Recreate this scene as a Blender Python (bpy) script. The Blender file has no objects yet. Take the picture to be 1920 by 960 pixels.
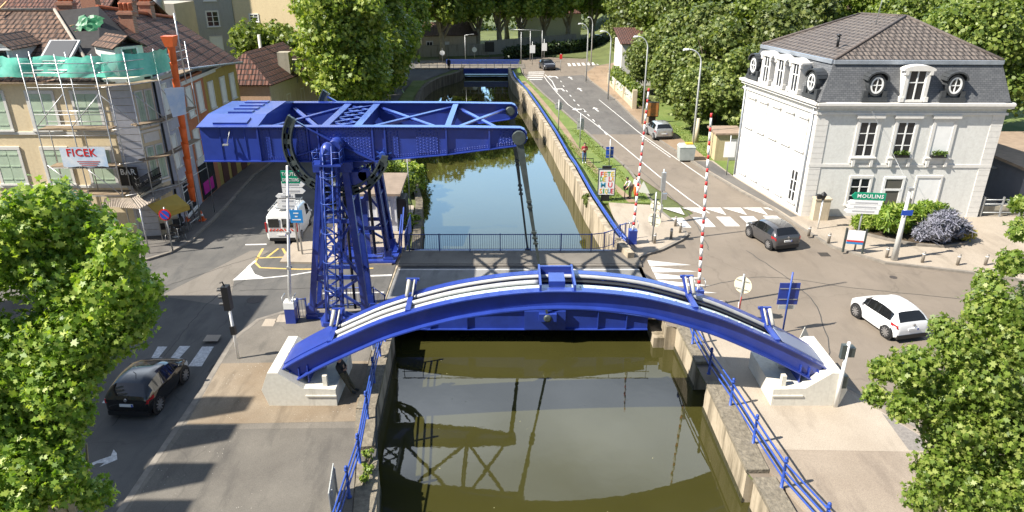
import bpy, bmesh, math, random
import numpy as np
from mathutils import Vector, Matrix
R = math.radians
PI = math.pi
scene = bpy.context.scene
COL = scene.collection
rnd = random.Random(7)

# ------------------------------------------------------------------ camera model (also used to survey ground points)
FPX, YHOR, CAMH = 1321.0, -90.0, 16.5
PITCH = math.atan((480 - YHOR) / FPX)
_c, _s = math.cos(PITCH), math.sin(PITCH)
def G(u, v, z=0.0):
    """surveyed point of the level z seen in direction (u, v)"""
    dx, dd = (u - 960) / FPX, (v - 480) / FPX
    d = (dx, _c - dd * _s, -_s - dd * _c)
    t = (z - CAMH) / d[2]
    return (d[0] * t, d[1] * t, z)
def AY(u, v, Y):
    dx, dd = (u - 960) / FPX, (v - 480) / FPX
    d = (dx, _c - dd * _s, -_s - dd * _c)
    t = Y / d[1]
    return (d[0] * t, Y, CAMH + d[2] * t)

# ------------------------------------------------------------------ mesh collector
class MB:
    def __init__(self):
        self.v, self.f, self.s = [], [], []
    def add(self, verts, faces, smooth=False):
        o = len(self.v)
        self.v += [tuple(p) for p in verts]
        self.f += [tuple(i + o for i in f) for f in faces]
        self.s += [smooth] * len(faces)
        return self
    def hexa(self, p):        # 8 corners: bottom 4 ccw, top 4 ccw
        return self.add(p, [(3, 2, 1, 0), (4, 5, 6, 7), (0, 1, 5, 4), (1, 2, 6, 5), (2, 3, 7, 6), (3, 0, 4, 7)])
    def box(self, x0, x1, y0, y1, z0, z1):
        return self.hexa([(x0, y0, z0), (x1, y0, z0), (x1, y1, z0), (x0, y1, z0), (x0, y0, z1), (x1, y0, z1), (x1, y1, z1), (x0, y1, z1)])
    def cbox(self, c, s, rz=0.0):
        ca, sa = math.cos(rz), math.sin(rz)
        P = []
        for dz in (-1, 1):
            for dx, dy in ((-1, -1), (1, -1), (1, 1), (-1, 1)):
                x, y = dx * s[0] / 2, dy * s[1] / 2
                P.append((c[0] + x * ca - y * sa, c[1] + x * sa + y * ca, c[2] + dz * s[2] / 2))
        return self.hexa(P)
    def beam(self, a, b, w, h, up=(0, 0, 1), w2=None, h2=None):
        a, b = Vector(a), Vector(b)
        d = (b - a).normalized()
        up = Vector(up)
        if abs(d.dot(up)) > 0.98:
            up = Vector((0, 1, 0))
        x = d.cross(up).normalized()
        y = x.cross(d).normalized()
        w2 = w if w2 is None else w2
        h2 = h if h2 is None else h2
        P = []
        for p, ww, hh in ((a, w, h), (b, w2, h2)):
            for i, j in ((-1, -1), (1, -1), (1, 1), (-1, 1)):
                P.append(p + x * (i * ww / 2) + y * (j * hh / 2))
        return self.add(P, [(0, 1, 2, 3), (7, 6, 5, 4), (4, 5, 1, 0), (5, 6, 2, 1), (6, 7, 3, 2), (7, 4, 0, 3)])
    def tube(self, pts, r, seg=8, cap=True, smooth=True):
        pts = [Vector(p) for p in pts]
        n = len(pts)
        rr = list(r) if isinstance(r, (list, tuple)) else [r] * n
        V, F = [], []
        ref = None
        for i, p in enumerate(pts):
            d = (pts[min(i + 1, n - 1)] - pts[max(i - 1, 0)]).normalized()
            if ref is None:
                ref = Vector((0, 0, 1)) if abs(d.z) < 0.9 else Vector((1, 0, 0))
            x = d.cross(ref)
            if x.length < 1e-6:
                x = d.cross(Vector((0, 1, 0)))
            x.normalize()
            y = x.cross(d).normalized()
            ref = y
            for k in range(seg):
                a = 2 * PI * k / seg
                V.append(p + x * (math.cos(a) * rr[i]) + y * (math.sin(a) * rr[i]))
        for i in range(n - 1):
            for k in range(seg):
                k2 = (k + 1) % seg
                F.append((i * seg + k, i * seg + k2, (i + 1) * seg + k2, (i + 1) * seg + k))
        self.add(V, F, smooth)
        if cap:
            o = len(self.v) - len(V)
            self.f += [tuple(o + k for k in reversed(range(seg))), tuple(o + (n - 1) * seg + k for k in range(seg))]
            self.s += [False, False]
        return self
    def lathe(self, c, prof, seg=16, smooth=True, axis='z'):
        V, F = [], []
        for r, h in prof:
            for k in range(seg):
                a = 2 * PI * k / seg
                p = (r * math.cos(a), r * math.sin(a), h)
                if axis == 'y':
                    p = (p[0], p[2], p[1])
                elif axis == 'x':
                    p = (p[2], p[0], p[1])
                V.append((c[0] + p[0], c[1] + p[1], c[2] + p[2]))
        n = len(prof)
        for i in range(n - 1):
            for k in range(seg):
                k2 = (k + 1) % seg
                q = (i * seg + k, i * seg + k2, (i + 1) * seg + k2, (i + 1) * seg + k)
                F.append(q if axis != 'y' else q[::-1])
        self.add(V, F, smooth)
        o = len(self.v) - len(V)
        self.f += [tuple(o + k for k in reversed(range(seg))), tuple(o + (n - 1) * seg + k for k in range(seg))]
        self.s += [False, False]
        return self
    def prism(self, poly, z0, z1):
        """vertical prism over an xy polygon"""
        a = sum(poly[i][0] * poly[(i + 1) % len(poly)][1] - poly[(i + 1) % len(poly)][0] * poly[i][1] for i in range(len(poly)))
        if a < 0:
            poly = poly[::-1]
        n = len(poly)
        V = [(p[0], p[1], z0) for p in poly] + [(p[0], p[1], z1) for p in poly]
        F = [tuple(reversed(range(n))), tuple(range(n, 2 * n))]
        F += [(i, (i + 1) % n, n + (i + 1) % n, n + i) for i in range(n)]
        return self.add(V, F)
    def slab(self, poly3, n, t):
        """planar polygon (3d) extruded by t along vector n"""
        n = Vector(n).normalized() * t
        k = len(poly3)
        V = [Vector(p) for p in poly3] + [Vector(p) + n for p in poly3]
        F = [tuple(reversed(range(k))), tuple(range(k, 2 * k))] + [(i, (i + 1) % k, k + (i + 1) % k, k + i) for i in range(k)]
        return self.add(V, F)
    def sheet(self, poly, z):
        a = sum(poly[i][0] * poly[(i + 1) % len(poly)][1] - poly[(i + 1) % len(poly)][0] * poly[i][1] for i in range(len(poly)))
        if a < 0:
            poly = poly[::-1]
        return self.add([(p[0], p[1], z) for p in poly], [tuple(range(len(poly)))])
    def strip(self, pts, w, z, off=0.0):
        """flat ribbon along a ground polyline"""
        L = ribbon(pts, off - w / 2)
        Q = ribbon(pts, off + w / 2)
        V = [(p[0], p[1], z) for p in L] + [(p[0], p[1], z) for p in Q]
        n = len(pts)
        return self.add(V, [(i + 1, i, n + i, n + i + 1) for i in range(n - 1)])
    def curb(self, pts, w, z0, z1, off=0.0):
        L, Q = ribbon(pts, off - w / 2), ribbon(pts, off + w / 2)
        for i in range(len(pts) - 1):
            self.hexa([(L[i][0], L[i][1], z0), (Q[i][0], Q[i][1], z0), (Q[i + 1][0], Q[i + 1][1], z0), (L[i + 1][0], L[i + 1][1], z0),
                       (L[i][0], L[i][1], z1), (Q[i][0], Q[i][1], z1), (Q[i + 1][0], Q[i + 1][1], z1), (L[i + 1][0], L[i + 1][1], z1)])
        return self
    def sphere(self, c, r, seg=12, rings=8):
        if not isinstance(r, (tuple, list)):
            r = (r, r, r)
        V, F = [], []
        for i in range(rings + 1):
            t = PI * i / rings
            for k in range(seg):
                a = 2 * PI * k / seg
                V.append((c[0] + r[0] * math.sin(t) * math.cos(a), c[1] + r[1] * math.sin(t) * math.sin(a), c[2] - r[2] * math.cos(t)))
        for i in range(rings):
            for k in range(seg):
                k2 = (k + 1) % seg
                F.append((i * seg + k, i * seg + k2, (i + 1) * seg + k2, (i + 1) * seg + k))
        return self.add(V, F, True)
    def mesh(self, name, off=(0, 0, 0)):
        me = bpy.data.meshes.new(name)
        me.from_pydata([(p[0] - off[0], p[1] - off[1], p[2] - off[2]) for p in self.v], [], self.f)
        me.polygons.foreach_set('use_smooth', self.s)
        bm = bmesh.new()
        bm.from_mesh(me)
        bmesh.ops.remove_doubles(bm, verts=bm.verts, dist=0.0001)
        bmesh.ops.recalc_face_normals(bm, faces=bm.faces)
        bm.to_mesh(me)
        bm.free()
        return me

def ribbon(pts, off):
    out = []
    n = len(pts)
    for i in range(n):
        a, b = Vector(pts[max(i - 1, 0)][:2]), Vector(pts[min(i + 1, n - 1)][:2])
        d = (b - a).normalized()
        out.append((pts[i][0] - d.y * off, pts[i][1] + d.x * off))
    return out

def smooth_line(pts, n=6):
    """Catmull-Rom through points of any dimension"""
    P = [Vector(p) for p in pts]
    out = []
    for i in range(len(P) - 1):
        p0, p1, p2, p3 = P[max(i - 1, 0)], P[i], P[i + 1], P[min(i + 2, len(P) - 1)]
        for k in range(n):
            t = k / n
            out.append(0.5 * ((2 * p1) + (p2 - p0) * t + (2 * p0 - 5 * p1 + 4 * p2 - p3) * t * t + (3 * p1 - p0 - 3 * p2 + p3) * t ** 3))
    out.append(P[-1])
    return out

# ------------------------------------------------------------------ objects
def tag(o, label=None, cat=None, group=None, kind=None):
    if label: o['label'] = label
    if cat: o['category'] = cat
    if group: o['group'] = group
    if kind: o['kind'] = kind
    return o
def thing(name, label, cat, loc=(0, 0, 0), group=None):
    o = bpy.data.objects.new(name, None)
    o.empty_display_size = 0.3
    COL.objects.link(o)
    o.location = loc
    return tag(o, label, cat, group)
def top(o):
    while o.parent is not None:
        o = o.parent
    return o
def part(parent, name, mb, mat, label=None):
    off = tuple(top(parent).location)
    o = bpy.data.objects.new(name, mb.mesh(name, off))
    if mat is not None:
        o.data.materials.append(mat)
    COL.objects.link(o)
    o.parent = parent
    if label: o['label'] = label
    return o
def parts_each(parent, name, mb, m):
    """every separate piece collected in mb becomes a part of its own"""
    par = list(range(len(mb.v)))
    def find(i):
        while par[i] != i: par[i] = par[par[i]]; i = par[i]
        return i
    for f in mb.f:
        for i in f[1:]: par[find(i)] = find(f[0])
    g = {}
    for f, s in zip(mb.f, mb.s): g.setdefault(find(f[0]), []).append((f, s))
    out = []
    for fs in g.values():
        ids = sorted({i for f, _ in fs for i in f}); k = {i: n for n, i in enumerate(ids)}
        q = MB(); q.v = [mb.v[i] for i in ids]; q.f = [tuple(k[i] for i in f) for f, _ in fs]; q.s = [s for _, s in fs]
        out.append(part(parent, name, q, m))
    return out
def solo(name, mb, mat, label, cat, loc=(0, 0, 0), group=None):
    o = bpy.data.objects.new(name, mb.mesh(name, loc))
    o.data.materials.append(mat)
    o.location = loc
    COL.objects.link(o)
    return tag(o, label, cat, group)
def setting(name, mb, mat, kind='structure'):
    o = bpy.data.objects.new(name, mb.mesh(name))
    o.data.materials.append(mat)
    COL.objects.link(o)
    o['kind'] = kind
    return o
def copy_tree(o, loc=None, rz=None, label=None, sc=None, parent=None):
    c = o.copy()
    COL.objects.link(c)
    c.parent = parent
    if parent is None:
        if loc is not None: c.location = loc
        if rz is not None: c.rotation_euler = (0, 0, rz)
        if sc is not None: c.scale = sc if isinstance(sc, (tuple, list)) else (sc, sc, sc)
        if label: c['label'] = label
    for ch in list(o.children):
        copy_tree(ch, parent=c)
    return c

# ------------------------------------------------------------------ materials
MATS = {}
def mat(name, rgb, rough=0.7, metal=0.0, noise=None, bump=None, coat=0.0, spec=None, rgb2=None, emit=None, coord='Object'):
    """procedural Principled material: noise=(scale, amount) varies the colour, rgb2 = the second colour of that noise"""
    if name in MATS:
        return MATS[name]
    m = bpy.data.materials.new(name)
    m.use_nodes = True
    N, L = m.node_tree.nodes, m.node_tree.links
    b = N['Principled BSDF']
    b.inputs['Base Color'].default_value = (*rgb, 1)
    b.inputs['Roughness'].default_value = rough
    b.inputs['Metallic'].default_value = metal
    if coat: b.inputs['Coat Weight'].default_value = coat
    if spec is not None: b.inputs['Specular IOR Level'].default_value = spec
    tc = N.new('ShaderNodeTexCoord')
    if noise:
        n1 = N.new('ShaderNodeTexNoise'); n1.inputs['Scale'].default_value = noise[0]; n1.inputs['Detail'].default_value = 8; n1.inputs['Roughness'].default_value = 0.65
        L.new(tc.outputs[coord], n1.inputs['Vector'])
        ramp = N.new('ShaderNodeValToRGB')
        ramp.color_ramp.elements[0].position = 0.3
        ramp.color_ramp.elements[1].position = 0.7
        a = noise[1]
        c2 = rgb2 or tuple(min(1, x * (1 + a)) for x in rgb)
        c1 = tuple(x * (1 - a) for x in rgb) if rgb2 is None else rgb
        ramp.color_ramp.elements[0].color = (*c1, 1)
        ramp.color_ramp.elements[1].color = (*c2, 1)
        L.new(n1.outputs['Fac'], ramp.inputs['Fac'])
        L.new(ramp.outputs['Color'], b.inputs['Base Color'])
    if bump:
        n2 = N.new('ShaderNodeTexNoise'); n2.inputs['Scale'].default_value = bump[0]; n2.inputs['Detail'].default_value = 4
        L.new(tc.outputs[coord], n2.inputs['Vector'])
        bp = N.new('ShaderNodeBump'); bp.inputs['Strength'].default_value = bump[1]; bp.inputs['Distance'].default_value = bump[2] if len(bump) > 2 else 0.02
        L.new(n2.outputs['Fac'], bp.inputs['Height'])
        L.new(bp.outputs['Normal'], b.inputs['Normal'])
    if emit:
        b.inputs['Emission Color'].default_value = (*rgb, 1)
        b.inputs['Emission Strength'].default_value = emit
    MATS[name] = m
    return m

def nodes_of(name, rough=0.8):
    m = bpy.data.materials.new(name)
    m.use_nodes = True
    N, L = m.node_tree.nodes, m.node_tree.links
    b = N['Principled BSDF']
    b.inputs['Roughness'].default_value = rough
    MATS[name] = m
    return m, N, L, b
def mixrgb(N, L, fac, a, b, mode='MIX'):
    x = N.new('ShaderNodeMix'); x.data_type = 'RGBA'; x.blend_type = mode
    if isinstance(fac, float): x.inputs[0].default_value = fac
    else: L.new(fac, x.inputs[0])
    for s, val in ((6, a), (7, b)):
        if isinstance(val, tuple): x.inputs[s].default_value = (*val, 1)
        else: L.new(val, x.inputs[s])
    return x.outputs[2]
def noise_fac(N, L, scale, lo, hi, detail=6, coord='Object', rough=0.6, stretch=None):
    tc = N.new('ShaderNodeTexCoord')
    v = tc.outputs[coord]
    if stretch:
        mp = N.new('ShaderNodeMapping'); mp.inputs['Scale'].default_value = stretch
        L.new(v, mp.inputs['Vector']); v = mp.outputs['Vector']
    n = N.new('ShaderNodeTexNoise'); n.inputs['Scale'].default_value = scale; n.inputs['Detail'].default_value = detail; n.inputs['Roughness'].default_value = rough
    L.new(v, n.inputs['Vector'])
    r = N.new('ShaderNodeMapRange'); r.inputs[1].default_value = lo; r.inputs[2].default_value = hi
    L.new(n.outputs['Fac'], r.inputs[0])
    return r.outputs[0]
def asphalt(name, base, light, stain, specks=0, cracks=True):
    m, N, L, b = nodes_of(name, 0.92)
    c = mixrgb(N, L, noise_fac(N, L, 0.35, 0.35, 0.65), base, light)
    c = mixrgb(N, L, noise_fac(N, L, 1.3, 0.52, 0.75, stretch=(1, 0.25, 1)), c, stain)
    sp = noise_fac(N, L, 38.0, 0.3, 0.75, 3)
    c = mixrgb(N, L, sp, mixrgb(N, L, 1.0, c, (0.72, 0.72, 0.72), 'MULTIPLY'), mixrgb(N, L, 1.0, c, (1.2, 1.2, 1.2), 'MULTIPLY'))
    if cracks:
        tc = N.new('ShaderNodeTexCoord')
        wob = N.new('ShaderNodeTexNoise'); wob.inputs['Scale'].default_value = 0.9
        L.new(tc.outputs['Object'], wob.inputs['Vector'])
        add = N.new('ShaderNodeVectorMath'); add.operation = 'MULTIPLY_ADD'
        L.new(wob.outputs['Color'], add.inputs[0]); add.inputs[1].default_value = (1.6, 1.6, 0); L.new(tc.outputs['Object'], add.inputs[2])
        vo = N.new('ShaderNodeTexVoronoi'); vo.feature = 'DISTANCE_TO_EDGE'; vo.inputs['Scale'].default_value = 0.16
        L.new(add.outputs[0], vo.inputs['Vector'])
        mr = N.new('ShaderNodeMapRange'); mr.inputs[1].default_value = 0.0; mr.inputs[2].default_value = 0.007; mr.inputs[3].default_value = 0.28; mr.inputs[4].default_value = 0.0
        L.new(vo.outputs['Distance'], mr.inputs[0])
        c = mixrgb(N, L, mr.outputs[0], c, tuple(x * 0.4 for x in base))
    if specks:   # scattered pale grit and petals
        tc = N.new('ShaderNodeTexCoord'); vo = N.new('ShaderNodeTexVoronoi'); vo.inputs['Scale'].default_value = 7
        L.new(tc.outputs['Object'], vo.inputs['Vector'])
        sp_ = N.new('ShaderNodeMath'); sp_.operation = 'LESS_THAN'; sp_.inputs[1].default_value = specks; L.new(vo.outputs['Distance'], sp_.inputs[0])
        g2 = N.new('ShaderNodeMath'); g2.operation = 'MULTIPLY'; L.new(sp_.outputs[0], g2.inputs[0]); L.new(noise_fac(N, L, .5, .5, .62), g2.inputs[1])
        c = mixrgb(N, L, g2.outputs[0], c, (.45, .42, .36))
    L.new(c, b.inputs['Base Color'])
    n2 = N.new('ShaderNodeTexNoise'); n2.inputs['Scale'].default_value = 60; n2.inputs['Detail'].default_value = 3
    bp = N.new('ShaderNodeBump'); bp.inputs['Strength'].default_value = 0.25; bp.inputs['Distance'].default_value = 0.01
    tc2 = N.new('ShaderNodeTexCoord'); L.new(tc2.outputs['Object'], n2.inputs['Vector'])
    L.new(n2.outputs['Fac'], bp.inputs['Height']); L.new(bp.outputs['Normal'], b.inputs['Normal'])
    return m
def stained_wall(name, base, dark, streak=(3.0, 3.0, 0.35), lo=0.5, hi=0.78, rough=0.9):
    """rendered / concrete wall with vertical weather streaks and blotches"""
    m, N, L, b = nodes_of(name, rough)
    c = mixrgb(N, L, noise_fac(N, L, 1.0, lo, hi, stretch=streak), base, dark)
    c = mixrgb(N, L, noise_fac(N, L, 7.0, 0.3, 0.7), c, mixrgb(N, L, 1.0, c, (0.86, 0.85, 0.84), 'MULTIPLY'))
    L.new(c, b.inputs['Base Color'])
    tc = N.new('ShaderNodeTexCoord')
    n2 = N.new('ShaderNodeTexNoise'); n2.inputs['Scale'].default_value = 25; n2.inputs['Detail'].default_value = 4
    bp = N.new('ShaderNodeBump'); bp.inputs['Strength'].default_value = 0.2; bp.inputs['Distance'].default_value = 0.015
    L.new(tc.outputs['Object'], n2.inputs['Vector']); L.new(n2.outputs['Fac'], bp.inputs['Height']); L.new(bp.outputs['Normal'], b.inputs['Normal'])
    return m
def roof_tiles(name, c1, c2, mortar, tile=0.3, row=0.33, rough=0.85, spots=None):
    """rows of tiles laid by the UV map (u along the eave, v up the slope, metres)"""
    m, N, L, b = nodes_of(name, rough)
    uv = N.new('ShaderNodeUVMap'); uv.uv_map = 'UVMap'
    br = N.new('ShaderNodeTexBrick')
    br.inputs['Scale'].default_value = 1.0
    br.inputs['Brick Width'].default_value = tile; br.inputs['Row Height'].default_value = row
    br.inputs['Mortar Size'].default_value = 0.06; br.inputs['Mortar Smooth'].default_value = 0.4; br.offset = 0.5
    br.inputs['Color1'].default_value = (*c1, 1); br.inputs['Color2'].default_value = (*c2, 1); br.inputs['Mortar'].default_value = (*mortar, 1)
    L.new(uv.outputs['UV'], br.inputs['Vector'])
    c = br.outputs['Color']
    if spots:
        c = mixrgb(N, L, noise_fac(N, L, 0.9, 0.48, 0.7), c, spots)
    L.new(c, b.inputs['Base Color'])
    wv = N.new('ShaderNodeTexWave'); wv.wave_type = 'BANDS'; wv.bands_direction = 'X'; wv.inputs['Scale'].default_value = 1.0 / tile / 2 / PI * 2 * 1.57
    L.new(uv.outputs['UV'], wv.inputs['Vector'])
    bp = N.new('ShaderNodeBump'); bp.inputs['Strength'].default_value = 0.9; bp.inputs['Distance'].default_value = 0.05
    mx = N.new('ShaderNodeMath'); mx.operation = 'MULTIPLY_ADD'; mx.inputs[1].default_value = -0.8
    L.new(br.outputs['Fac'], mx.inputs[0]); L.new(wv.outputs['Fac'], mx.inputs[2])
    L.new(mx.outputs[0], bp.inputs['Height']); L.new(bp.outputs['Normal'], b.inputs['Normal'])
    return m
def slope_uv(o):
    """UV in metres: u level, v up the slope (or up the wall)"""
    me = o.data
    uv = me.uv_layers.new(name='UVMap')
    for p in me.polygons:
        n = p.normal
        t = Vector((-n.y, n.x, 0))
        t = t.normalized() if t.length > 1e-4 else Vector((1, 0, 0))
        w = n.cross(t)
        for li in p.loop_indices:
            co = me.vertices[me.loops[li].vertex_index].co
            uv.data[li].uv = (co.dot(t), co.dot(w))
    return o
def leaf_mat(name, c_dark, c_mid, c_light, trans=0.3):
    m = bpy.data.materials.new(name); m.use_nodes = True
    N, L = m.node_tree.nodes, m.node_tree.links
    N.remove(N['Principled BSDF'])
    out = N['Material Output']
    g = N.new('ShaderNodeNewGeometry')
    r = N.new('ShaderNodeValToRGB')
    e = r.color_ramp.elements
    e[0].color = (*c_dark, 1); e[0].position = 0.0
    e[1].color = (*c_light, 1); e[1].position = 1.0
    k = e.new(0.48); k.color = (*c_mid, 1)
    oi = N.new('ShaderNodeObjectInfo')
    L.new(g.outputs['Random Per Island'], r.inputs['Fac'])
    hs = N.new('ShaderNodeHueSaturation')
    mr = N.new('ShaderNodeMapRange'); mr.inputs[3].default_value = 0.8; mr.inputs[4].default_value = 1.2
    L.new(oi.outputs['Random'], mr.inputs[0]); L.new(mr.outputs[0], hs.inputs['Value'])
    L.new(r.outputs['Color'], hs.inputs['Color'])
    p = N.new('ShaderNodeBsdfPrincipled'); p.inputs['Roughness'].default_value = 0.45; p.inputs['Specular IOR Level'].default_value = 0.35
    t = N.new('ShaderNodeBsdfTranslucent')
    mx = N.new('ShaderNodeMixShader'); mx.inputs[0].default_value = trans
    L.new(hs.outputs['Color'], p.inputs['Base Color'])
    t2 = mixrgb(N, L, 1.0, hs.outputs['Color'], (1.5, 1.6, 0.6), 'MULTIPLY')
    L.new(t2, t.inputs['Color'])
    L.new(p.outputs[0], mx.inputs[1]); L.new(t.outputs[0], mx.inputs[2]); L.new(mx.outputs[0], out.inputs['Surface'])
    MATS[name] = m
    return m

BLUE = mat('blue_paint', (0.021, 0.046, 0.27), 0.36, noise=(1.1, 0.2), coat=0.25)
BLUE2 = mat('blue_paint_rail', (0.026, 0.07, 0.33), 0.45, noise=(3.0, 0.12))
GREYSTEEL = mat('grey_steel', (0.07, 0.085, 0.08), 0.5, metal=0.3, noise=(4.0, 0.3))
GALV = mat('galvanised', (0.42, 0.43, 0.43), 0.5, metal=0.6, noise=(6.0, 0.15))
ALU = mat('scaffold_tube', (0.5, 0.5, 0.5), 0.4, metal=0.7, noise=(6.0, 0.2))
WHITE = mat('white_paint', (0.78, 0.78, 0.76), 0.55, noise=(2.5, 0.06))
LINE = mat('road_paint', (0.46, 0.44, 0.41), 0.8, noise=(6.0, 0.0), rgb2=(0.68, 0.67, 0.64))
WORN = mat('worn_road_paint', (0.3, 0.3, 0.3), 0.85, noise=(7.0, 0.0), rgb2=(0.7, 0.7, 0.69))
YELLOWLINE = mat('yellow_road_paint', (0.5, 0.33, 0.08), 0.85, noise=(7.0, 0.0), rgb2=(0.62, 0.45, 0.16))
BLACK = mat('black_plastic', (0.012, 0.012, 0.013), 0.5)
RUBBER = mat('rubber', (0.015, 0.015, 0.016), 0.85)
DARKGLASS = mat('window_glass', (0.018, 0.021, 0.025), 0.06, spec=0.7)
CARGLASS = mat('car_glass', (0.01, 0.011, 0.012), 0.04, spec=0.8)
REDPAINT = mat('red_paint', (0.55, 0.03, 0.03), 0.5)
ORANGE = mat('orange_plastic', (0.75, 0.14, 0.03), 0.5, noise=(3, 0.12))
WOOD = mat('weathered_wood', (0.23, 0.17, 0.11), 0.85, noise=(6, 0.3))
NEWWOOD = mat('fresh_batten', (0.6, 0.38, 0.18), 0.8, noise=(6, 0.2))
CONC = stained_wall('old_concrete', (0.40, 0.36, 0.28), (0.16, 0.14, 0.10))
CONCL = stained_wall('pale_concrete', (0.66, 0.63, 0.55), (0.40, 0.37, 0.31), lo=0.55, hi=0.8)
# ================================================================== SETTING
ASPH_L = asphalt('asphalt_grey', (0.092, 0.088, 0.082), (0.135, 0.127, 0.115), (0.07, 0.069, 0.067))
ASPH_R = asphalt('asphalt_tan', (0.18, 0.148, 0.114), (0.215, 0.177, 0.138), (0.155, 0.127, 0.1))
ASPH_D = asphalt('asphalt_patch', (0.11, 0.10, 0.092), (0.14, 0.13, 0.118), (0.085, 0.08, 0.076))
ASPH_P = asphalt('asphalt_pavement', (0.135, 0.12, 0.1), (0.2, 0.178, 0.148), (0.09, 0.082, 0.07))
GRAVEL = asphalt('worn_gravel_pavement', (0.2, 0.15, 0.098), (0.26, 0.21, 0.15), (0.11, 0.085, 0.06), cracks=False, specks=.12)
PAVE = asphalt('beige_pavement', (0.34, 0.285, 0.222), (0.4, 0.342, 0.272), (0.26, 0.218, 0.17), cracks=False)
PINK = asphalt('pinkish_pavement', (0.26, 0.21, 0.16), (0.32, 0.265, 0.205), (0.19, 0.152, 0.118), cracks=False)
KERB = mat('kerb_stone', (0.2, 0.178, 0.15), 0.9, noise=(2.5, 0.25), bump=(20, 0.3))
EARTH = asphalt('bare_earth', (0.26, 0.18, 0.11), (0.33, 0.24, 0.16), (0.17, 0.125, 0.08), cracks=False)
GRASSG, _N, _L, _b = nodes_of('mown_grass', 0.95)
_cc = mixrgb(_N, _L, noise_fac(_N, _L, 0.5, 0.35, 0.7), (0.13, 0.2, 0.035), (0.24, 0.28, 0.075))
_cc = mixrgb(_N, _L, noise_fac(_N, _L, 30.0, 0.3, 0.7), _cc, mixrgb(_N, _L, 1.0, _cc, (0.5, 0.55, 0.5), 'MULTIPLY'))
_L.new(_cc, _b.inputs['Base Color'])
def textured_bump(m, scale, dist):
    N, L = m.node_tree.nodes, m.node_tree.links
    tc = N.new('ShaderNodeTexCoord'); n = N.new('ShaderNodeTexNoise'); n.inputs['Scale'].default_value = scale; n.inputs['Detail'].default_value = 3
    bp = N.new('ShaderNodeBump'); bp.inputs['Distance'].default_value = dist; bp.inputs['Strength'].default_value = 0.8
    L.new(tc.outputs['Object'], n.inputs['Vector']); L.new(n.outputs['Fac'], bp.inputs['Height']); L.new(bp.outputs['Normal'], N['Principled BSDF'].inputs['Normal'])
textured_bump(GRASSG, 12, 0.08)
WATER, _N, _L, _b = nodes_of('canal_water', 0.02)
_cc = mixrgb(_N, _L, noise_fac(_N, _L, 0.12, 0.3, 0.7), (0.036, 0.034, 0.009), (0.049, 0.046, 0.013))
_L.new(_cc, _b.inputs['Base Color'])
_b.inputs['IOR'].default_value = 1.5
_tc = _N.new('ShaderNodeTexCoord'); _n = _N.new('ShaderNodeTexNoise'); _n.inputs['Scale'].default_value = 1.6; _n.inputs['Detail'].default_value = 3
_bp = _N.new('ShaderNodeBump'); _bp.inputs['Strength'].default_value = 0.14; _bp.inputs['Distance'].default_value = 0.012
_L.new(_tc.outputs['Object'], _n.inputs['Vector']); _L.new(_n.outputs['Fac'], _bp.inputs['Height']); _L.new(_bp.outputs['Normal'], _b.inputs['Normal'])

LEFT_EDGE = [(-1.0, -20), (-3.3, 8), (-4.35, 17.5), (-4.75, 20.0), (-5.35, 23.3), (-5.62, 28.9)]
LEFT_FAR = [(-6.1, 39.0), (-6.9, 48), (-8.6, 56), (-9.4, 60), (-10.9, 75), (-11.9, 88), (-11.9, 96), (-10.7, 102), (-8.8, 106), (-8.0, 109), (-8.0, 114)]
RIGHT_EDGE = [(10.2, -20), (9.1, 8), (8.65, 17.5), (8.15, 19.3), (8.08, 24.6), (7.9, 29.6)]
RIGHT_FAR = [(6.65, 39.0), (6.4, 40.5), (5.65, 47.5), (5.05, 55.8), (4.75, 58.2), (4.1, 66.8), (2.95, 78.5), (1.75, 89.5), (0.45, 98), (0.0, 103.5), (-0.2, 109), (-0.2, 114)]
ROAD_L = [(15, 10), (15.02, 30), (12.9, 41.0), (12.47, 45.65), (9.64, 55.94), (6.74, 73.68), (3.9, 90.5), (2.2, 101.5), (1.6, 106), (1.5, 112)]
ROAD_R = [(18.6, 48.3), (17.0, 52.2), (15.35, 58.6), (13.4, 71.0), (12.55, 86.5), (10.9, 99.8), (10.7, 106), (13.0, 113), (18.5, 119), (30, 126), (60, 140)]

TERR = mat('rough_ground', (0.10, 0.12, 0.035), 0.95, noise=(0.3, 0.35), bump=(3, 0.6, 0.1))
g = MB()
Lall = LEFT_EDGE[:-1] + [(-5.62, 28.9)] + LEFT_FAR
Rall = RIGHT_EDGE[:-1] + [(7.9, 29.6)] + RIGHT_FAR
def bank(mb, edge, xo, z):
    """flat ground between a canal edge and x = xo"""
    n = len(edge)
    V = [(p[0], p[1], z) for p in edge] + [(xo, p[1], z) for p in edge]
    mb.add(V, [(i, i + 1, n + i + 1, n + i) for i in range(n - 1)])
bank(g, Lall, -700, -0.08)
bank(g, Rall, 700, -0.08)
g.add([(-700, 114, -0.08), (700, 114, -0.08), (700, 1200, -0.08), (-700, 1200, -0.08)], [(0, 1, 2, 3)])
setting('ground', g, TERR)
w = MB(); w.add([(-14, -20, -1.3), (12, -20, -1.3), (12, 40, -1.3), (7, 60, -1.3), (4, 114, -1.3), (-14, 114, -1.3)], [(0, 1, 2, 3, 4, 5)])
setting('canal_water', w, WATER)
w = MB(); w.sheet([(-16, -20), (14, -20), (14, 116), (-16, 116)], -3.0)
setting('canal_bed', w, mat('mud', (0.04, 0.035, 0.02), 0.95, noise=(1, 0.3)))
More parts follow.
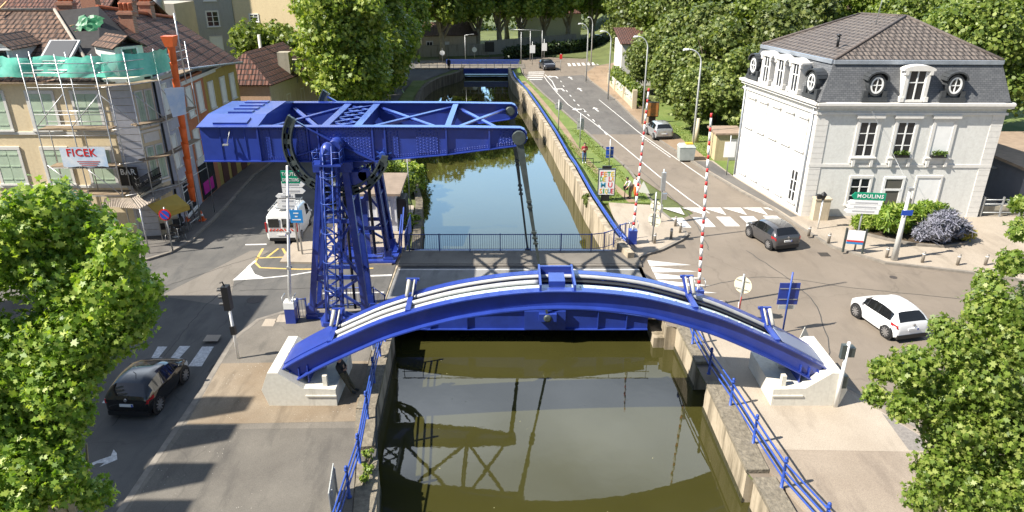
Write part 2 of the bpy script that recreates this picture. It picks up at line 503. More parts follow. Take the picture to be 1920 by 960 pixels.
# far wooded slope
hl = MB()
xs = [12, 22, 34, 60, 110, 220, 420]
prof = [(0, -0.1), (18, 0.2), (40, 3.5), (75, 9), (140, 18), (300, 30)]
V = []; F = []
for i, (dy, z) in enumerate(prof):
    for j, x in enumerate(xs):
        V.append((x + dy * 0.1, 74 + dy + max(0, 30 - x) * 2.2, z if x > 20 else z * 0.4))
for i in range(len(prof) - 1):
    for j in range(len(xs) - 1):
        F.append((i * 7 + j, i * 7 + j + 1, (i + 1) * 7 + j + 1, (i + 1) * 7 + j))
hl.add(V, F, True)
setting('wooded_hill', hl, TERR)

# ---- roads
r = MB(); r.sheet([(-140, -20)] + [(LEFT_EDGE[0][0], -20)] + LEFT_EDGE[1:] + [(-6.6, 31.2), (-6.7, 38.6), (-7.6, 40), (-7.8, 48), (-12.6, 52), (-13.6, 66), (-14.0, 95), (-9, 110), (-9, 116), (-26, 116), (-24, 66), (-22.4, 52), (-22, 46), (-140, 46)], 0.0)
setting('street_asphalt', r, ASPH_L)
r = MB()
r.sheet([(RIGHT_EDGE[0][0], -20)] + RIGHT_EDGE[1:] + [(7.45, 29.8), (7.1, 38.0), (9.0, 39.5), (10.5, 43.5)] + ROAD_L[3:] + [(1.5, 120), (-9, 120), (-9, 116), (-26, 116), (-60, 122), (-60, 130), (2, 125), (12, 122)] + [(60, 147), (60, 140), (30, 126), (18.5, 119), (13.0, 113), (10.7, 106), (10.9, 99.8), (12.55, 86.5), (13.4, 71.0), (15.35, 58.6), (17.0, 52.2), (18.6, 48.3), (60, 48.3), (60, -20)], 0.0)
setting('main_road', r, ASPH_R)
# darker resurfaced stretch of the main road further on
r = MB(); r.sheet([G(1082, 252)[:2], G(1222, 252)[:2]] + [p for p in ROAD_R if 71 <= p[1] < 106] + [(10.4, 105), (2.3, 102), (4.05, 90.5), (6.9, 73.6)], 0.004)
setting('resurfaced_road', r, ASPH_D)
# darker lane before the bridge and a lighter trench patch on the street
r = MB(); r.sheet([G(430, 575)[:2], G(300, 555)[:2], G(470, 470)[:2], G(505, 470)[:2], G(440, 520)[:2]], 0.004)
setting('trench_patch', r, asphalt('asphalt_trench', (0.17, 0.15, 0.125), (0.2, 0.178, 0.15), (0.135, 0.12, 0.1)))

# ---- pavements (real kerb steps)
def pavement(name, poly, m, z=0.12):
    b = MB(); b.prism(poly, -0.03, z)
    return setting(name, b, m)
KL = [(-12.5, -20), (-12.5, 12), (-12.5, 17.7), (-12.6, 24), (-12.85, 28.3), (-12.3, 30.2), (-11.3, 31.0), (-9.4, 31.2), (-6.7, 31.2)]
pavement('quay_pavement', KL + [(-6.0, 29.6)] + [(x - 0.75, y) for x, y in reversed(LEFT_EDGE)], ASPH_P)
b = MB(); b.curb(KL, 0.22, -0.02, 0.126)
setting('quay_kerb', b, KERB)
b = MB(); b.sheet([(-12.3, 21.9), (-5.9, 22.1), (-6.25, 26.4), (-12.6, 26.2)], 0.125); setting('gravel_patch', b, GRAVEL)
b = MB(); b.sheet([(-12.3, 5), (-4.6, 5), (-5.7, 21.7), (-12.25, 21.6)], 0.125); setting('dark_quay_pavement', b, asphalt('asphalt_quay', (0.105, 0.094, 0.08), (0.155, 0.14, 0.118), (0.078, 0.071, 0.062), specks=.1))
KR = [(7.35, 30.3), (9.4, 29.9), (10.8, 28.6), (13.9, 24.2), (15.6, 21), (16.4, 17), (16.6, 10), (16.6, -20)]
pavement('tow_path', [(RIGHT_EDGE[i][0] + 0.72, RIGHT_EDGE[i][1]) for i in range(6)] + KR, PINK)
b = MB(); b.curb(KR, 0.2, -0.02, 0.126); setting('tow_path_kerb', b, KERB)
b = MB(); b.sheet([(8.9, 20.45), (14.9, 20.3), (15.1, 21.2), (13.7, 24.0), (10.6, 28.5), (9.2, 29.7), (8.7, 29.7), (8.85, 24)], 0.126)
setting('pale_tow_path', b, PAVE)
b = MB(); b.sheet([(14.2, 20.4), (14.85, 20.35), (15.05, 21.2), (14.3, 22.6)], 0.131); setting('paving_band', b, mat('grey_setts', (0.2, 0.18, 0.16), 0.9, noise=(12, 0.3)))
# island pavement beside the far right end of the bridge
KI = [(6.9, 37.0), (7.54, 38.08), (8.99, 39.05), (10.6, 40.7), (11.08, 41.5), (10.9, 43.0), (10.3, 45.6), (10.1, 47.0)]
pavement('corner_pavement', KI + [(6.9, 47.6), (6.75, 40.5), (6.85, 38.6)], PAVE)
b = MB(); b.curb(KI, 0.2, -0.02, 0.126); setting('corner_kerb', b, KERB)
# pavement in front of the white house and along its long side
KH = [(60, 30), (31.5, 33.6), (27.83, 34.7), (26.14, 35.6), (23.86, 36.35), (21.5, 37.1), (19.43, 39.5), (18.73, 42.8), (18.2, 46.5), (17.2, 50), (15.9, 55.5), (15.35, 58.6)]
pavement('house_pavement', KH + [(17.2, 58.6), (17.6, 54.2), (60, 54.2)], PAVE)
b = MB(); b.curb(KH, 0.2, -0.02, 0.126); setting('house_kerb', b, KERB)
b = MB(); b.sheet([(18.75, 44.6), (19.3, 44.75), (17.5, 54.2), (17.0, 58.4), (15.55, 58.4), (16.1, 55.5), (17.4, 50), (18.4, 46.5)], 0.126)
setting('side_pavement', b, ASPH_D)
# right verge of the main road: dirt strip then grass to the wood
KV = [(15.35, 58.6), (14.6, 63.0), (13.9, 67), (13.4, 71.0), (12.55, 86.5), (10.9, 99.8), (10.7, 106), (13.0, 113), (18.5, 119), (30, 126)]
pavement('verge_path', KV + [(34, 122), (20, 115), (15.6, 108), (13.4, 99), (15.2, 88), (15.6, 74), (16.6, 66), (17.6, 58.6)], EARTH, 0.1)
b = MB(); b.sheet([(17.0, 58.7), (16.4, 64), (15.8, 71), (15.3, 76), (14.9, 84), (28, 84), (36, 70), (34, 54.3), (17.7, 54.3)], 0.112); setting('grass_verge', b, GRASSG)
b = MB(); b.sheet([(31.4, 44.9), (60, 40), (90, 60), (60, 110), (29.6, 70), (29.6, 60)], 0.116); setting('park_grass', b, GRASSG)
b = MB(); b.curb(KV, 0.16, -0.02, 0.105); setting('verge_kerb', b, KERB)
# grass bank between the canal wall and the main road
GB = [(x + 0.35, y) for x, y in RIGHT_FAR[2:-1]]
pavement('grass_bank', [(7.0, 47.6), (10.0, 47.6)] + [(x - 0.25, y) for x, y in ROAD_L[4:]] + GB[::-1], GRASSG, 0.1)
b = MB(); b.strip([(8.6, 47.7), (7.9, 51), (6.9, 55.5), (6.0, 61), (5.3, 70), (3.9, 82), (2.9, 90), (1.6, 99)], 0.55, 0.106); setting('trodden_path', b, EARTH)
b = MB(); b.curb([(10.1, 47.0)] + ROAD_L[4:], 0.16, -0.02, 0.106); setting('bank_kerb', b, KERB)
# pavement along the left street front
KS = [(-60, 36.6), (-24, 36.9), (-21.2, 37.6), (-20.4, 38.6), (-19.9, 40.5), (-20.1, 46.7), (-20.7, 54.4), (-20.2, 62), (-19, 70)]
pavement('street_pavement', KS + [(-23, 70), (-23, 46), (-60, 46)], ASPH_D)
b = MB(); b.curb(KS, 0.24, -0.02, 0.126); setting('street_kerb', b, KERB)
# hut platform left of the far bridge end
pavement('hut_platform', [(-13.4, 37.2), (-6.9, 36.9), (-6.35, 39.0), (-6.9, 47), (-13.2, 47.5), (-13.6, 43)], PAVE, 0.1)
b = MB(); b.sheet([(-13, 47.6), (-7.2, 47.6), (-9.4, 58), (-11, 72), (-12.2, 88), (-12, 100), (-13.8, 100), (-13.5, 66), (-12.6, 52)], 0.03); setting('left_bank_grass', b, GRASSG)
b = MB(); b.sheet([(-26, 116.2), (-60, 122), (-60, 165), (60, 165), (60, 148), (12, 123), (2, 126)], 0.02); setting('far_grass', b, TERR)
b = MB(); b.strip([(-60, 138), (0, 133), (30, 142), (60, 155)], 6, 0.03); setting('far_street', b, ASPH_P)

# ---- canal walls: each wall a thing, its face panels and coping parts
def wall_run(mb, pts, z0, z1, t, side):
    for a, c in zip(pts[:-1], pts[1:]):
        dx, dy = c[0] - a[0], c[1] - a[1]; l = math.hypot(dx, dy)
        nx, ny = side * dy / l * t, -side * dx / l * t
        mb.hexa([(a[0], a[1], z0), (c[0], c[1], z0), (c[0] + nx, c[1] + ny, z0), (a[0] + nx, a[1] + ny, z0),
                 (a[0], a[1], z1), (c[0], c[1], z1), (c[0] + nx, c[1] + ny, z1), (a[0] + nx, a[1] + ny, z1)] if side > 0 else
                [(a[0], a[1], z0), (a[0] + nx, a[1] + ny, z0), (c[0] + nx, c[1] + ny, z0), (c[0], c[1], z0),
                 (a[0], a[1], z1), (a[0] + nx, a[1] + ny, z1), (c[0] + nx, c[1] + ny, z1), (c[0], c[1], z1)])
WALLM = stained_wall('quay_wall', (0.44, 0.37, 0.27), (0.14, 0.115, 0.075), streak=(1.6, 1.6, 0.25), lo=0.44, hi=0.66)
COPE = mat('rough_coping', (0.18, 0.155, 0.115), 0.95, noise=(5, 0.4), bump=(9, 0.8, 0.06))
t = thing('quay_wall', 'stained concrete quay wall with coping beside the blue railing on the sunlit bank', 'canal wall', (8.1, 24, 0))
b = MB(); wall_run(b, [(7.9, 29.7), (8.03, 26.3)], -2.6, 0.02, 0.8, -1); wall_run(b, [(8.55, 26.3), (8.6, 24.75)], -2.6, -0.02, 0.3, -1)
wall_run(b, [(8.06, 24.75), (8.1, 19.35)], -2.6, 0.02, 0.8, -1); wall_run(b, [(8.5, 19.35), (8.52, 18.9)], -2.6, -0.02, 0.3, -1); wall_run(b, [(8.2, 18.9), (8.7, 10)], -2.6, 0.02, 0.8, -1)
wall_run(b, [(8.7, 10), (10.2, -20)], -2.6, 0.02, 0.8, -1)
part(t, 'wall_face', b, WALLM)
b = MB(); wall_run(b, [(7.86, 29.7), (7.99, 26.27)], 0.02, 0.17, 0.78, -1); wall_run(b, [(8.02, 24.78), (8.06, 19.32)], 0.02, 0.17, 0.78, -1); wall_run(b, [(8.16, 18.93), (8.66, 10)], 0.02, 0.17, 0.78, -1)
part(t, 'coping', b, COPE)
t = thing('quay_wall', 'shaded quay wall under the railing beside the grey quay pavement', 'canal wall', (-5.3, 24, 0))
b = MB(); wall_run(b, [(-5.62, 29.3), (-5.38, 22.9), (-4.98, 20.6)], -2.6, 0.02, 0.75, 1); wall_run(b, [(-5.3, 20.6), (-5.2, 19.9)], -2.6, -0.1, 0.4, 1)
wall_run(b, [(-4.72, 19.9), (-4.3, 17), (-3.3, 8), (-1, -20)], -2.6, 0.02, 0.75, 1)
part(t, 'wall_face', b, WALLM)
b = MB(); wall_run(b, [(-5.58, 29.3), (-5.34, 22.9), (-4.94, 20.63)], 0.02, 0.16, 0.74, 1); wall_run(b, [(-4.68, 19.87), (-4.26, 17), (-3.26, 8)], 0.02, 0.16, 0.74, 1)
part(t, 'coping', b, COPE)
ALGAE = mat('algae_band', (.045, .042, .02), .6, noise=(6, .5))
for o_, segs, sd in ((t, [[(-5.59, 29.3), (-5.35, 22.9), (-4.95, 20.63)], [(-4.69, 19.87), (-4.27, 17), (-3.27, 8)]], 1), (bpy.data.objects['quay_wall'], [[(7.87, 29.7), (8.0, 26.27)], [(8.03, 24.78), (8.07, 19.32)], [(8.17, 18.93), (8.67, 10)]], -1)):
    b = MB()
    for sg in segs: wall_run(b, sg, -1.5, -1.08, .02, sd)
    part(o_, 'algae_band', b, ALGAE)
# abutments carrying the lift bridge
t = thing('bridge_abutment', 'concrete abutment with a ledge under the lift bridge end by the tow path', 'abutment', (7.5, 34, 0))
b = MB(); b.box(7.42, 8.6, 29.72, 39.0, -2.6, -0.03); b.box(6.9, 7.42, 29.9, 39.0, -2.6, -0.75)
part(t, 'wall_face', b, WALLM)
t = thing('bridge_abutment', 'concrete abutment under the hinge end of the lift bridge below the towers', 'abutment', (-6.5, 34, 0))
b = MB(); b.box(-7.6, -6.55, 29.32, 39.0, -2.6, -0.03); b.box(-6.55, -5.9, 29.9, 39.0, -2.6, -0.75)
part(t, 'wall_face', b, WALLM)
# far right wall with its pilasters and the low blue tube rail
t = thing('quay_wall', 'long panelled canal wall with pale pilasters running to the far bridge', 'canal wall', (4, 60, 0))
b = MB(); wall_run(b, [(7.1, 37.6)] + RIGHT_FAR[1:-1], -2.6, 0.5, 0.4, -1)
part(t, 'wall_face', b, WALLM)
b = MB()
for a, c in zip(RIGHT_FAR[1:-2], RIGHT_FAR[2:-1]):
    l = math.hypot(c[0] - a[0], c[1] - a[1]); n = max(1, int(l / 2.6))
    for i in range(n):
        f = (i + 0.5) / n
        b.cbox((a[0] + (c[0] - a[0]) * f - 0.03, a[1] + (c[1] - a[1]) * f, -0.6), (0.12, 0.55, 2.08), math.atan2(c[1] - a[1], c[0] - a[0]) - PI / 2)
part(t, 'pilaster', b, CONCL)
t2 = thing('tube_railing', 'low blue tube rail along the top of the long panelled canal wall', 'railing', (4, 60, 0.5))
b = MB(); b.tube([(x + 0.12, y, 0.78) for x, y in [(6.75, 38.9)] + RIGHT_FAR[1:-2]], 0.07, 8)
part(t2, 'rail', b, BLUE2)
b = MB(); b.tube([(x + 0.12, y, 0.60) for x, y in [(6.75, 38.9)] + RIGHT_FAR[1:-2]], 0.05, 6)
part(t2, 'rail', b, BLUE2)
pts = [(6.75, 38.9)] + RIGHT_FAR[1:-2]
for a, c in zip(pts[:-1], pts[1:]):
    l = math.hypot(c[0] - a[0], c[1] - a[1]); n = max(1, int(l / 3))
    for i in range(n):
        f = (i + 0.5) / n
        pm = MB(); pm.box(a[0] + (c[0] - a[0]) * f + 0.08, a[0] + (c[0] - a[0]) * f + 0.16, a[1] + (c[1] - a[1]) * f - 0.04, a[1] + (c[1] - a[1]) * f + 0.04, 0.5, 0.74)
        part(t2, 'post', pm, BLUE2)
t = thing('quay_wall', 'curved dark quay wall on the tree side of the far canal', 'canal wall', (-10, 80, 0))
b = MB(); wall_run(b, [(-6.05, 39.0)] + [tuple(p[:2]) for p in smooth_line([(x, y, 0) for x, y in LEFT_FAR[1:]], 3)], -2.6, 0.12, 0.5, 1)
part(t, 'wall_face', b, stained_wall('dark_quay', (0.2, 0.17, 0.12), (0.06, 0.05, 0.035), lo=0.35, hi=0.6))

# ---- road markings
def marks(name, polys, m=LINE, z=0.008):
    b = MB()
    for p in polys:
        b.sheet([tuple(q[:2]) for q in p], z)
    return setting(name, b, m)
def pix(*uv): return [G(u, v) for u, v in uv]
z1, z2 = G(1262, 412), G(1440, 427)
zz = []
for i in range(5):   # crossing before the white house
    x = 10.75 + i * 1.62
    zz.append([(x, 42.9 + 0.12 * i), (x + 0.95, 42.9 + 0.12 * i), (x + 0.8, 44.75 + 0.1 * i), (x - 0.15, 44.75 + 0.1 * i)])
tt = []
for i in range(6):   # row of give-way teeth on the far side of it
    x = 10.5 + i * 1.42
    tt.append([(x, 46.8), (x + 1.32, 46.8), (x + 1.3, 45.3)])
marks('zebra_crossing', zz); marks('raised_table_teeth', tt)
tt = []
for i in range(7):   # teeth on the bridge end ramp
    y = 31.4 + i * 0.9
    xl = 8.05 - (y - 31.4) * 0.03
    tt.append([(xl, y), (xl, y + 0.82), (xl + 3.0 + i * -0.1, y + 0.12)])
marks('ramp_teeth', tt)
marks('left_zebra', [pix((284, 671), (297, 671), (314, 650), (296, 650)), pix((318, 674), (334, 674), (357, 649), (337, 649)), pix((353, 687), (378, 687), (401, 650), (379, 650))], WORN)
marks('lane_dashes', [pix((191, 756), (198, 756), (223, 724), (217, 724)), pix((103, 855), (111, 855), (149, 806), (142, 806)), pix((40, 935), (48, 935), (85, 882), (78, 882))], WORN)
marks('lane_arrow', [pix((157, 876), (166, 878), (182, 869), (196, 868), (186, 876), (220, 862), (219, 850), (213, 843), (208, 855), (188, 862), (172, 868))], WORN)
marks('give_way_mark', [pix((436, 526), (468, 497), (478, 514), (500, 522))])
gl = MB(); gl.strip([G(*p) for p in ((464, 502), (479, 489))], .16, .0085); gl.strip([G(*p) for p in ((490, 522), (540, 517), (590, 509))], .14, .0085); setting('give_way_line', gl, LINE)
gl = MB(); gl.strip([G(*p) for p in ((604, 523), (650, 519), (735, 516))], .2, .0085); setting('lane_line', gl, LINE)
marks('edge_line', [pix((590, 549), (720, 547), (720, 549), (590, 552)), pix((460, 458), (500, 457), (500, 459), (460, 460))])
yb = MB(); yb.strip([G(*p) for p in ((493, 466), (478, 492), (488, 502), (560, 505), (700, 503))], 0.14, 0.008); yb.strip([G(*p) for p in ((480, 484), (600, 480))], 0.14, 0.008); yb.strip([G(*p) for p in ((530, 466), (540, 484))], 0.14, 0.008); yb.strip([G(*p) for p in ((560, 464), (600, 500))], 0.14, 0.0085); yb.strip([G(*p) for p in ((500, 483), (522, 466))], 0.14, 0.0085)
setting('parking_line', yb, YELLOWLINE)
cl = MB()
cl.strip([G(*p) for p in ((1330, 400), (1290, 372), (1235, 330), (1170, 276), (1110, 228), (1065, 196), (1045, 175), (1026, 152), (1020, 143))], 0.11, 0.009)
cl.strip([G(*p) for p in ((1045, 172), (1035, 152), (1022, 140))], 0.14, 0.009)
cl.strip([G(*p) for p in ((1327, 338), (1270, 299), (1200, 250), (1160, 217), (1123, 187))], 0.1, 0.0095)
setting('solid_line', cl, LINE)
dd = []
for a in ((1138, 253), (1126, 239), (1115, 228), (1105, 218), (1095, 208), (1086, 199), (1078, 190), (1071, 181), (1064, 172), (1058, 163), (1053, 154)):
    p = G(*a); dd.append([(p[0] - 0.07, p[1]), (p[0] + 0.07, p[1]), (p[0] - 0.03, p[1] + 1.1), (p[0] - 0.17, p[1] + 1.1)])
marks('lane_dash_line', dd)
def arrow(u, v, L=2.6, turn=0, rz=0.12):
    x, y, _ = G(u, v); P = [(-.1, 0), (.1, 0), (.1, L * .6), (.35, L * .6), (0, L), (-.35, L * .6), (-.1, L * .6)]
    if turn: P = [(-.12, 0), (.12, 0), (.12, L * .75), (-.7, L * .75), (-.7, L), (-1.25, L * .62), (-.7, L * .3), (-.7, L * .55), (-.12, L * .55)]
    return [(x + px * math.cos(rz) - py * math.sin(rz), y + px * math.sin(rz) + py * math.cos(rz)) for px, py in P]
marks('lane_arrow_far', [arrow(1098, 210, 2.4, 1), arrow(1122, 209, 2.4), arrow(1058, 171, 2.6, 1), arrow(1091, 171, 2.5), arrow(1046, 147, 2.6, 1), arrow(1073, 149, 2.5)])
fz = []
for i in range(7):
    p = G(1066 + i * 9, 124 - i * 0.4); fz.append([(p[0], p[1]), (p[0] + 0.45, p[1]), (p[0] + 0.45, p[1] + 3), (p[0], p[1] + 3)])
for i in range(5):
    p = G(985 + i * 1.5, 150 - i * 3.5); fz.append([(p[0], p[1]), (p[0] + 2.4 , p[1] + 0.2), (p[0] + 2.4, p[1] + 0.8), (p[0], p[1] + 0.6)])
marks('far_zebra', fz)
bl = []
for x in np.arange(13.2, 15.2, 0.01)[:1]: pass
pk = MB()
for i in range(14):
    f = i / 14; p = G(1203 + f * 57, 257 + f * 41); pk.sheet([(p[0], p[1]), (p[0] + .12, p[1]), (p[0] + .04, p[1] + .4), (p[0] - .08, p[1] + .4)], 0.009)
setting('parking_bay_line', pk, LINE)
b = MB()
for q in (((515, 604), (545, 604), (553, 590), (524, 590)), ((380, 640), (408, 640), (415, 628), (388, 628)), ((490, 612), (512, 612), (520, 598), (498, 598))): b.sheet([G(u, v, .12)[:2] for u, v in q], .127)
setting('pavement_patch', b, PAVE)
TAR = mat('tar_seam', (.05, .047, .043), .7, noise=(8, .3))
b = MB()
for q in (((300, 540), (420, 500), (520, 470)), ((330, 640), (400, 560), (470, 520)), ((210, 800), (330, 640)), ((1240, 560), (1420, 520), (1600, 540), (1800, 560)), ((1330, 470), (1290, 400), (1200, 320)), ((1560, 680), (1520, 560), (1400, 470)), ((1000, 500), (1200, 486)), ((450, 545), (590, 540))):
    P = [Vector(G(*u)) for u in q]; L_ = smooth_line(P, 14); rr = random.Random(len(q) + q[0][0])
    b.strip([(p.x + rr.uniform(-.05, .05), p.y + rr.uniform(-.05, .05)) for p in L_], .05, .0065)
setting('tar_seam', b, TAR)
for (u, v, lab) in ((1545, 477, 'square drain grate in the gutter by the information board'), (1275, 462, 'square drain grate in the gutter of the corner pavement'), (408, 690, 'square drain grate in the gutter of the quay kerb')):
    x, y, _ = G(u, v); b = MB()
    for k in range(6): b.box(x - .3, x + .3, y - .3 + k * .1, y - .24 + k * .1, .004, .014)
    solo('drain_grate', b, mat('grate_iron', (.05, .045, .04), .7), lab, 'drain grate')
# manhole covers
for (u, v, lab) in ((478, 562, 'round iron manhole cover in the street before the bridge tower'), (1675, 520, 'small dark iron cover in the tan junction')):
    x, y, _ = G(u, v); b = MB(); b.lathe((x, y, 0.0), [(0.42 if u < 600 else .2, 0), (0.42 if u < 600 else .2, 0.012)], 20, False)
    solo('manhole_cover', b, mat('cast_iron', (0.06, 0.05, 0.045), 0.7, noise=(30, 0.5)), lab, 'manhole cover')
# ================================================================== LIFT BRIDGE
YN, YF, ZT = 30.72, 36.1, 9.45
def girder_prof(tipx):
    """(x, z top, z bottom) along the arm"""
    P = [(-13.75, 9.45, 7.93), (-11.2, 9.45, 7.93), (-8.7, 9.45, 7.92), (-6.0, 9.45, 7.95), (-3.0, 9.43, 8.28), (-0.6, 9.38, 8.6)]
    for k in range(0, 7):
        a = R(80 - k * 26.5)
        P.append((tipx - 0.36 + 0.36 * math.cos(a) if k <= 3 else tipx - 0.36 + 0.36 * math.cos(a), 9.02 + 0.36 * math.sin(a), None))
    return P
def girder(tipx, y):
    top_ = [(-13.75, 9.45), (-11.2, 9.45), (-6.0, 9.45), (-3.0, 9.44), (tipx - 0.5, 9.4)]
    tip = [(tipx - 0.36 + 0.37 * math.cos(R(a)), 9.03 + 0.37 * math.sin(R(a))) for a in (80, 50, 20, -10, -40, -70)]
    bot = [(tipx - 0.45, 8.63), (-3.0, 8.22), (-6.0, 7.95), (-8.7, 7.92), (-13.75, 7.93)]
    poly = [(x, y + 0.05, z) for x, z in top_ + tip + bot]
    b = MB(); b.slab(poly, (0, -1, 0), 0.1)
    # flanges following top and bottom edge
    fl = MB()
    tl = top_ + tip[:3]
    for a, c in zip(tl[:-1], tl[1:]):
        fl.beam((a[0], y, a[1] + 0.012), (c[0], y, c[1] + 0.012), 0.42, 0.035)
    bl_ = tip[3:] + bot
    for a, c in zip(bl_[:-1], bl_[1:]):
        fl.beam((a[0], y, a[1] - 0.012), (c[0], y, c[1] - 0.012), 0.42, 0.035)
    b.v_fl = fl
    return b, fl
def zbot(x):
    X = [-13.75, -8.7, -6.0, -3.0, 0.0]; Z = [7.93, 7.92, 7.95, 8.22, 8.6]
    return float(np.interp(x, X, Z))
arm = thing('balance_arm', 'blue riveted overhead balance arm with counterweight box, pivoting on the two towers', 'bridge arm', (-7.75, 33.4, 8.75))
for y, tipx, out in ((YN, 0.66, -1), (YF, 0.28, 1)):
    b, fl = girder(tipx, y)
    gp = part(arm, 'girder', b, BLUE)
    part(gp, 'flange', fl, BLUE)
    st = MB()
    for x in (-11.2, -9.0, -8.55, -6.15, -5.6, -2.9, -1.0):
        st.box(x - 0.035, x + 0.035, y + out * 0.051 - (0.12 if out < 0 else 0), y + out * 0.051 + (0.12 if out > 0 else 0), zbot(x) + 0.03, 9.43)
    for x in (-12.9, -12.35, -11.8):
        st.box(x - 0.02, x + 0.02, y + out * 0.051 - (0.03 if out < 0 else 0), y + out * 0.051 + (0.03 if out > 0 else 0), zbot(x) + 0.03, 9.43)
    parts_each(gp, 'stiffener', st, BLUE)
    sp = MB()   # splice plates
    for x0, x1 in ((-11.0, -10.7), (-9.45, -9.1), (-8.45, -6.25), (-5.5, -5.05), (-4.2, -3.3), (-0.55, 0.05)):
        zb = zbot((x0 + x1) / 2) + 0.12
        sp.box(x0, x1, y + out * 0.062 - 0.012, y + out * 0.062 + 0.012, zb, 9.3)
    parts_each(gp, 'splice_plate', sp, BLUE)
    rv = MB()
    def rivet(x, z):
        q = y + out * 0.075; t = q + out * 0.03; s_ = 0.034
        rv.add([(x - s_, q, z), (x, q, z - s_), (x + s_, q, z), (x, q, z + s_), (x, t, z)], [(0, 1, 4), (1, 2, 4), (2, 3, 4), (3, 0, 4)])
    x = -11.1
    while x < tipx - 0.5:
        rivet(x, zbot(x) + 0.07); rivet(x, zbot(x) + 0.16); rivet(x + 0.05, 9.36)
        x += 0.11
    for x0, x1 in ((-11.0, -10.7), (-9.45, -9.1), (-8.4, -6.3), (-5.5, -5.05), (-4.2, -3.3), (-0.5, 0.05)):
        n = max(2, int((x1 - x0) / 0.13))
        for i in range(n + 1):
            xx = x0 + (x1 - x0) * i / n
            z = zbot(xx) + 0.2 + (0.06 if i % 2 else 0)
            while z < 9.3:
                if not (-8.4 < xx < -7.0 and 8.0 < z < 8.55): rivet(xx, z)
                z += 0.13
    part(gp, 'rivets', rv, BLUE)['kind'] = 'stuff'
    if out < 0:
        br = MB()   # cast bearing with six arms on the near face
        for k in range(6):
            a = R(20 + k * 60)
            br.beam((-5.75, y - 0.12, 8.2), (-5.75 + 0.42 * math.cos(a), y - 0.1, 8.2 + 0.3 * math.sin(a)), 0.07, 0.06)
        br.lathe((-5.75, y - 0.3, 8.2), [(0.16, 0), (0.16, 0.25)], 14, True, 'y')
        part(gp, 'bearing', br, WHITE if False else BLUE2)
    pb = MB(); pb.lathe((tipx - 0.38, y - 0.3, 9.05), [(0.2, 0), (0.24, 0.05), (0.24, 0.55), (0.2, 0.6)], 16, True, 'y')
    part(gp, 'hinge_pin', pb, GREYSTEEL)
# counterweight box
b = MB()
prof = [(YN - 0.2, 9.47), (32.0, 9.74), (35.0, 9.74), (YF + 0.2, 9.47), (YF + 0.2, 9.43), (YN - 0.2, 9.43)]
n = len(prof)
V = [(-13.82, p[0], p[1]) for p in prof] + [(-11.15, p[0], p[1]) for p in prof]
b.add(V, [tuple(range(n)), tuple(range(2 * n - 1, n - 1, -1))] + [(i, n + i, n + (i + 1) % n, (i + 1) % n) for i in range(n)])
b.box(-13.8, -11.17, YN + 0.06, YF - 0.06, 7.95, 9.42)
cw = part(arm, 'counterweight_box', b, BLUE)
hb = MB()
for i in range(4):
    y0 = 32.2 + i * 0.74
    hb.box(-13.0, -11.9, y0, y0 + 0.42, 9.745, 9.8)
k = Vector((0, 32.0 - (YN - 0.2), 0.27)).normalized()
for (f0, f1) in ((0.25, 0.72),):
    a0, a1 = Vector((0, YN - 0.2, 9.47)) + k * (1.32 * f0), Vector((0, YN - 0.2, 9.47)) + k * (1.32 * f1)
    nn = Vector((0, -k.z, k.y))
    hb.slab([(-13.2, a0.y, a0.z), (-11.7, a0.y, a0.z), (-11.7, a1.y, a1.z), (-13.2, a1.y, a1.z)], nn, 0.07)
part(cw, 'hatch', hb, BLUE)
# cross beams, lattice and diagonals between the girders
for x in (-8.3, -6.85, -2.85):
    b = MB(); w_ = 0.34 if x < -5 else 0.26
    b.box(x - w_ / 2, x + w_ / 2, YN + 0.22, YF - 0.22, 9.38, 9.44); b.box(x - 0.04, x + 0.04, YN + 0.06, YF - 0.06, 8.75, 9.37)
    part(arm, 'cross_beam', b, BLUE)
b = MB()
for i in range(5):
    y0 = YN + 0.3 + i * 0.95
    b.beam((-8.1, y0, 9.36), (-7.05, y0 + 0.95, 9.36), 0.13, 0.05); b.beam((-7.05, y0, 9.33), (-8.1, y0 + 0.95, 9.33), 0.13, 0.05)
    b.cbox((-7.58, y0 + 0.47, 9.385), (0.3, 0.3, 0.03), R(45))
part(arm, 'lattice', b, BLUE)
for x0, x1 in ((-11.1, -8.5), (-6.65, -3.0)):
    for s in (0, 1):
        b = MB(); b.beam((x0, YN + 0.25 if s else YF - 0.25, 9.25 + 0.04 * s), (x1, YF - 0.25 if s else YN + 0.25, 9.25 + 0.04 * s), 0.2, 0.05)
        b.beam((x0, YN + 0.25 if s else YF - 0.25, 9.2 + 0.04 * s), (x1, YF - 0.25 if s else YN + 0.25, 9.2 + 0.04 * s), 0.04, 0.16)
        part(arm, 'diagonal_brace', b, BLUE)
b = MB(); b.beam((-2.7, YF - 0.25, 9.22), (-0.2, YN + 0.2, 9.1), 0.2, 0.06); part(arm, 'diagonal_brace', b, BLUE)
b = MB(); b.beam((-2.7, YN + 0.25, 9.26), (-0.4, YF - 0.2, 9.14), 0.2, 0.06); part(arm, 'diagonal_brace', b, BLUE)
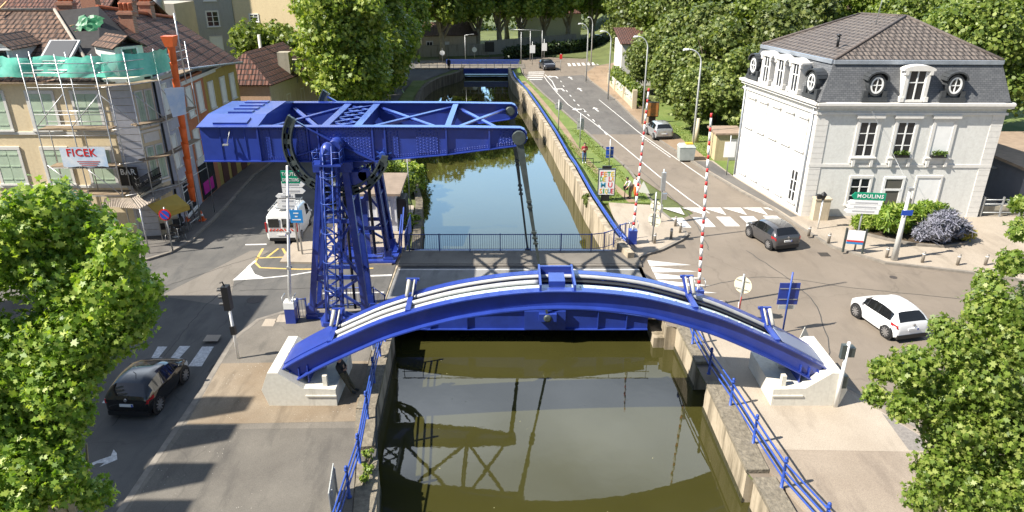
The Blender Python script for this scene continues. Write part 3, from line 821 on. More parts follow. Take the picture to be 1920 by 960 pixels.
# toothed quadrants
def quadrant(y, t):
    b = MB(); c = (-7.72, 8.72); N = 30
    a0, a1 = R(146), R(340)
    def P(r, a, yy): return (c[0] + r * math.cos(a), yy, c[1] + r * math.sin(a))
    def arc(r0, r1, f0=0, f1=1, n=N, y0=y - t / 2, y1=y + t / 2):
        V = []; F = []
        for i in range(n + 1):
            a = a0 + (a1 - a0) * (f0 + (f1 - f0) * i / n)
            V += [P(r0, a, y0), P(r1, a, y0), P(r1, a, y1), P(r0, a, y1)]
        for i in range(n):
            for j in range(4):
                F.append((i * 4 + j, i * 4 + (j + 1) % 4, i * 4 + 4 + (j + 1) % 4, i * 4 + 4 + j))
        F += [(0, 1, 2, 3), (n * 4 + 3, n * 4 + 2, n * 4 + 1, n * 4)]
        b.add(V, F)
    arc(2.30, 2.36); arc(1.95, 2.02)
    k = 8
    for i in range(k):
        f = i / (k - 1) * 0.97
        arc(2.02, 2.30, f, f + 0.03 + (0.035 if i in (0, 7) else 0), 2, y - t * 0.3, y + t * 0.3)
    for i in range(k - 1):      # web with oval openings: strips above and below each hole
        f = i / (k - 1) * 0.97
        arc(2.02, 2.12, f, f + 0.15, 5, y - t * 0.2, y + t * 0.2); arc(2.22, 2.30, f, f + 0.15, 5, y - t * 0.2, y + t * 0.2)
        arc(2.02, 2.30, f + 0.02, f + 0.06, 2, y - t * 0.2, y + t * 0.2); arc(2.02, 2.30, f + 0.108, f + 0.15, 2, y - t * 0.2, y + t * 0.2)
    return b
for y in (YN - 0.33, YF + 0.36):
    q = part(arm, 'toothed_quadrant', quadrant(y, 0.26), GREYSTEEL)
    b = MB(); b.lathe((-7.72, min(y, y + 0.3) - 0.1, 8.72), [(0.3, 0), (0.3, 0.5)], 16, True, 'y')
    for k in range(5):
        a = R(150 + 46 * k)
        b.beam((-7.72, y + (0.16 if y < 33 else -0.16), 8.72), (-7.72 + 2.0 * math.cos(a), y + (0.16 if y < 33 else -0.16), 8.72 + 2.0 * math.sin(a)), 0.06, 0.12, (0, 1, 0))
    part(q, 'hub', b, BLUE)
b = MB(); b.tube([(-12.4, YN - 0.12, 9.3), (-12.55, YN - 0.25, 8.75)], 0.02, 6); b.box(-12.75, -12.5, YN - 0.32, YN - 0.18, 8.66, 8.72)
part(arm, 'work_lamp', b, GALV)

# ---- towers
def tower(label, yl, ys, name='bridge_tower', column=True):
    """yl: (front foot y, front top y), (back foot y, back top y)"""
    xc = -8.35
    t = thing(name, label, 'tower', (xc, yl[0][0], 0.1))
    for (yf, yt) in yl:
        for s, xf, xt in ((-1, -9.72, -8.42), (1, -7.12, -7.36)):
            b = MB()
            for o in (-0.11, 0.11):
                b.beam((xf + o, yf, 0.35), (xt + o * 0.8, yt, 8.0), 0.07, 0.26, (0, 1, 0))
            b.beam((xf, yf - 0.1 * ys, 0.35), (xt, yt - 0.1 * ys, 8.0), 0.3, 0.05, (0, 1, 0))
            lg = part(t, 'leg', b, BLUE)
            b = MB(); b.box(xf - 0.28, xf + 0.28, yf - 0.22, yf + 0.22, 0.12, 0.36); b.prism([(xf - 0.2, yf - 0.15), (xf + 0.2, yf - 0.15), (xf + 0.2, yf + 0.15), (xf - 0.2, yf + 0.15)], 0.36, 0.8)
            part(lg, 'foot', b, BLUE)
        b = MB()
        def L(z, s):
            f = (z - 0.35) / 7.65
            return ((-9.72 + 1.3 * f) if s < 0 else (-7.12 - 0.24 * f), yf + (yt - yf) * f, z)
        for z0, z1 in ((0.6, 2.3), (2.3, 5.2), (5.2, 7.6)) if yf == yl[0][0] else ((5.2, 7.6),):
            b.beam(L(z0, -1), L(z1, 1), 0.13, 0.08, (0, 1, 0)); b.beam(L(z0, 1), L(z1, -1), 0.13, 0.08, (0, 1, 0))
            c_ = [(p + q) / 2 for p, q in zip(L((z0 + z1) / 2, -1), L((z0 + z1) / 2, 1))]
            b.cbox(c_, (0.4, 0.06, 0.4))
        part(t, 'cross_brace', b, BLUE)
        b = MB()
        for z in (2.3, 5.2):
            b.beam(L(z, -1), L(z, 1), 0.1, 0.2)
        parts_each(t, 'tie_beam', b, BLUE)
    b = MB()   # ties between the two frames
    for z in (2.3, 4.3, 6.1, 7.7):
        f = (z - 0.35) / 7.65
        for xf, xt in ((-9.72, -8.42), (-7.12, -7.36)):
            x = xf + (xt - xf) * f
            b.beam((x, yl[0][0] + (yl[0][1] - yl[0][0]) * f, z), (x, yl[1][0] + (yl[1][1] - yl[1][0]) * f, z), 0.1, 0.12)
    parts_each(t, 'side_tie', b, BLUE)
    ya, yb_ = min(yl[0][1], yl[1][1]), max(yl[0][1], yl[1][1])
    b = MB(); b.box(-8.75, -7.05, ya - 0.2, ya + 0.2, 7.6, 8.05); b.box(-8.75, -7.05, yb_ - 0.2, yb_ + 0.2, 7.6, 8.05)
    b.box(-8.05, -7.4, ya - 0.18, ya + 0.18, 8.05, 8.72); b.box(-8.05, -7.4, yb_ - 0.18, yb_ + 0.18, 8.05, 8.72)
    b.lathe((-7.72, ya - 0.2, 8.72), [(0.28, 0), (0.28, yb_ - ya + 0.4)], 16, True, 'y')
    part(t, 'pivot_bearing', b, BLUE)
    return t
tn = tower('nearer blue lattice tower carrying the balance arm, with a caged ladder up its front', [(30.45, 30.1), (31.6, 31.45)], 1)
b = MB()
ct, cb = (-7.95, 29.75, 8.0), (-8.46, 29.75, 0.3)
for dx in (-0.36, 0.36):
    for dy in (-0.2, 0.2):
        b.beam((cb[0] + dx, cb[1] + dy, cb[2]), (ct[0] + dx * 0.95, ct[1] + dy, ct[2]), 0.09, 0.09)
for i in range(14):
    z0 = 0.5 + i * 0.53; z1 = z0 + 0.53
    def C(z, dx, dy):
        f = (z - 0.3) / 7.7
        return (cb[0] + (ct[0] - cb[0]) * f + dx, cb[1] + dy, z)
    s = 1 if i % 2 else -1
    for dy in (-0.2,):
        b.beam(C(z0, -0.34 * s, dy), C(z1, 0.34 * s, dy), 0.08, 0.04, (0, 1, 0))
    for dx in (-0.34, 0.34):
        b.beam(C(z0, dx, -0.2 * s), C(z1, dx, 0.2 * s), 0.04, 0.08)
b.box(-8.95, -7.97, 29.4, 30.1, 0.12, 0.34)
col = part(tn, 'lattice_column', b, BLUE)
b = MB()
for dx in (-0.19, 0.19):
    b.tube([C(0.6, dx, -0.36), C(8.9, dx, -0.36)], 0.03, 6)
for i in range(29):
    z = 0.7 + i * 0.28
    b.tube([C(z, -0.19, -0.36), C(z, 0.19, -0.36)], 0.018, 5)
for z in (1.2, 2.8, 4.4, 5.9, 7.2):   # brackets
    for dx in (-0.19, 0.19): b.tube([C(z, dx, -0.36), C(z, dx, -0.2)], 0.018, 5)
part(col, 'ladder', b, BLUE2)
b = MB()
for z in (2.2, 3.6, 5.0, 6.4, 7.6):
    c_ = C(z, 0, -0.36)
    b.tube([(c_[0] + 0.36 * math.cos(a), c_[1] + 0.05 - 0.42 * math.sin(a), z) for a in [PI * k / 8 for k in range(9)]], 0.018, 5)
for k in (2, 6):
    a = PI * k / 8
    b.tube([(C(2.2, 0, 0)[0] + 0.36 * math.cos(a), 29.44 - 0.42 * math.sin(a), 2.2), (C(7.9, 0, 0)[0] + 0.36 * math.cos(a), 29.44 - 0.42 * math.sin(a), 7.9)], 0.012, 5)
part(col, 'ladder_cage', b, BLUE2)
b = MB(); b.box(-8.55, -7.35, 29.3, 30.15, 8.02, 8.1); b.lathe((-7.95, 29.75, 8.1), [(0.36, 0), (0.36, 0.45), (0.3, 0.68), (0.17, 0.84), (0.02, 0.9)], 18)
cap = part(tn, 'cap_platform', b, BLUE)
b = MB()
for zz_ in (8.38, 8.65):
    b.tube([(-8.53, 30.1, zz_), (-8.53, 29.32, zz_), (-8.2, 29.32, zz_)], 0.018, 5); b.tube([(-7.7, 29.32, zz_), (-7.37, 29.32, zz_), (-7.37, 30.1, zz_)], 0.018, 5)
for p in ((-8.53, 30.1), (-8.53, 29.32), (-8.2, 29.32), (-7.7, 29.32), (-7.37, 29.32), (-7.37, 30.1)):
    b.tube([(p[0], p[1], 8.1), (p[0], p[1], 8.66)], 0.018, 5)
part(cap, 'guard_rail', b, BLUE2)
b = MB(); b.prism([(-9.95, 30.2), (-6.85, 30.2), (-6.7, 30.75), (-9.95, 30.75)], 0.12, 0.2); b.hexa([(-9.05, 29.45, 0.13), (-7.6, 29.45, 0.13), (-7.2, 30.15, 0.13), (-9.3, 30.15, 0.13), (-8.9, 29.75, 0.62), (-8.05, 29.75, 0.62), (-7.95, 30.12, 0.62), (-8.95, 30.12, 0.62)])
part(tn, 'plinth', b, BLUE)
b = MB(); b.tube([(-7.75, 31.0, 0.3), (-7.75, 31.0, 6.4)], 0.07, 8); b.tube([(-7.75, 31.0, 6.4), (-6.2, 30.8, 7.9)], 0.05, 8)
part(tn, 'drive_rod', b, BLACK)
b = MB(); b.beam((-7.4, 30.9, 7.6), (-5.75, 30.9, 8.15), 0.35, 0.3); b.box(-7.3, -6.5, 30.3, 31.2, 6.9, 7.5); b.lathe((-6.6, 30.3, 7.35), [(0.28, 0), (0.28, 0.4)], 14, True, 'y')
part(tn, 'drive_gear', b, BLUE)

tf = tower('farther blue lattice tower beside the white control hut', [(38.85, 36.75), (37.3, 35.55)], -1)
b = MB(); b.box(-9.15, -8.25, 38.0, 38.6, 0.12, 1.5); b.box(-9.1, -8.3, 38.1, 38.5, 1.5, 3.6)
part(tf, 'machine_cabinet', b, BLUE)
b = MB(); b.prism([(-9.95, 36.95), (-6.7, 36.95), (-6.6, 39.1), (-9.95, 39.1)], 0.1, 0.22); b.hexa([(-7.6, 38.5, .22), (-6.62, 38.5, .22), (-6.62, 38.95, .22), (-7.6, 38.95, .22), (-7.5, 38.6, .95), (-7.1, 38.6, .95), (-7.1, 38.9, .95), (-7.5, 38.9, .95)])
part(tf, 'plinth', b, BLUE)
b = MB(); b.tube([(-8.0, 37.9, 0.3), (-8.0, 37.6, 6.6)], 0.09, 8); b.tube([(-8.0, 37.6, 6.6), (-6.4, 36.6, 8.0)], 0.05, 8)
part(tf, 'drive_rod', b, BLACK)

# ---- hanger rods
def hanger(label, a, m):
    t = thing('hanger_rod', label, 'hanger rod', m)
    A, Bq = Vector(a), Vector(m)
    b = MB(); D = Bq - A
    b.beam(A, A + D * 0.33, 0.34, 0.1, (0, 1, 0), 0.2, 0.08)
    b.beam(A + D * 0.33, A + D * 0.52, 0.2, 0.08, (0, 1, 0), 0.14, 0.09)
    b.beam(A + D * 0.52, Bq, 0.12, 0.1, (0, 1, 0), 0.11, 0.1)
    bar = part(t, 'bar', b, GREYSTEEL)
    c = MB()
    for f in (0.33, 0.36, 0.50, 0.53, 0.56):
        c.cbox(A + D * f, (0.24, 0.2, 0.1))
    parts_each(bar, 'clamp', c, GREYSTEEL)
    c = MB(); c.lathe((A.x, A.y - 0.12, A.z), [(0.3, 0), (0.3, 0.24)], 18, True, 'y'); part(t, 'eye', c, GREYSTEEL)
    c = MB(); c.lathe((Bq.x, Bq.y - 0.14, Bq.z), [(0.12, -.04), (0.2, 0), (0.2, 0.28), (.12, .32)], 18, True, 'y'); part(t, 'eye', c, GREYSTEEL)
    return t
hanger('long grey hanger rod from the nearer arm tip to the pin on the deck girder', (0.3, YN - 0.42, 9.05), (1.72, 30.1, 0.28))
hanger('long grey hanger rod from the farther arm tip down outside the deck railing', (-0.06, YF + 0.42, 9.05), (0.95, 38.95, 0.0))

# ---- moving deck
dk = thing('bridge_deck', 'moving blue steel deck with asphalt roadway hung from the hanger rods', 'bridge deck', (0.5, 34.5, 0))
b = MB(); b.box(-6.5, 7.4, 31.65, 36.75, -0.12, 0.0)
part(dk, 'roadway', b, asphalt('deck_asphalt', (0.15, 0.145, 0.135), (0.24, 0.235, 0.225), (0.10, 0.10, 0.098), cracks=False))
b = MB(); b.box(-6.5, 7.38, 36.76, 38.72, -0.1, 0.16); part(dk, 'footway', b, ASPH_P)
b = MB(); b.box(-6.5, 7.38, 30.62, 31.64, -0.1, 0.14); part(dk, 'footway', b, PAVE)
b = MB(); b.box(-6.5, 7.4, 36.6, 36.75, 0.0, 0.13); part(dk, 'kerb', b, KERB)
gx = [-5.85 + i * 0.5 for i in range(26)]
def gtop(x):
    u = (x - 0.6) / 6.6
    return 0.66 - 0.62 * max(0, abs(u) - 0.25) ** 1.6 / 0.75 ** 1.6
for y in (30.45, 38.85):
    b = MB()
    V = [(x, y, -0.5) for x in gx] + [(x, y, gtop(x) if y < 33 else 0.05) for x in gx]
    n = len(gx)
    b.slab([(x, y + 0.02, -0.5) for x in gx] + [(x, y + 0.02, gtop(x) if y < 33 else 0.05) for x in reversed(gx)], (0, -1, 0), 0.04)
    gd = part(dk, 'girder', b, BLUE)
    fl = MB()
    for a, c in zip(gx[:-1], gx[1:]):
        fl.beam((a, y, (gtop(a) if y < 33 else 0.05) + 0.02), (c, y, (gtop(c) if y < 33 else 0.05) + 0.02), 0.34, 0.035)
    fl.box(gx[0], gx[-1], y - 0.17, y + 0.17, -0.53, -0.5)
    for x in (-4, -2.2, 1.2, 2.2, 4.2, 5.6): fl.box(x - 0.02, x + 0.02, y - 0.14, y - 0.03, -0.5, (gtop(x) if y < 33 else 0.05))
    part(gd, 'flange', fl, BLUE)
b = MB()
for i in range(12):
    x = -5.8 + i * 1.12; b.box(x, x + 0.12, 30.6, 38.7, -0.5, -0.12)
part(dk, 'floor_beam', b, BLUE)
b = MB(); b.box(0.6, 2.6, 30.2, 30.42, -0.45, 0.55); b.box(1.3, 2.15, 29.98, 30.2, 0.1, 0.5)
part(dk, 'hanger_bracket', b, BLUE)
b = MB()
b.strip([(-6.4, 32.1), (7.2, 32.1)], 0.12, 0.004); b.strip([(-6.4, 36.3), (7.2, 36.3)], 0.12, 0.004); b.strip([(-3, 34.2), (4, 34.2)], 0.12, 0.004)
part(dk, 'lane_line', b, LINE)
b = MB()
for i in range(14):
    x = -5.5 + i * 0.95
    b.tube([(x, 30.75, 0.14), (x, 30.75, 1.0)], 0.02, 6)
b.tube([(-5.6, 30.75, 1.0), (7.0, 30.75, 1.0)], 0.025, 6); b.tube([(-5.6, 30.75, 0.6), (7.0, 30.75, 0.6)], 0.018, 6)
part(dk, 'handrail', b, BLUE2)

def railing(label, pts, h=1.05, step=1.9, bar=0.13, z0=0.12, m=None, name='railing', loc=None):
    m = m or BLUE2
    t = thing(name, label, 'railing', (pts[0][0], pts[0][1], z0))
    P = [Vector((p[0], p[1], 0)) for p in pts]
    for zt, r in ((h, 0.03), (0.12, 0.02)):
        b = MB(); b.tube([(p.x, p.y, z0 + zt) for p in P], r, 6); part(t, 'rail', b, m)
    bars = MB(); posts = []
    for a, c in zip(P[:-1], P[1:]):
        l = (c - a).length; k = max(1, round(l / step))
        for i in range(k): posts.append(a + (c - a) * (i / k))
        k = max(1, int(l / bar))
        for i in range(k):
            q = a + (c - a) * ((i + .5) / k); bars.add([(q.x - .009, q.y, z0 + .12), (q.x + .009, q.y, z0 + .12), (q.x, q.y + .012, z0 + .12), (q.x - .009, q.y, z0 + h), (q.x + .009, q.y, z0 + h), (q.x, q.y + .012, z0 + h)], [(0, 1, 4, 3), (1, 2, 5, 4), (2, 0, 3, 5)])
    posts.append(P[-1])
    part(t, 'bar_infill', bars, m)
    for q in posts:
        b = MB(); b.box(q.x - .03, q.x + .03, q.y - .03, q.y + .03, z0 - .1, z0 + h + .06); part(t, 'post', b, m)
    return t
BARS = mat('dark_blue_bars', (0.03, 0.06, 0.24), 0.5)
railing('long blue bar railing along the far footway of the lift bridge deck', [(-6.1, 38.62), (4.7, 38.66), (5.5, 38.9), (6.15, 39.45), (6.6, 40.15)], m=BARS, z0=0.16)
railing('short blue bar railing on the corner pavement beside the blue barrier box', [(6.6, 40.3), (7.0, 40.55), (7.45, 40.7)], m=BARS)
railing('blue bar railing between the white barrier box and the tower foot', [(-10.35, 30.3), (-9.95, 30.3)], m=BARS, step=1)
railing('blue bar railing behind the tower foot at the quay corner', [(-9.6, 31.5), (-6.9, 31.55), (-6.2, 30.7)], m=BARS, step=1.2)
railing('dark blue bar railing between the control hut and the canal edge', [(-7.0, 38.75), (-6.35, 38.75), (-6.45, 42)], m=BARS, step=1.2)
b = MB(); b.beam((-6.75, 38.4, 0.1), (-6.75, 40.6, 1.6), 0.06, 0.5); b.beam((-6.6, 38.4, 0.1), (-6.6, 40.6, 2.2), 0.07, 0.12)
t = thing('access_stair', 'steep blue access stair at the canal edge by the farther tower', 'stair', (-6.7, 39, 0.1)); part(t, 'stringer', b, BLUE2)

# tube railings on the near quays
def tube_rail(label, P, side):
    t = thing('quay_railing', label, 'railing', (P[0][0], P[0][1], 0.15))
    for z in (0.42, 0.72, 1.02):
        b = MB(); b.tube([(p[0], p[1], 0.12 + z) for p in P], 0.034, 8); part(t, 'rail', b, BLUE2)
    for p in P[:-1] if True else P:
        b = MB(); b.lathe((p[0], p[1], 0.13), [(0.09, 0), (0.09, 0.02), (0.055, 0.03), (0.05, 1.08), (0.075, 1.1), (0.075, 1.13), (0.04, 1.15), (0.065, 1.2), (0.05, 1.26), (0.0, 1.29)], 10)
        part(t, 'post', b, BLUE2)
    return t
tube_rail('blue three-tube railing with knobbed posts beside the man and the grey quay', [G(u, v, 0.15)[:2] for u, v in ((722, 640), (713, 668), (702, 718), (690, 785), (675, 868), (655, 931))] + [(-5.35, 15.2), (-4.6, 12)], 1)
tube_rail('blue three-tube railing with knobbed posts along the sunny tow path', [(7.95 + .35, 29.6)] + [G(u, v, 0.15)[:2] for u, v in ((1298, 645), (1329, 700), (1369, 760), (1412, 831), (1465, 914))] + [(9.5, 16.4), (9.7, 13)], -1)

# ================================================================== ARCHED PIPE BRIDGE
RIB_T = smooth_line([(-9.02, 1.52), (-8.2, 2.02), (-7.27, 2.52), (-6.0, 3.15), (-4.86, 3.66), (-3.22, 4.2), (-1.8, 4.55), (0, 4.83), (1.7, 4.93), (3.4, 4.86), (5.3, 4.58), (7.67, 3.86), (9.2, 3.2), (10.39, 2.62), (11.4, 2.08), (12.3, 1.55)], 4)
def rib_z(x):
    xs_ = [p[0] for p in RIB_T]; zs_ = [p[1] for p in RIB_T]
    return float(np.interp(x, xs_, zs_))
def rib_n(x):
    d = (rib_z(x + .2) - rib_z(x - .2)) / .4
    l = math.hypot(1, d); return (-d / l, 1 / l)
pbr = thing('arched_pipe_bridge', 'low blue steel arch carrying white pipes over the canal between two concrete blocks', 'pipe bridge', (1.6, 24.4, 0.1))
def rib(y, depth, fw):
    xs_ = [-9.02 + i * (21.32 / 60) for i in range(61)]
    web = MB(); fl = MB()
    pt = [(x, rib_z(x)) for x in xs_]
    nb = [(x - rib_n(x)[0] * depth, rib_z(x) - rib_n(x)[1] * depth) for x in xs_]
    V = []
    for yy in (y - .02, y + .02):
        V += [(p[0], yy, p[1]) for p in pt] + [(p[0], yy, p[1]) for p in nb]
    n = 61; F = []
    for i in range(n - 1):
        F += [(n + i, n + i + 1, i + 1, i), (2 * n + i, 2 * n + i + 1, 3 * n + i + 1, 3 * n + i)]
    web.add(V, F)
    for L_, f2 in ((pt, fw), (nb, fw + .2)):
        for a, c in zip(L_[:-1], L_[1:]):
            fl.beam((a[0], y, a[1]), (c[0], y, c[1]), f2, 0.05)
    for xq in (-9.0, 12.28):
        nx, nz = rib_n(xq); a = (xq, rib_z(xq))
        fl.beam((a[0], y, a[1]), (a[0] - nx * depth, y, a[1] - nz * depth), fw, 0.05, (0, 1, 0))
    return web, fl
for y, dp, fw in ((23.62, 0.66, 0.34), (25.2, 0.66, 0.34)):
    wb, fl = rib(y, dp, fw)
    rp = part(pbr, 'arch_rib', wb, BLUE); part(rp, 'flange', fl, BLUE)
PIPEW = mat('pipe_cladding', (0.42, 0.42, 0.41), 0.4, noise=(3, 0.12))
SKYPANEL = mat('sky_tinted_panel', (0.47, 0.54, 0.52), 0.25, noise=(2, 0.1))  # greenish sky reflection put into the glossy panel's colour
def along(y, x0, x1, off, n=46):
    out = []
    for i in range(n + 1):
        x = x0 + (x1 - x0) * i / n; nx, nz = rib_n(x)
        out.append((x + nx * off, y, rib_z(x) + nz * off))
    return out
b = MB(); b.tube(along(24.92, -7.1, 12.0, -0.04), 0.085, 10); part(pbr, 'pipe', b, PIPEW)
b = MB(); b.tube(along(24.4, -7.1, 1.0, -0.03), 0.1, 10); part(pbr, 'pipe', b, PIPEW)
def ribbonx(y0, y1, x0, x1, off, t):
    b = MB(); A = along(y0, x0, x1, off); Q = along(y1, x0, x1, off)
    for i in range(len(A) - 1):
        b.beam([(p + q) / 2 for p, q in zip(A[i], Q[i])], [(p + q) / 2 for p, q in zip(A[i + 1], Q[i + 1])], abs(y1 - y0), t)
    return b
part(pbr, 'cable_tray', ribbonx(24.55, 24.78, -7.1, 12.0, -0.12, 0.05), BLACK)
part(pbr, 'deck_panel', ribbonx(23.84, 24.28, -3.0, 12.0, -0.1, 0.03), SKYPANEL)
part(pbr, 'deck_panel', ribbonx(23.84, 24.28, -7.1, -3.0, -0.1, 0.03), PIPEW)
part(pbr, 'soffit', ribbonx(23.66, 25.15, -8.5, 12.0, -0.5, 0.03), BLUE)
part(pbr, 'end_cover', ribbonx(23.8, 25.02, -9.0, -7.15, 0.035, 0.05), BLUE)
part(pbr, 'end_cover', ribbonx(23.8, 25.02, 10.5, 12.25, 0.035, 0.05), mat('grey_blue_cover', (0.22, 0.25, 0.36), 0.35))
b = MB()
for i in range(28):
    x = -2.6 + i * 0.52; p = along(24.07, x, x + .01, -0.06, 1)[0]; b.cbox(p, (0.06, 0.06, 0.05))
parts_each(pbr, 'stud', b, WHITE)
b = MB()
for i in range(18):
    x = -6.6 + i * 1.02; p = along(24.4, x, x + .01, -0.22, 1)[0]; b.box(p[0] - .04, p[0] + .04, 23.68, 25.14, p[2] - .05, p[2])
part(pbr, 'cross_tie', b, BLUE)
for i, x in enumerate((-7.05, -3.95, 6.95, 10.25)):
    s = 1 if x > 0 else -1
    z = rib_z(x)
    b = MB(); b.beam((x, 25.05, z - 0.1), (x - .15 * s, 25.45, z + 0.6), 0.16, 0.1, (1, 0, 0)); b.beam((x + 0.24 * s, 25.05, z - 0.2), (x + .12 * s, 25.4, z + 0.5), 0.1, 0.1, (1, 0, 0))
    b.beam((x - .05, 25.1, z + .05), (x + .0, 23.66, z + .05), 0.2, 0.1); b.box(x - .26, x + .26, 25.36, 25.46, z + .5, z + .6)
    br = part(pbr, 'bracket', b, BLUE)
    b = MB(); b.tube([(x + .18 * s, 24.75, z + .12), (x + .12 * s, 25.2, z + .62)], 0.075, 10); b.tube([(x - .04 * s, 24.75, z + .12), (x - .1 * s, 25.22, z + .62)], 0.035, 10)
    part(br, 'floodlight', b, mat('lamp_tube', (0.5, 0.48, 0.42), 0.4))
z = rib_z(1.6)
b = MB(); b.box(1.4, 2.0, 23.95, 24.75, z - .05, z + 0.2); b.box(1.02, 1.1, 23.5, 25.4, z - .02, z + .26); b.box(2.3, 2.38, 23.5, 25.4, z - .02, z + .26); b.box(1.1, 2.3, 25.1, 25.2, z, z + .3)
part(pbr, 'crown_saddle', b, BLUE)
# abutment blocks
def block(label, s, x0):
    t = thing('concrete_block', label, 'abutment', (x0, 24.5, 0.12))
    def X(d): return x0 + s * d      # d: distance from the outer end towards the canal
    prof = [(0.12, 0.1), (2.78, 0.1), (2.78, 0.88), (1.55, 0.92), (0.62, 1.62), (0.22, 1.62), (-0.1, 0.85)]
    P0 = [(X(d), 23.1, z) for d, z in prof]
    b = MB(); b.slab(P0, (0, 1, 0), 2.85)
    part(t, 'footing', b, CONCL)
    b = MB(); b.box(min(X(1.6), X(2.8)), max(X(1.6), X(2.8)), 23.06, 23.1, 0.55, 0.62)
    part(t, 'ledge', b, CONCL)
    b = MB(); b.hexa([(min(X(1.55), X(2.1)), 24.6, .9), (max(X(1.55), X(2.1)), 24.6, .9), (max(X(1.55), X(2.1)), 25.1, .9), (min(X(1.55), X(2.1)), 25.1, .9)] + [(min(X(1.55), X(2.1)), 24.6, 1.75), (max(X(1.55), X(2.1)), 24.6, 1.75), (max(X(1.55), X(2.1)), 25.1, 1.75), (min(X(1.55), X(2.1)), 25.1, 1.75)])
    b.box(min(X(2.25), X(2.42)), max(X(2.25), X(2.42)), 23.3, 23.5, 0.88, 1.35)
    part(t, 'pedestal', b, CONCL)
    b = MB()
    for d in (0.95, 1.3, 1.65):
        b.hexa([(X(d) - .02, 23.5, .9), (X(d) + .02, 23.5, .9), (X(d) + .02, 25.2, .9), (X(d) - .02, 25.2, .9), (X(d) - .02, 23.5, 1.1 + d * .35), (X(d) + .02, 23.5, 1.1 + d * .35), (X(d) + .02, 25.2, 1.1 + d * .35), (X(d) - .02, 25.2, 1.1 + d * .35)])
    part(t, 'base_plate', b, BLUE)
    return t
block('pale concrete block under the end of the pipe arch where the man leans', 1, -9.65)
block('pale concrete block under the pipe arch end beside the sunny tow path and leaning post', -1, 12.95)
# ================================================================== BUILDINGS
class Fac:
    """facade frame: origin p (x, y), unit u along it (left to right seen from outside), outward normal n"""
    def __init__(self, p, q):
        self.p = Vector((p[0], p[1], 0)); d = Vector((q[0] - p[0], q[1] - p[1], 0)); self.w = d.length
        self.u = d.normalized(); self.n = Vector((self.u.y, -self.u.x, 0))
    def pt(self, u, z, d=0.0):
        q = self.p + self.u * u + self.n * d
        return (q.x, q.y, z)
    def box(self, mb, u0, u1, z0, z1, d0, d1):
        return mb.hexa([self.pt(u0, z0, d1), self.pt(u1, z0, d1), self.pt(u1, z0, d0), self.pt(u0, z0, d0), self.pt(u0, z1, d1), self.pt(u1, z1, d1), self.pt(u1, z1, d0), self.pt(u0, z1, d0)])

SHUT = mat('sage_shutter', (0.42, 0.52, 0.39), 0.7, noise=(3, 0.1))
STONEW = mat('white_stone', (0.66, 0.64, 0.6), 0.85, noise=(4, 0.08))
def window(t, F, u, z, w, h, style='glass', frame=STONEW, sw=0.13, sill=True, lintel=False, mull=(1, 2), fm=None):
    """surround + sash + glass; style 'shutter' closes it with two leaves, 'roller' with a blind"""
    fm = fm or WHITE
    b = MB()
    F.box(b, u - w / 2 - sw, u - w / 2, z, z + h, 0.0, 0.07); F.box(b, u + w / 2, u + w / 2 + sw, z, z + h, 0.0, 0.07)
    F.box(b, u - w / 2 - sw, u + w / 2 + sw, z + h, z + h + sw * 1.2, 0.0, 0.075)
    if lintel:
        F.box(b, u - w / 2 - sw * 1.6, u + w / 2 + sw * 1.6, z + h + sw * 1.2, z + h + sw * 2.3, 0.0, 0.2)
        F.box(b, u - w / 2 - sw * 1.3, u + w / 2 + sw * 1.3, z - 0.42, z - 0.1, 0.0, 0.09)
        for s in (-1, 1): F.box(b, u + s * w * .52 - .09, u + s * w * .52 + .09, z - 0.62, z - 0.1, 0.09, 0.17)
    wd = part(t, 'window', b, frame)
    if sill:
        b = MB(); F.box(b, u - w / 2 - sw * 1.3, u + w / 2 + sw * 1.3, z - 0.1, z, 0.0, 0.2 if lintel else 0.13); part(wd, 'sill', b, frame)
    if style == 'shutter':
        b = MB()
        for s in (-1, 1):
            c = u + s * w / 4
            F.box(b, c - w / 4 + .012, c + w / 4 - .012, z + .01, z + h - .01, 0.0, 0.055)
            for zz_ in (0.12, 0.5, 0.84): F.box(b, c - w / 4 + .05, c + w / 4 - .05, z + h * zz_, z + h * zz_ + .09, 0.055, 0.075)
        part(wd, 'shutter', b, SHUT)
    elif style == 'roller':
        b = MB(); F.box(b, u - w / 2, u + w / 2, z, z + h, 0.0, 0.03); part(wd, 'roller_blind', b, WHITE)
    else:
        b = MB(); F.box(b, u - w / 2, u + w / 2, z, z + h, 0.0, 0.015); part(wd, 'pane', b, DARKGLASS)
        b = MB(); nx, nz = mull
        F.box(b, u - w / 2, u - w / 2 + .06, z, z + h, 0.015, 0.05); F.box(b, u + w / 2 - .06, u + w / 2, z, z + h, 0.015, 0.05)
        F.box(b, u - w / 2 + .06, u + w / 2 - .06, z, z + .07, 0.015, 0.05); F.box(b, u - w / 2 + .06, u + w / 2 - .06, z + h - .06, z + h, 0.015, 0.05)
        for i in range(nx): c = u - w / 2 + w * (i + 1) / (nx + 1); F.box(b, c - .045, c + .045, z + .07, z + h - .06, 0.015, 0.055)
        for i in range(nz): c = z + h * (i + 1) / (nz + 1); F.box(b, u - w / 2 + .06, u + w / 2 - .06, c - .025, c + .025, 0.015, 0.045)
        part(wd, 'sash', b, fm)
    return wd
def roof_part(t, name, faces, m, n=None, th=0.12, parent=None):
    b = MB()
    for f in faces:
        V = [Vector(p) for p in f]; nn = (V[1] - V[0]).cross(V[2] - V[0]).normalized()
        if nn.z < 0: nn = -nn
        b.slab(f if (V[1] - V[0]).cross(V[2] - V[0]).z > 0 else f[::-1], -nn, th)
    o = part(parent or t, name, b, m)
    slope_uv(o)
    return o
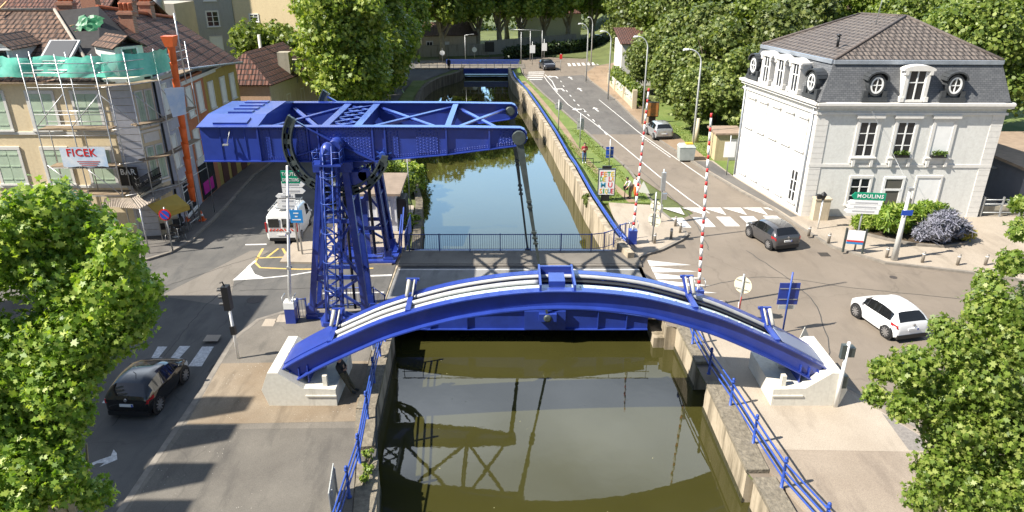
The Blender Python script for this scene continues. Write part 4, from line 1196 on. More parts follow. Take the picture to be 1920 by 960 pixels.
# ---------------------------------------------------------------- white house with the mansard roof
REND = stained_wall('grey_white_render', (0.70, 0.70, 0.665), (0.62, 0.615, 0.585), lo=0.5, hi=0.8)
SLATE, _N, _L, _b = nodes_of('mansard_slate', 0.55)
_uv = _N.new('ShaderNodeUVMap'); _uv.uv_map = 'UVMap'; _br = _N.new('ShaderNodeTexBrick')
for k_, v_ in (('Scale', 1.0), ('Brick Width', 0.24), ('Row Height', 0.13), ('Mortar Size', 0.008)): _br.inputs[k_].default_value = v_
_br.inputs['Color1'].default_value = (0.095, 0.098, 0.103, 1); _br.inputs['Color2'].default_value = (0.135, 0.138, 0.142, 1); _br.inputs['Mortar'].default_value = (0.03, 0.033, 0.04, 1)
_L.new(_uv.outputs['UV'], _br.inputs['Vector']); _L.new(_br.outputs['Color'], _b.inputs['Base Color'])
TILEG = roof_tiles('grey_brown_tiles', (0.12, 0.098, 0.085), (0.155, 0.128, 0.108), (0.035, 0.028, 0.024), 0.45, 0.5)
ZINC = mat('zinc', (0.33, 0.36, 0.4), 0.45, metal=0.4, noise=(2, 0.15))
A, Bc, Cc, Dc = (19.5, 44.8), (31.3, 44.6), (17.7, 54.2), (29.6, 57.5)
wh = thing('white_house', 'big white two storey house with slate mansard roof and stone dormers', 'house', (24.5, 50, 0))
b = MB(); b.prism([A, Bc, Dc, Cc], -0.02, 7.5); part(wh, 'wall', b, REND)
FF, FL = Fac(A, Bc), Fac(Cc, A)
b = MB()
for F in (FF, FL):
    F.box(b, -0.12, F.w + 0.12, 7.0, 7.15, 0.0, 0.12); F.box(b, -0.15, F.w + 0.15, 7.42, 7.62, 0.0, 0.28); F.box(b, -0.25, F.w + 0.25, 7.62, 7.78, -0.3, 0.42)
    F.box(b, 0.0, F.w, 3.55, 3.75, 0.0, 0.05)
FR = Fac(Bc, Dc); FR.box(b, -0.2, FR.w, 7.42, 7.78, -0.3, 0.35); Fac(Dc, Cc).box(b, 0, Fac(Dc, Cc).w, 7.42, 7.78, -0.3, 0.35)
part(wh, 'cornice', b, STONEW)
b = MB()
for F, us in ((FF, (0.0, FF.w - 0.75)), (FL, (0.0, FL.w - 0.75))):
    for u0 in us:
        for i in range(19):
            z0 = 0.1 + i * 0.365
            F.box(b, u0, u0 + 0.75, z0, z0 + 0.35, 0.0, 0.035)
parts_each(wh, 'quoin', b, STONEW)
# mansard: lower steep slate, upper tiles
e = 0.1
A1, B1, C1, D1 = (19.45, 44.72, 7.78), (31.4, 44.5, 7.78), (17.6, 54.3, 7.78), (29.7, 57.6, 7.78)
A2, B2, C2, D2 = (20.25, 45.55, 10.1), (30.75, 45.35, 10.1), (18.35, 53.6, 10.1), (29.1, 56.6, 10.1)
R1, R2 = (27.2, 51.2, 12.45), (25.9, 55.2, 12.3)
roof_part(wh, 'mansard_slope', [[A1, B1, B2, A2], [C1, A1, A2, C2], [B1, D1, D2, B2], [D1, C1, C2, D2]], SLATE)
def up(p, d): return (p[0], p[1], p[2] + d)
rf = roof_part(wh, 'roof', [[up(A2, .16), up(B2, .16), R1], [up(C2, .16), up(A2, .16), R1, R2], [up(D2, .16), up(C2, .16), R2], [up(B2, .16), up(D2, .16), R2, R1]], TILEG, th=0.1)
b = MB()
for p, q in ((A2, B2), (C2, A2), (B2, D2), (D2, C2)):
    b.beam(up(p, .05), up(q, .05), 0.3, 0.24)
part(wh, 'zinc_gutter', b, ZINC)
b = MB()
for p, q in ((up(A2, .2), R1), (up(B2, .2), R1), (R1, R2), (up(C2, .2), R2), (up(D2, .2), R2)):
    b.tube([p, q], 0.1, 6)
part(rf, 'ridge_tile', b, mat('ridge_tile', (0.1, 0.08, 0.07), 0.8, noise=(5, .3)))
b = MB(); p = (21.35, 47.9, 10.78); b.tube([p, (p[0], p[1], p[2] + .75)], 0.09, 8); b.lathe((p[0], p[1], p[2] + .7), [(0.16, 0), (0.16, .06), (0.02, .14)], 10); part(rf, 'vent_pipe', b, BLACK)
b = MB(); p = (25.2, 51.2, 11.8); b.tube([p, (p[0] + .25, p[1], p[2] + 3.2)], 0.03, 6)
for k in range(5): b.tube([(p[0] + .2 - .5, p[1] + k * .12 - .3, p[2] + 2.3 + .14 * k), (p[0] + .9, p[1] + k * .12 - .3, p[2] + 2.3 + .14 * k)], 0.015, 4)
part(rf, 'aerial', b, GALV)
# windows of the lit front
for u, st in ((3.35, 'glass'), (5.75, 'glass'), (8.15, 'roller')):
    window(wh, FF, u, 4.25, 1.12, 2.3, st, lintel=True, sw=0.2, mull=(1, 2))
window(wh, FF, 3.55, 1.0, 1.25, 1.8, 'glass', sw=0.14)
window(wh, FF, 8.0, 0.6, 1.5, 2.25, 'roller', sw=0.12)
b = MB(); FF.box(b, 5.05, 5.2, 0.13, 2.75, 0.0, 0.06); FF.box(b, 6.3, 6.45, 0.13, 2.75, 0.0, 0.06); FF.box(b, 5.05, 6.45, 2.75, 2.9, 0.0, 0.065); FF.box(b, 5.2, 6.3, 1.95, 2.08, 0.0, 0.07)
dr = part(wh, 'door', b, WHITE)
b = MB(); FF.box(b, 5.2, 6.3, 0.13, 2.75, 0.0, 0.02); part(dr, 'pane', b, mat('door_glass', (0.12, 0.115, 0.1), 0.08, spec=.7))
b = MB(); FF.box(b, 5.2, 5.3, .13, 1.95, 0.02, 0.06); FF.box(b, 6.2, 6.3, .13, 1.95, .02, .06); FF.box(b, 5.3, 6.2, .13, .35, .02, .06); FF.box(b, 5.25, 5.3, .95, 1.2, .06, .12); part(dr, 'sash', b, WHITE)
# windows of the long sunlit side; white blinds stand in for the sun's glare
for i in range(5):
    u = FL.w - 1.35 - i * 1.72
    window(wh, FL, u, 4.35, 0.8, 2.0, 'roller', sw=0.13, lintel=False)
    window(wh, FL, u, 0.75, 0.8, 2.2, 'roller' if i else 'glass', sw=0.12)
    b = MB(); FL.box(b, u - .62, u + .62, 6.5, 6.62, 0.0, 0.18)
    part(wh, 'hood_mould', b, STONEW)
b = MB(); b.tube([FL.pt(FL.w - .35, 0.3, .12), FL.pt(FL.w - .35, 7.5, .12)], 0.06, 8); b.tube([FL.pt(.3, 0.3, .12), FL.pt(.3, 7.5, .12)], 0.06, 8); parts_each(wh, 'downpipe', b, ZINC)
# dormers
def dormer(F, u, w, zb, zt, dep):
    b = MB()
    F.box(b, u - w / 2 - .22, u - w / 2, zb, zt, -dep, 0.12); F.box(b, u + w / 2, u + w / 2 + .22, zb, zt, -dep, 0.12); F.box(b, u - w / 2, u + w / 2, zb - .02, zb + .12, -dep, 0.14)
    # segmental pediment
    pl = []
    for k in range(9):
        a = PI * (0.15 + 0.7 * k / 8); pl.append(F.pt(u - (w / 2 + .42) * math.cos(a) / math.cos(PI * .15), zt + 0.02 + (math.sin(a) - math.sin(PI * .15)) * .42, 0.2))
    pl2 = [F.pt(u - w / 2 - .42, zt - .1, .2)] + pl + [F.pt(u + w / 2 + .42, zt - .1, .2)]
    b.slab(pl2[::-1], -F.n, dep * 0.8)
    d = part(wh, 'dormer', b, STONEW)
    b = MB(); F.box(b, u - w / 2, u + w / 2, zb + .12, zt - .1, -dep, 0.02); part(d, 'pane', b, DARKGLASS)
    b = MB(); F.box(b, u - .04, u + .04, zb + .12, zt - .1, .02, .07)
    for s in (-1, 1): F.box(b, u + s * (w / 2 - .04) - .04, u + s * (w / 2 - .04) + .04, zb + .12, zt - .1, .02, .07)
    F.box(b, u - w / 2, u + w / 2, zb + 1.15, zb + 1.21, .02, .06)
    part(d, 'sash', b, WHITE)
    b = MB()
    for s in (-1, 1):
        c = u + s * (w / 2 + .2); F.box(b, c - .12, c + .12, zb, zb + .3, -.3, .18); F.box(b, c - .1, c + .1, zt - .35, zt - .1, -.1, .2)
    parts_each(d, 'scroll', b, STONEW)
FFm, FLm = Fac((19.45, 44.72), (31.4, 44.5)), Fac((17.6, 54.3), (19.45, 44.72))
dormer(FFm, 5.75, 1.1, 7.85, 9.85, 0.75)
for u in (3.0, 4.85, 6.7): dormer(FLm, u, 0.75, 7.85, 9.85, 0.75)
ZDARK = mat('dark_zinc', (0.06, 0.065, 0.07), 0.5, metal=.3, noise=(3, .2))
def oculus(F, u, z):
    b = MB(); C0 = F.pt(u, z, 0)
    n = 22
    def ring(r, zr, d): return [F.pt(u + r * math.cos(2 * PI * k / n), z + zr * math.sin(2 * PI * k / n), d) for k in range(n)]
    R0 = ring(.54, .66, -.75); R1_ = ring(.54, .66, .06); R2_ = ring(.4, .52, .06); R3 = ring(.4, .52, -.05)
    o = 0; V = R0 + R1_ + R2_ + R3; Fc = []
    for i in range(3):
        for k in range(n): Fc.append((i * n + k, i * n + (k + 1) % n, (i + 1) * n + (k + 1) % n, (i + 1) * n + k))
    b.add(V, Fc, False)
    F.box(b, u - .8, u + .8, z - 1.0, z - .75, -.5, .1); F.box(b, u - .74, u - .45, z - .75, z - .35, -.5, .05); F.box(b, u + .45, u + .74, z - .75, z - .35, -.5, .05)
    hood = []
    for k in range(9):
        a = PI * k / 8; hood.append((u - .66 * math.cos(a), z + .3 + .52 * math.sin(a)))
    for (a0, z0), (a1, z1_) in zip(hood[:-1], hood[1:]):
        b.beam(F.pt(a0, z0, -.2), F.pt(a1, z1_, -.2), .1, .75, F.n)
    o = part(wh, 'round_dormer', b, ZDARK)
    b = MB(); V = ring(.4, .52, -.02); b.add(V, [tuple(range(n))]); part(o, 'pane', b, DARKGLASS)
    b = MB(); Q0, Q1 = ring(.4, .52, .075), ring(.31, .42, .075); Q2, Q3 = ring(.4, .52, 0), ring(.31, .42, 0)
    b.add(Q0 + Q1 + Q3 + Q2, [(i * n + k, i * n + (k + 1) % n, ((i + 1) % 4) * n + (k + 1) % n, ((i + 1) % 4) * n + k) for i in range(4) for k in range(n)])
    F.box(b, u - .03, u + .03, z - .45, z + .45, -.01, .05); F.box(b, u - .33, u + .33, z - .03, z + .03, -.01, .045)
    part(o, 'sash', b, WHITE)
oculus(FFm, 3.35, 8.85); oculus(FFm, 8.2, 8.85); oculus(FLm, 1.15, 8.85); oculus(FLm, 8.6, 8.85)
b = MB(); FF.box(b, 6.75, 6.95, 1.25, 1.6, 0, .15); part(wh, 'letter_box', b, GALV)
# window boxes
FERN = leaf_mat('box_plant_leaf', (0.05, 0.1, 0.015), (0.1, 0.17, 0.03), (0.16, 0.22, 0.05))
def tuft(mb, c, n, sx, sy, h, L=.18, seed=0):
    rr = random.Random(seed)
    for i in range(n):
        a = rr.uniform(0, 2 * PI); q = math.sqrt(rr.random())
        p = Vector((c[0] + sx * q * math.cos(a), c[1] + sy * q * math.sin(a), c[2] + rr.random() * h * (1 - .5 * q)))
        d = Vector((rr.uniform(-1, 1), rr.uniform(-1, 1), rr.uniform(-.2, 1))).normalized() * L * rr.uniform(.6, 1.3)
        s_ = d.cross(Vector((rr.uniform(-1, 1), rr.uniform(-1, 1), rr.uniform(-1, 1)))).normalized() * L * .3
        mb.add([p, p + d * .5 + s_, p + d, p + d * .5 - s_], [(0, 1, 2, 3)])
for u, lab in ((5.75, 'window box with green plants below the glazed upper window'), (8.15, 'window box with green plants below the closed white roller blind')):
    t = thing('window_box', lab, 'planter', FF.pt(u, 4.25, .15))
    b = MB(); FF.box(b, u - .5, u + .5, 4.26, 4.42, .08, .28); part(t, 'trough', b, BLACK)
    b = MB(); c = FF.pt(u, 4.42, .18); tuft(b, c, 160, .5, .12, .3, .16, int(u * 10)); part(t, 'foliage', b, FERN)

# ---------------------------------------------------------------- yellow corner house under repair
YELL = stained_wall('ochre_render', (0.74, 0.61, 0.40), (0.65, 0.51, 0.31), lo=0.5, hi=0.82)
LILAC = stained_wall('lilac_render', (0.42, 0.42, 0.5), (0.34, 0.34, 0.42))
TILEB = roof_tiles('brown_tiles', (0.115, 0.064, 0.042), (0.165, 0.094, 0.06), (0.014, 0.008, 0.006), 0.5, 0.5, spots=(0.08, 0.048, 0.034))
TILER = roof_tiles('red_brown_tiles', (0.10, 0.042, 0.029), (0.15, 0.062, 0.04), (0.014, 0.007, 0.006), 0.5, 0.55, spots=(0.065, 0.032, 0.026))
UNDER = mat('roof_underlay', (0.018, 0.016, 0.016), 0.8, noise=(3, .4))
P0, P1, P2_, P3, P4 = (-46, 41.0), (-23.35, 41.0), (-22.05, 41.25), (-21.45, 42.5), (-22.05, 47.7)
yh = thing('corner_house', 'yellow corner house with sage shutters and scaffolding while its tiled roof is repaired', 'house', (-30, 46, 0))
b = MB(); b.prism([P0, P1, P2_, P3, (-26, 52), (-46, 52)], -.02, 9.85); part(yh, 'wall', b, YELL)
Y1, Y2, Y3 = Fac(P0, P1), Fac(P1, P2_), Fac(P2_, P3)
b = MB()
for F, w_ in ((Y1, Y1.w), (Y3, Y3.w)):
    F.box(b, 0, w_, 6.62, 6.78, 0, .07); F.box(b, 0, w_, 3.35, 3.5, 0, .07); F.box(b, -.1, w_ + .1, 9.6, 9.85, 0, .12)
Y2.box(b, 0.05, Y2.w - .05, 9.55, 9.85, 0, .2)
part(yh, 'string_course', b, STONEW)
b = MB()
for i in range(22): Y2.box(b, .02, Y2.w - .02, .15 + i * .43, .15 + i * .43 + .4, 0, .06)
part(yh, 'quoin', b, mat('pale_lilac_stone', (0.52, 0.51, 0.53), .85, noise=(4, .1)))
for u in (10.0, 12.95, 15.9, 18.75, 21.35):
    window(yh, Y1, u, 6.9, 1.35, 2.1, 'shutter', sw=.16); window(yh, Y1, u, 3.6, 1.35, 2.1, 'shutter', sw=.16)
for u in (.38, 1.02):
    window(yh, Y3, u, 7.0, .42, 2.0, 'shutter', sw=.06); window(yh, Y3, u, 3.7, .42, 2.0, 'shutter', sw=.06)
b = MB(); Y3.box(b, .15, 1.2, 6.0, 6.55, 0, .04); part(yh, 'blank_panel', b, STONEW)
RB = 47.2
H1, H2 = (-29.0, RB, 13.05), (-46, RB, 13.05)
r1 = roof_part(yh, 'roof', [[(-46, 40.7, 9.75), (-23.5, 40.7, 9.75), H1, H2]], TILEB)
r2 = roof_part(yh, 'stripped_roof', [[(-23.4, 40.75, 9.78), (-21.3, 42.2, 9.78), (-21.9, 45.0, 9.75), (-26.5, RB + .6, 13.3), (-28.95, RB, 13.06)]], UNDER)
b = MB(); b.tube([(-23.5, 40.7, 9.9), (-29, RB, 13.15)], .1, 6); b.tube([(-29, RB, 13.15), (-46, RB, 13.15)], .1, 6); part(r1, 'ridge_tile', b, mat('mortar_ridge', (.33, .29, .24), .9, noise=(4, .3)))
b = MB()
for x in (-38.5, -37.3, -34.9, -33.0):
    b.beam((x, 41.3, 10.25), (x + (.6 if x < -36 else .1), 46.6, 13.15), .12, .08)
for x in (-36.6, -35.4, -32.2): b.beam((x, 46.4, 13.05), (x + .2, RB + .1, 13.6), .1, .06)
part(yh, 'loose_batten', b, NEWWOOD)
b = MB()
for k in range(5):
    f = k / 5; b.beam((-25.2 - .9 * f * 3, 43.6 + f * 2.6, 11.1 + f * 1.5), (-24.9 - .9 * f * 3, 43.9 + f * 2.6, 11.15 + f * 1.5), .1, .05)
part(yh, 'loose_batten', b, NEWWOOD)
tp = thing('tarpaulin', 'crumpled green tarpaulin lying on the stripped black roof', 'tarpaulin', (-26.2, 45.8, 12.3))
b = MB(); rr = random.Random(3)
V = []; n = 9
for i in range(n):
    for j in range(n):
        V.append((-27.1 + i * .2 + rr.uniform(-.08, .08), 45.2 + j * .14, 12.05 + j * .09 - abs(i - 4) * .05 + rr.uniform(0, .25)))
b.add(V, [(i * n + j, (i + 1) * n + j, (i + 1) * n + j + 1, i * n + j + 1) for i in range(n - 1) for j in range(n - 1)])
part(tp, 'sheet', b, mat('green_tarp', (0.01, 0.14, 0.05), .5))
def gable_dormer(t, x, y0, z0, w, h, dep, wm, rm):
    F = Fac((x - w / 2, y0), (x + w / 2, y0))
    b = MB(); F.box(b, 0, w, z0, z0 + h, -dep, 0)
    b.slab([F.pt(-.1, z0 + h, 0), F.pt(w + .1, z0 + h, 0), F.pt(w / 2, z0 + h + .62, 0)], -F.n, dep)
    d = part(t, 'dormer', b, wm)
    b = MB(); F.box(b, .28, w - .28, z0 + .15, z0 + h - .1, 0, .02); part(d, 'pane', b, DARKGLASS)
    b = MB(); F.box(b, w / 2 - .06, w / 2 + .06, z0 + .15, z0 + h - .1, .02, .06); F.box(b, .2, .3, z0 + .1, z0 + h, 0, .07); F.box(b, w - .3, w - .2, z0 + .1, z0 + h, 0, .07)
    F.box(b, -.15, w + .15, z0 + h - .08, z0 + h + .02, 0, .15)
    part(d, 'sash', b, WHITE)
    ov = .25
    roof_part(t, 'dormer_roof', [[F.pt(-.2, z0 + h - .02, ov), F.pt(w / 2, z0 + h + .74, ov), F.pt(w / 2, z0 + h + .74, -dep), F.pt(-.2, z0 + h - .02, -dep)],
                                 [F.pt(w / 2, z0 + h + .74, ov), F.pt(w + .2, z0 + h - .02, ov), F.pt(w + .2, z0 + h - .02, -dep), F.pt(w / 2, z0 + h + .74, -dep)]], rm, th=.06, parent=d)
gable_dormer(yh, -29.35, 41.5, 10.1, 1.7, 1.35, 2.8, STONEW, TILEB)
d2 = Fac((-22.6, 41.6), (-21.55, 42.9))
b = MB(); d2.box(b, -.1, 1.5, 9.9, 11.5, -2.6, 0); dd_ = part(yh, 'dormer', b, STONEW)
b = MB(); d2.box(b, .3, 1.1, 10.1, 11.35, 0, .02); part(dd_, 'pane', b, DARKGLASS)
b = MB(); d2.box(b, .2, .3, 10.0, 11.4, 0, .07); d2.box(b, 1.1, 1.2, 10.0, 11.4, 0, .07); part(dd_, 'sash', b, WHITE)
roof_part(yh, 'dormer_roof', [[d2.pt(-.3, 11.45, .2), d2.pt(.7, 12.1, .2), d2.pt(.7, 12.1, -2.6), d2.pt(-.3, 11.45, -2.6)], [d2.pt(.7, 12.1, .2), d2.pt(1.7, 11.45, .2), d2.pt(1.7, 11.45, -2.6), d2.pt(.7, 12.1, -2.6)]], TILEB, th=.07, parent=dd_)
b = MB(); b.slab([(-27.4, 42.0, 10.65), (-25.6, 42.0, 10.65), (-25.6, 43.5, 11.6), (-27.4, 43.5, 11.6)], (0, -.53, .85), .14); sk = part(yh, 'skylight', b, GALV)
b = MB(); b.slab([(-27.25, 41.98, 10.77), (-25.75, 41.98, 10.77), (-25.75, 43.35, 11.64), (-27.25, 43.35, 11.64)], (0, -.53, .85), .06); part(sk, 'pane', b, mat('skylight_glass', (.12, .12, .12), .1))
b = MB(); c = (-29.9, 41.1, 10.2); b.sphere(c, (.42, .12, .42), 14, 8); b.tube([c, (-29.9, 41.4, 9.8)], .03, 5); part(yh, 'satellite_dish', b, GALV)
BRICK, _N, _L, _b = nodes_of('chimney_brick', .9)
_tc = _N.new('ShaderNodeTexCoord'); _br = _N.new('ShaderNodeTexBrick'); _mp = _N.new('ShaderNodeMapping'); _mp.inputs['Rotation'].default_value = (R(90), 0, R(0))
_br.inputs['Scale'].default_value = 5; _br.inputs['Color1'].default_value = (.26, .09, .05, 1); _br.inputs['Color2'].default_value = (.34, .14, .08, 1); _br.inputs['Mortar'].default_value = (.35, .28, .22, 1)
_L.new(_tc.outputs['Object'], _mp.inputs['Vector']); _L.new(_mp.outputs['Vector'], _br.inputs['Vector']); _L.new(_br.outputs['Color'], _b.inputs['Base Color'])
POT = mat('clay_pot', (.45, .13, .06), .85, noise=(5, .2))
def chimney(t, x, y, z0, z1, w, d, pots):
    b = MB(); b.box(x - w / 2, x + w / 2, y - d / 2, y + d / 2, z0, z1); b.box(x - w / 2 - .08, x + w / 2 + .08, y - d / 2 - .08, y + d / 2 + .08, z1 - .22, z1 - .08)
    ch = part(t, 'chimney', b, BRICK)
    for i in range(pots):
        b = MB(); b.lathe((x - w / 2 + w * (i + .5) / pots, y, z1), [(.15, 0), (.12, .4), (.15, .44), (.13, .5)], 10); part(ch, 'chimney_pot', b, POT)
chimney(yh, -28.6, 47.9, 12.4, 13.6, 1.0, .5, 3)
# ---------------------------------------------------------------- the street row: lilac, orange and ochre houses under one long roof
def row_house(name, label, y0, y1, x0, x1, ze0, ze1, m, wins, base=None):
    t = thing(name, label, 'house', (x0, y0, 0))
    b = MB(); b.prism([(x0, y0), (x1, y1), (-28, y1), (-28, y0)], -.02, min(ze0, ze1)); part(t, 'wall', b, m)
    F = Fac((x0, y0), (x1, y1))
    for u, z, w, h, st in wins: window(t, F, u * F.w, z, w, h, st, sw=.1)
    return t, F
ORG = stained_wall('orange_render', (0.50, 0.19, 0.095), (0.38, 0.14, 0.075))
OCH = stained_wall('mustard_render', (0.42, 0.31, 0.09), (0.33, 0.24, 0.075))
lh, F = row_house('lilac_house', 'narrow lilac house front in shade between the yellow and orange houses', 42.55, 47.6, -21.5, -22.05, 9.6, 9.6, LILAC, [(.35, 6.9, .8, 2.0, 'roller'), (.75, 6.9, .8, 2.0, 'roller'), (.35, 3.7, .8, 2.0, 'roller'), (.75, 3.7, .8, 2.0, 'roller'), (.55, .3, 2.2, 2.4, 'glass')])
b = MB(); b.tube([F.pt(.15, .2, .12), F.pt(.15, 9.4, .12)], .07, 8); part(lh, 'downpipe', b, BLACK)
oh, F = row_house('orange_house', 'orange terraced house with pale window surrounds and a dark shop window', 47.63, 51.5, -22.05, -22.2, 8.7, 8.7, ORG, [(.22, 6.1, .8, 1.9, 'roller'), (.7, 6.1, .8, 1.9, 'roller'), (.22, 3.2, .85, 1.9, 'roller')])
b = MB(); F.box(b, .2, 3.0, .2, 2.7, 0, .05); part(oh, 'shop_window', b, DARKGLASS)
b = MB(); F.box(b, .15, 3.1, 2.7, 3.1, 0, .1); part(oh, 'shop_fascia', b, STONEW)
b = MB(); F.box(b, .5, 2.4, .5, 1.35, .05, .08); part(oh, 'shop_poster', b, mat('magenta_poster', (.55, .02, .3), .5))
mh, F = row_house('mustard_house', 'mustard terraced house at the far end of the long tiled roof', 51.53, 57.5, -22.2, -22.0, 8.45, 8.45, OCH, [(.15, 5.9, .7, 1.8, 'roller'), (.5, 5.9, .7, 1.8, 'roller'), (.8, 5.9, .7, 1.8, 'roller'), (.3, 2.9, .7, 1.8, 'glass'), (.7, 2.9, .7, 1.8, 'glass')])
b = MB()
for u, w_ in ((.6, 1.0), (2.2, .9), (4.1, 1.1)): F.box(b, u, u + w_, .15, 2.3, 0, .05)
part(mh, 'door', b, mat('dark_red_door', (.1, .035, .03), .6))
lr = thing('long_roof', 'long red brown tiled roof with skylights spanning the street row', 'roof', (-25, 52, 9))
rr_ = roof_part(lr, 'tiled_slope', [[(-21.75, 45.1, 9.7), (-21.6, 57.7, 8.5), (-26.4, 57.7, 11.75), (-26.6, RB + .6, 13.2)]], TILER, th=.14)
b = MB(); b.tube([(-21.6, 45.1, 9.62), (-21.5, 57.7, 8.42)], .09, 6); part(lr, 'gutter', b, ZINC)
b = MB(); b.tube([(-26.6, RB + .6, 13.3), (-26.4, 57.7, 11.85)], .12, 6); part(rr_, 'ridge_tile', b, POT)
b = MB(); b.prism([(-22, 47.6), (-22.2, 57.45), (-30, 57.45), (-30, 47.6)], 8.3, 8.55); b.hexa([(-26.6, 47.9, 8.5), (-22.3, 47.9, 8.5), (-22.2, 57.4, 8.4), (-26.6, 57.4, 8.4), (-26.6, 47.9, 12.6), (-26.4, 47.9, 12.6), (-26.4, 57.4, 11.4), (-26.6, 57.4, 11.4)])
part(lr, 'gable', b, STONEW)
roof_part(lr, 'back_slope', [[(-26.65, RB + .6, 13.2), (-26.45, 57.7, 11.75), (-31, 57.7, 9), (-31, RB + .6, 9.6)]], TILER, th=.14)
nrm = Vector((.55, .09, .83)).normalized()
for fy, fx in ((.42, .45), (.56, .46), (.2, .55), (.3, .5)):
    y = 46 + fy * 11.5; x = -21.7 - fx * 4.7; z = np.interp(x, [-26.5, -21.7], [13.1 - fy * 1.45, 9.6 - fy * 1.1])
    b = MB(); b.slab([(x - .35, y - .35, z + .24 + .03), (x + .35, y - .35, z - .24 + .03), (x + .35, y + .35, z - .28), (x - .35, y + .35, z + .2)], nrm, .09)
    part(lr, 'skylight', b, mat('blue_skylight', (.3, .36, .5), .15))
chimney(lr, -25.0, 48.2, 11.4, 13.0, .9, .5, 3); chimney(lr, -26.5, 51.6, 12.0, 13.5, .8, .6, 2); chimney(lr, -26.6, 54.2, 11.6, 13.2, .9, .6, 3)
# ---------------------------------------------------------------- small house with the red hip roof
SALM = stained_wall('salmon_render', (0.55, 0.36, 0.24), (0.42, 0.28, 0.19))
BEIG = stained_wall('beige_render', (0.55, 0.47, 0.34), (0.38, 0.32, 0.23))
sh = thing('small_house', 'small salmon house with a hipped red tile roof and stepped chimney wall', 'house', (-22, 64, 0))
b = MB(); b.prism([(-25.5, 60.5), (-20.6, 60.5), (-19.0, 70), (-25.5, 70)], -.02, 6.2); part(sh, 'wall', b, SALM)
FS, FS2 = Fac((-25.5, 60.5), (-20.6, 60.5)), Fac((-20.6, 60.5), (-19.0, 70))
b = MB(); FS2.box(b, .02, FS2.w, 0, 6.15, 0, .06); part(sh, 'side_wall', b, BEIG)
for u in (3.2, 6.0): window(sh, FS2, u, 3.6, .6, 1.2, 'glass', sw=.08)
roof_part(sh, 'roof', [[(-25.8, 60.2, 6.2), (-20.3, 60.2, 6.2), (-23.0, 62.6, 8.6)], [(-20.3, 60.2, 6.2), (-18.7, 70.2, 6.2), (-22.0, 70.2, 8.6), (-23.0, 62.6, 8.6)], [(-25.8, 70.2, 6.2), (-25.8, 60.2, 6.2), (-23, 62.6, 8.6), (-22, 70.2, 8.6)]], TILER)
b = MB(); b.box(-20.9, -19.9, 64.6, 65.6, 5.5, 8.3); b.box(-20.9, -19.6, 65.6, 66.5, 5.5, 7.5); part(sh, 'chimney_wall', b, CONC)
# ---------------------------------------------------------------- houses behind
bk = thing('rear_house', 'brown tiled roof house rising behind the yellow corner house', 'house', (-40, 66, 0))
b = MB(); b.prism([(-52, 60), (-34, 60), (-34, 72), (-52, 72)], 0, 11.0); part(bk, 'wall', b, BEIG)
roof_part(bk, 'roof', [[(-53, 59.6, 10.9), (-33.5, 59.6, 10.9), (-33.5, 66, 14.6), (-53, 66, 14.6)], [(-33.5, 72.4, 10.9), (-53, 72.4, 10.9), (-53, 66, 14.6), (-33.5, 66, 14.6)]], TILER)
chimney(bk, -34.5, 61.2, 11.5, 14.2, 1.2, .8, 2); chimney(bk, -44, 61.0, 11.4, 13.6, .9, .9, 1)
SHADEDR = stained_wall('shaded_render', (0.40, 0.39, 0.37), (0.33, 0.32, 0.3), lo=.5, hi=.85)  # shade on this side of the block put into its grey colour
CREAM = stained_wall('cream_render', (0.72, 0.58, 0.36), (0.66, 0.52, 0.32), lo=.5, hi=.85)
ap = thing('apartment_block', 'tall apartment block with a shaded grey side and a cream wall beyond the street row', 'apartment block', (-38, 95, 0))
b = MB(); b.prism([(-42.5, 85.5), (-33.6, 89.5), (-33.6, 104), (-48, 104)], 0, 24); part(ap, 'wall', b, SHADEDR)
b = MB(); b.prism([(-33.58, 89.6), (-21.5, 87.5), (-21.5, 104), (-33.58, 104)], 0, 24); part(ap, 'cream_wall', b, CREAM)
FA, FB = Fac((-42.5, 85.5), (-33.6, 89.5)), Fac((-33.58, 89.6), (-21.5, 87.5))
for z in (2.5, 5.4, 8.3, 11.2, 14.1, 17, 20):
    for u in (3.4, 7.4): window(ap, FA, u, z, 1.3, 1.7, 'roller' if (z + u) % 2 < 1 else 'glass', sw=.1)
    window(ap, FB, 2.6, z + .5, 1.1, .8, 'glass', sw=.1)
mt = thing('concrete_annexe', 'pale concrete annexe wall with a round tank behind the long roof', 'building', (-34, 74, 0))
b = MB(); b.prism([(-38.5, 77), (-34.9, 77), (-34.9, 82), (-38.5, 82)], 0, 11.6); part(mt, 'wall', b, mat('annexe', (.42, .4, .34), .9, noise=(1, .1)))
b = MB(); b.lathe((-36.0, 76.0, 9.5), [(.55, 0), (.55, 3.6), (.1, 3.9)], 16); part(mt, 'tank', b, GALV)
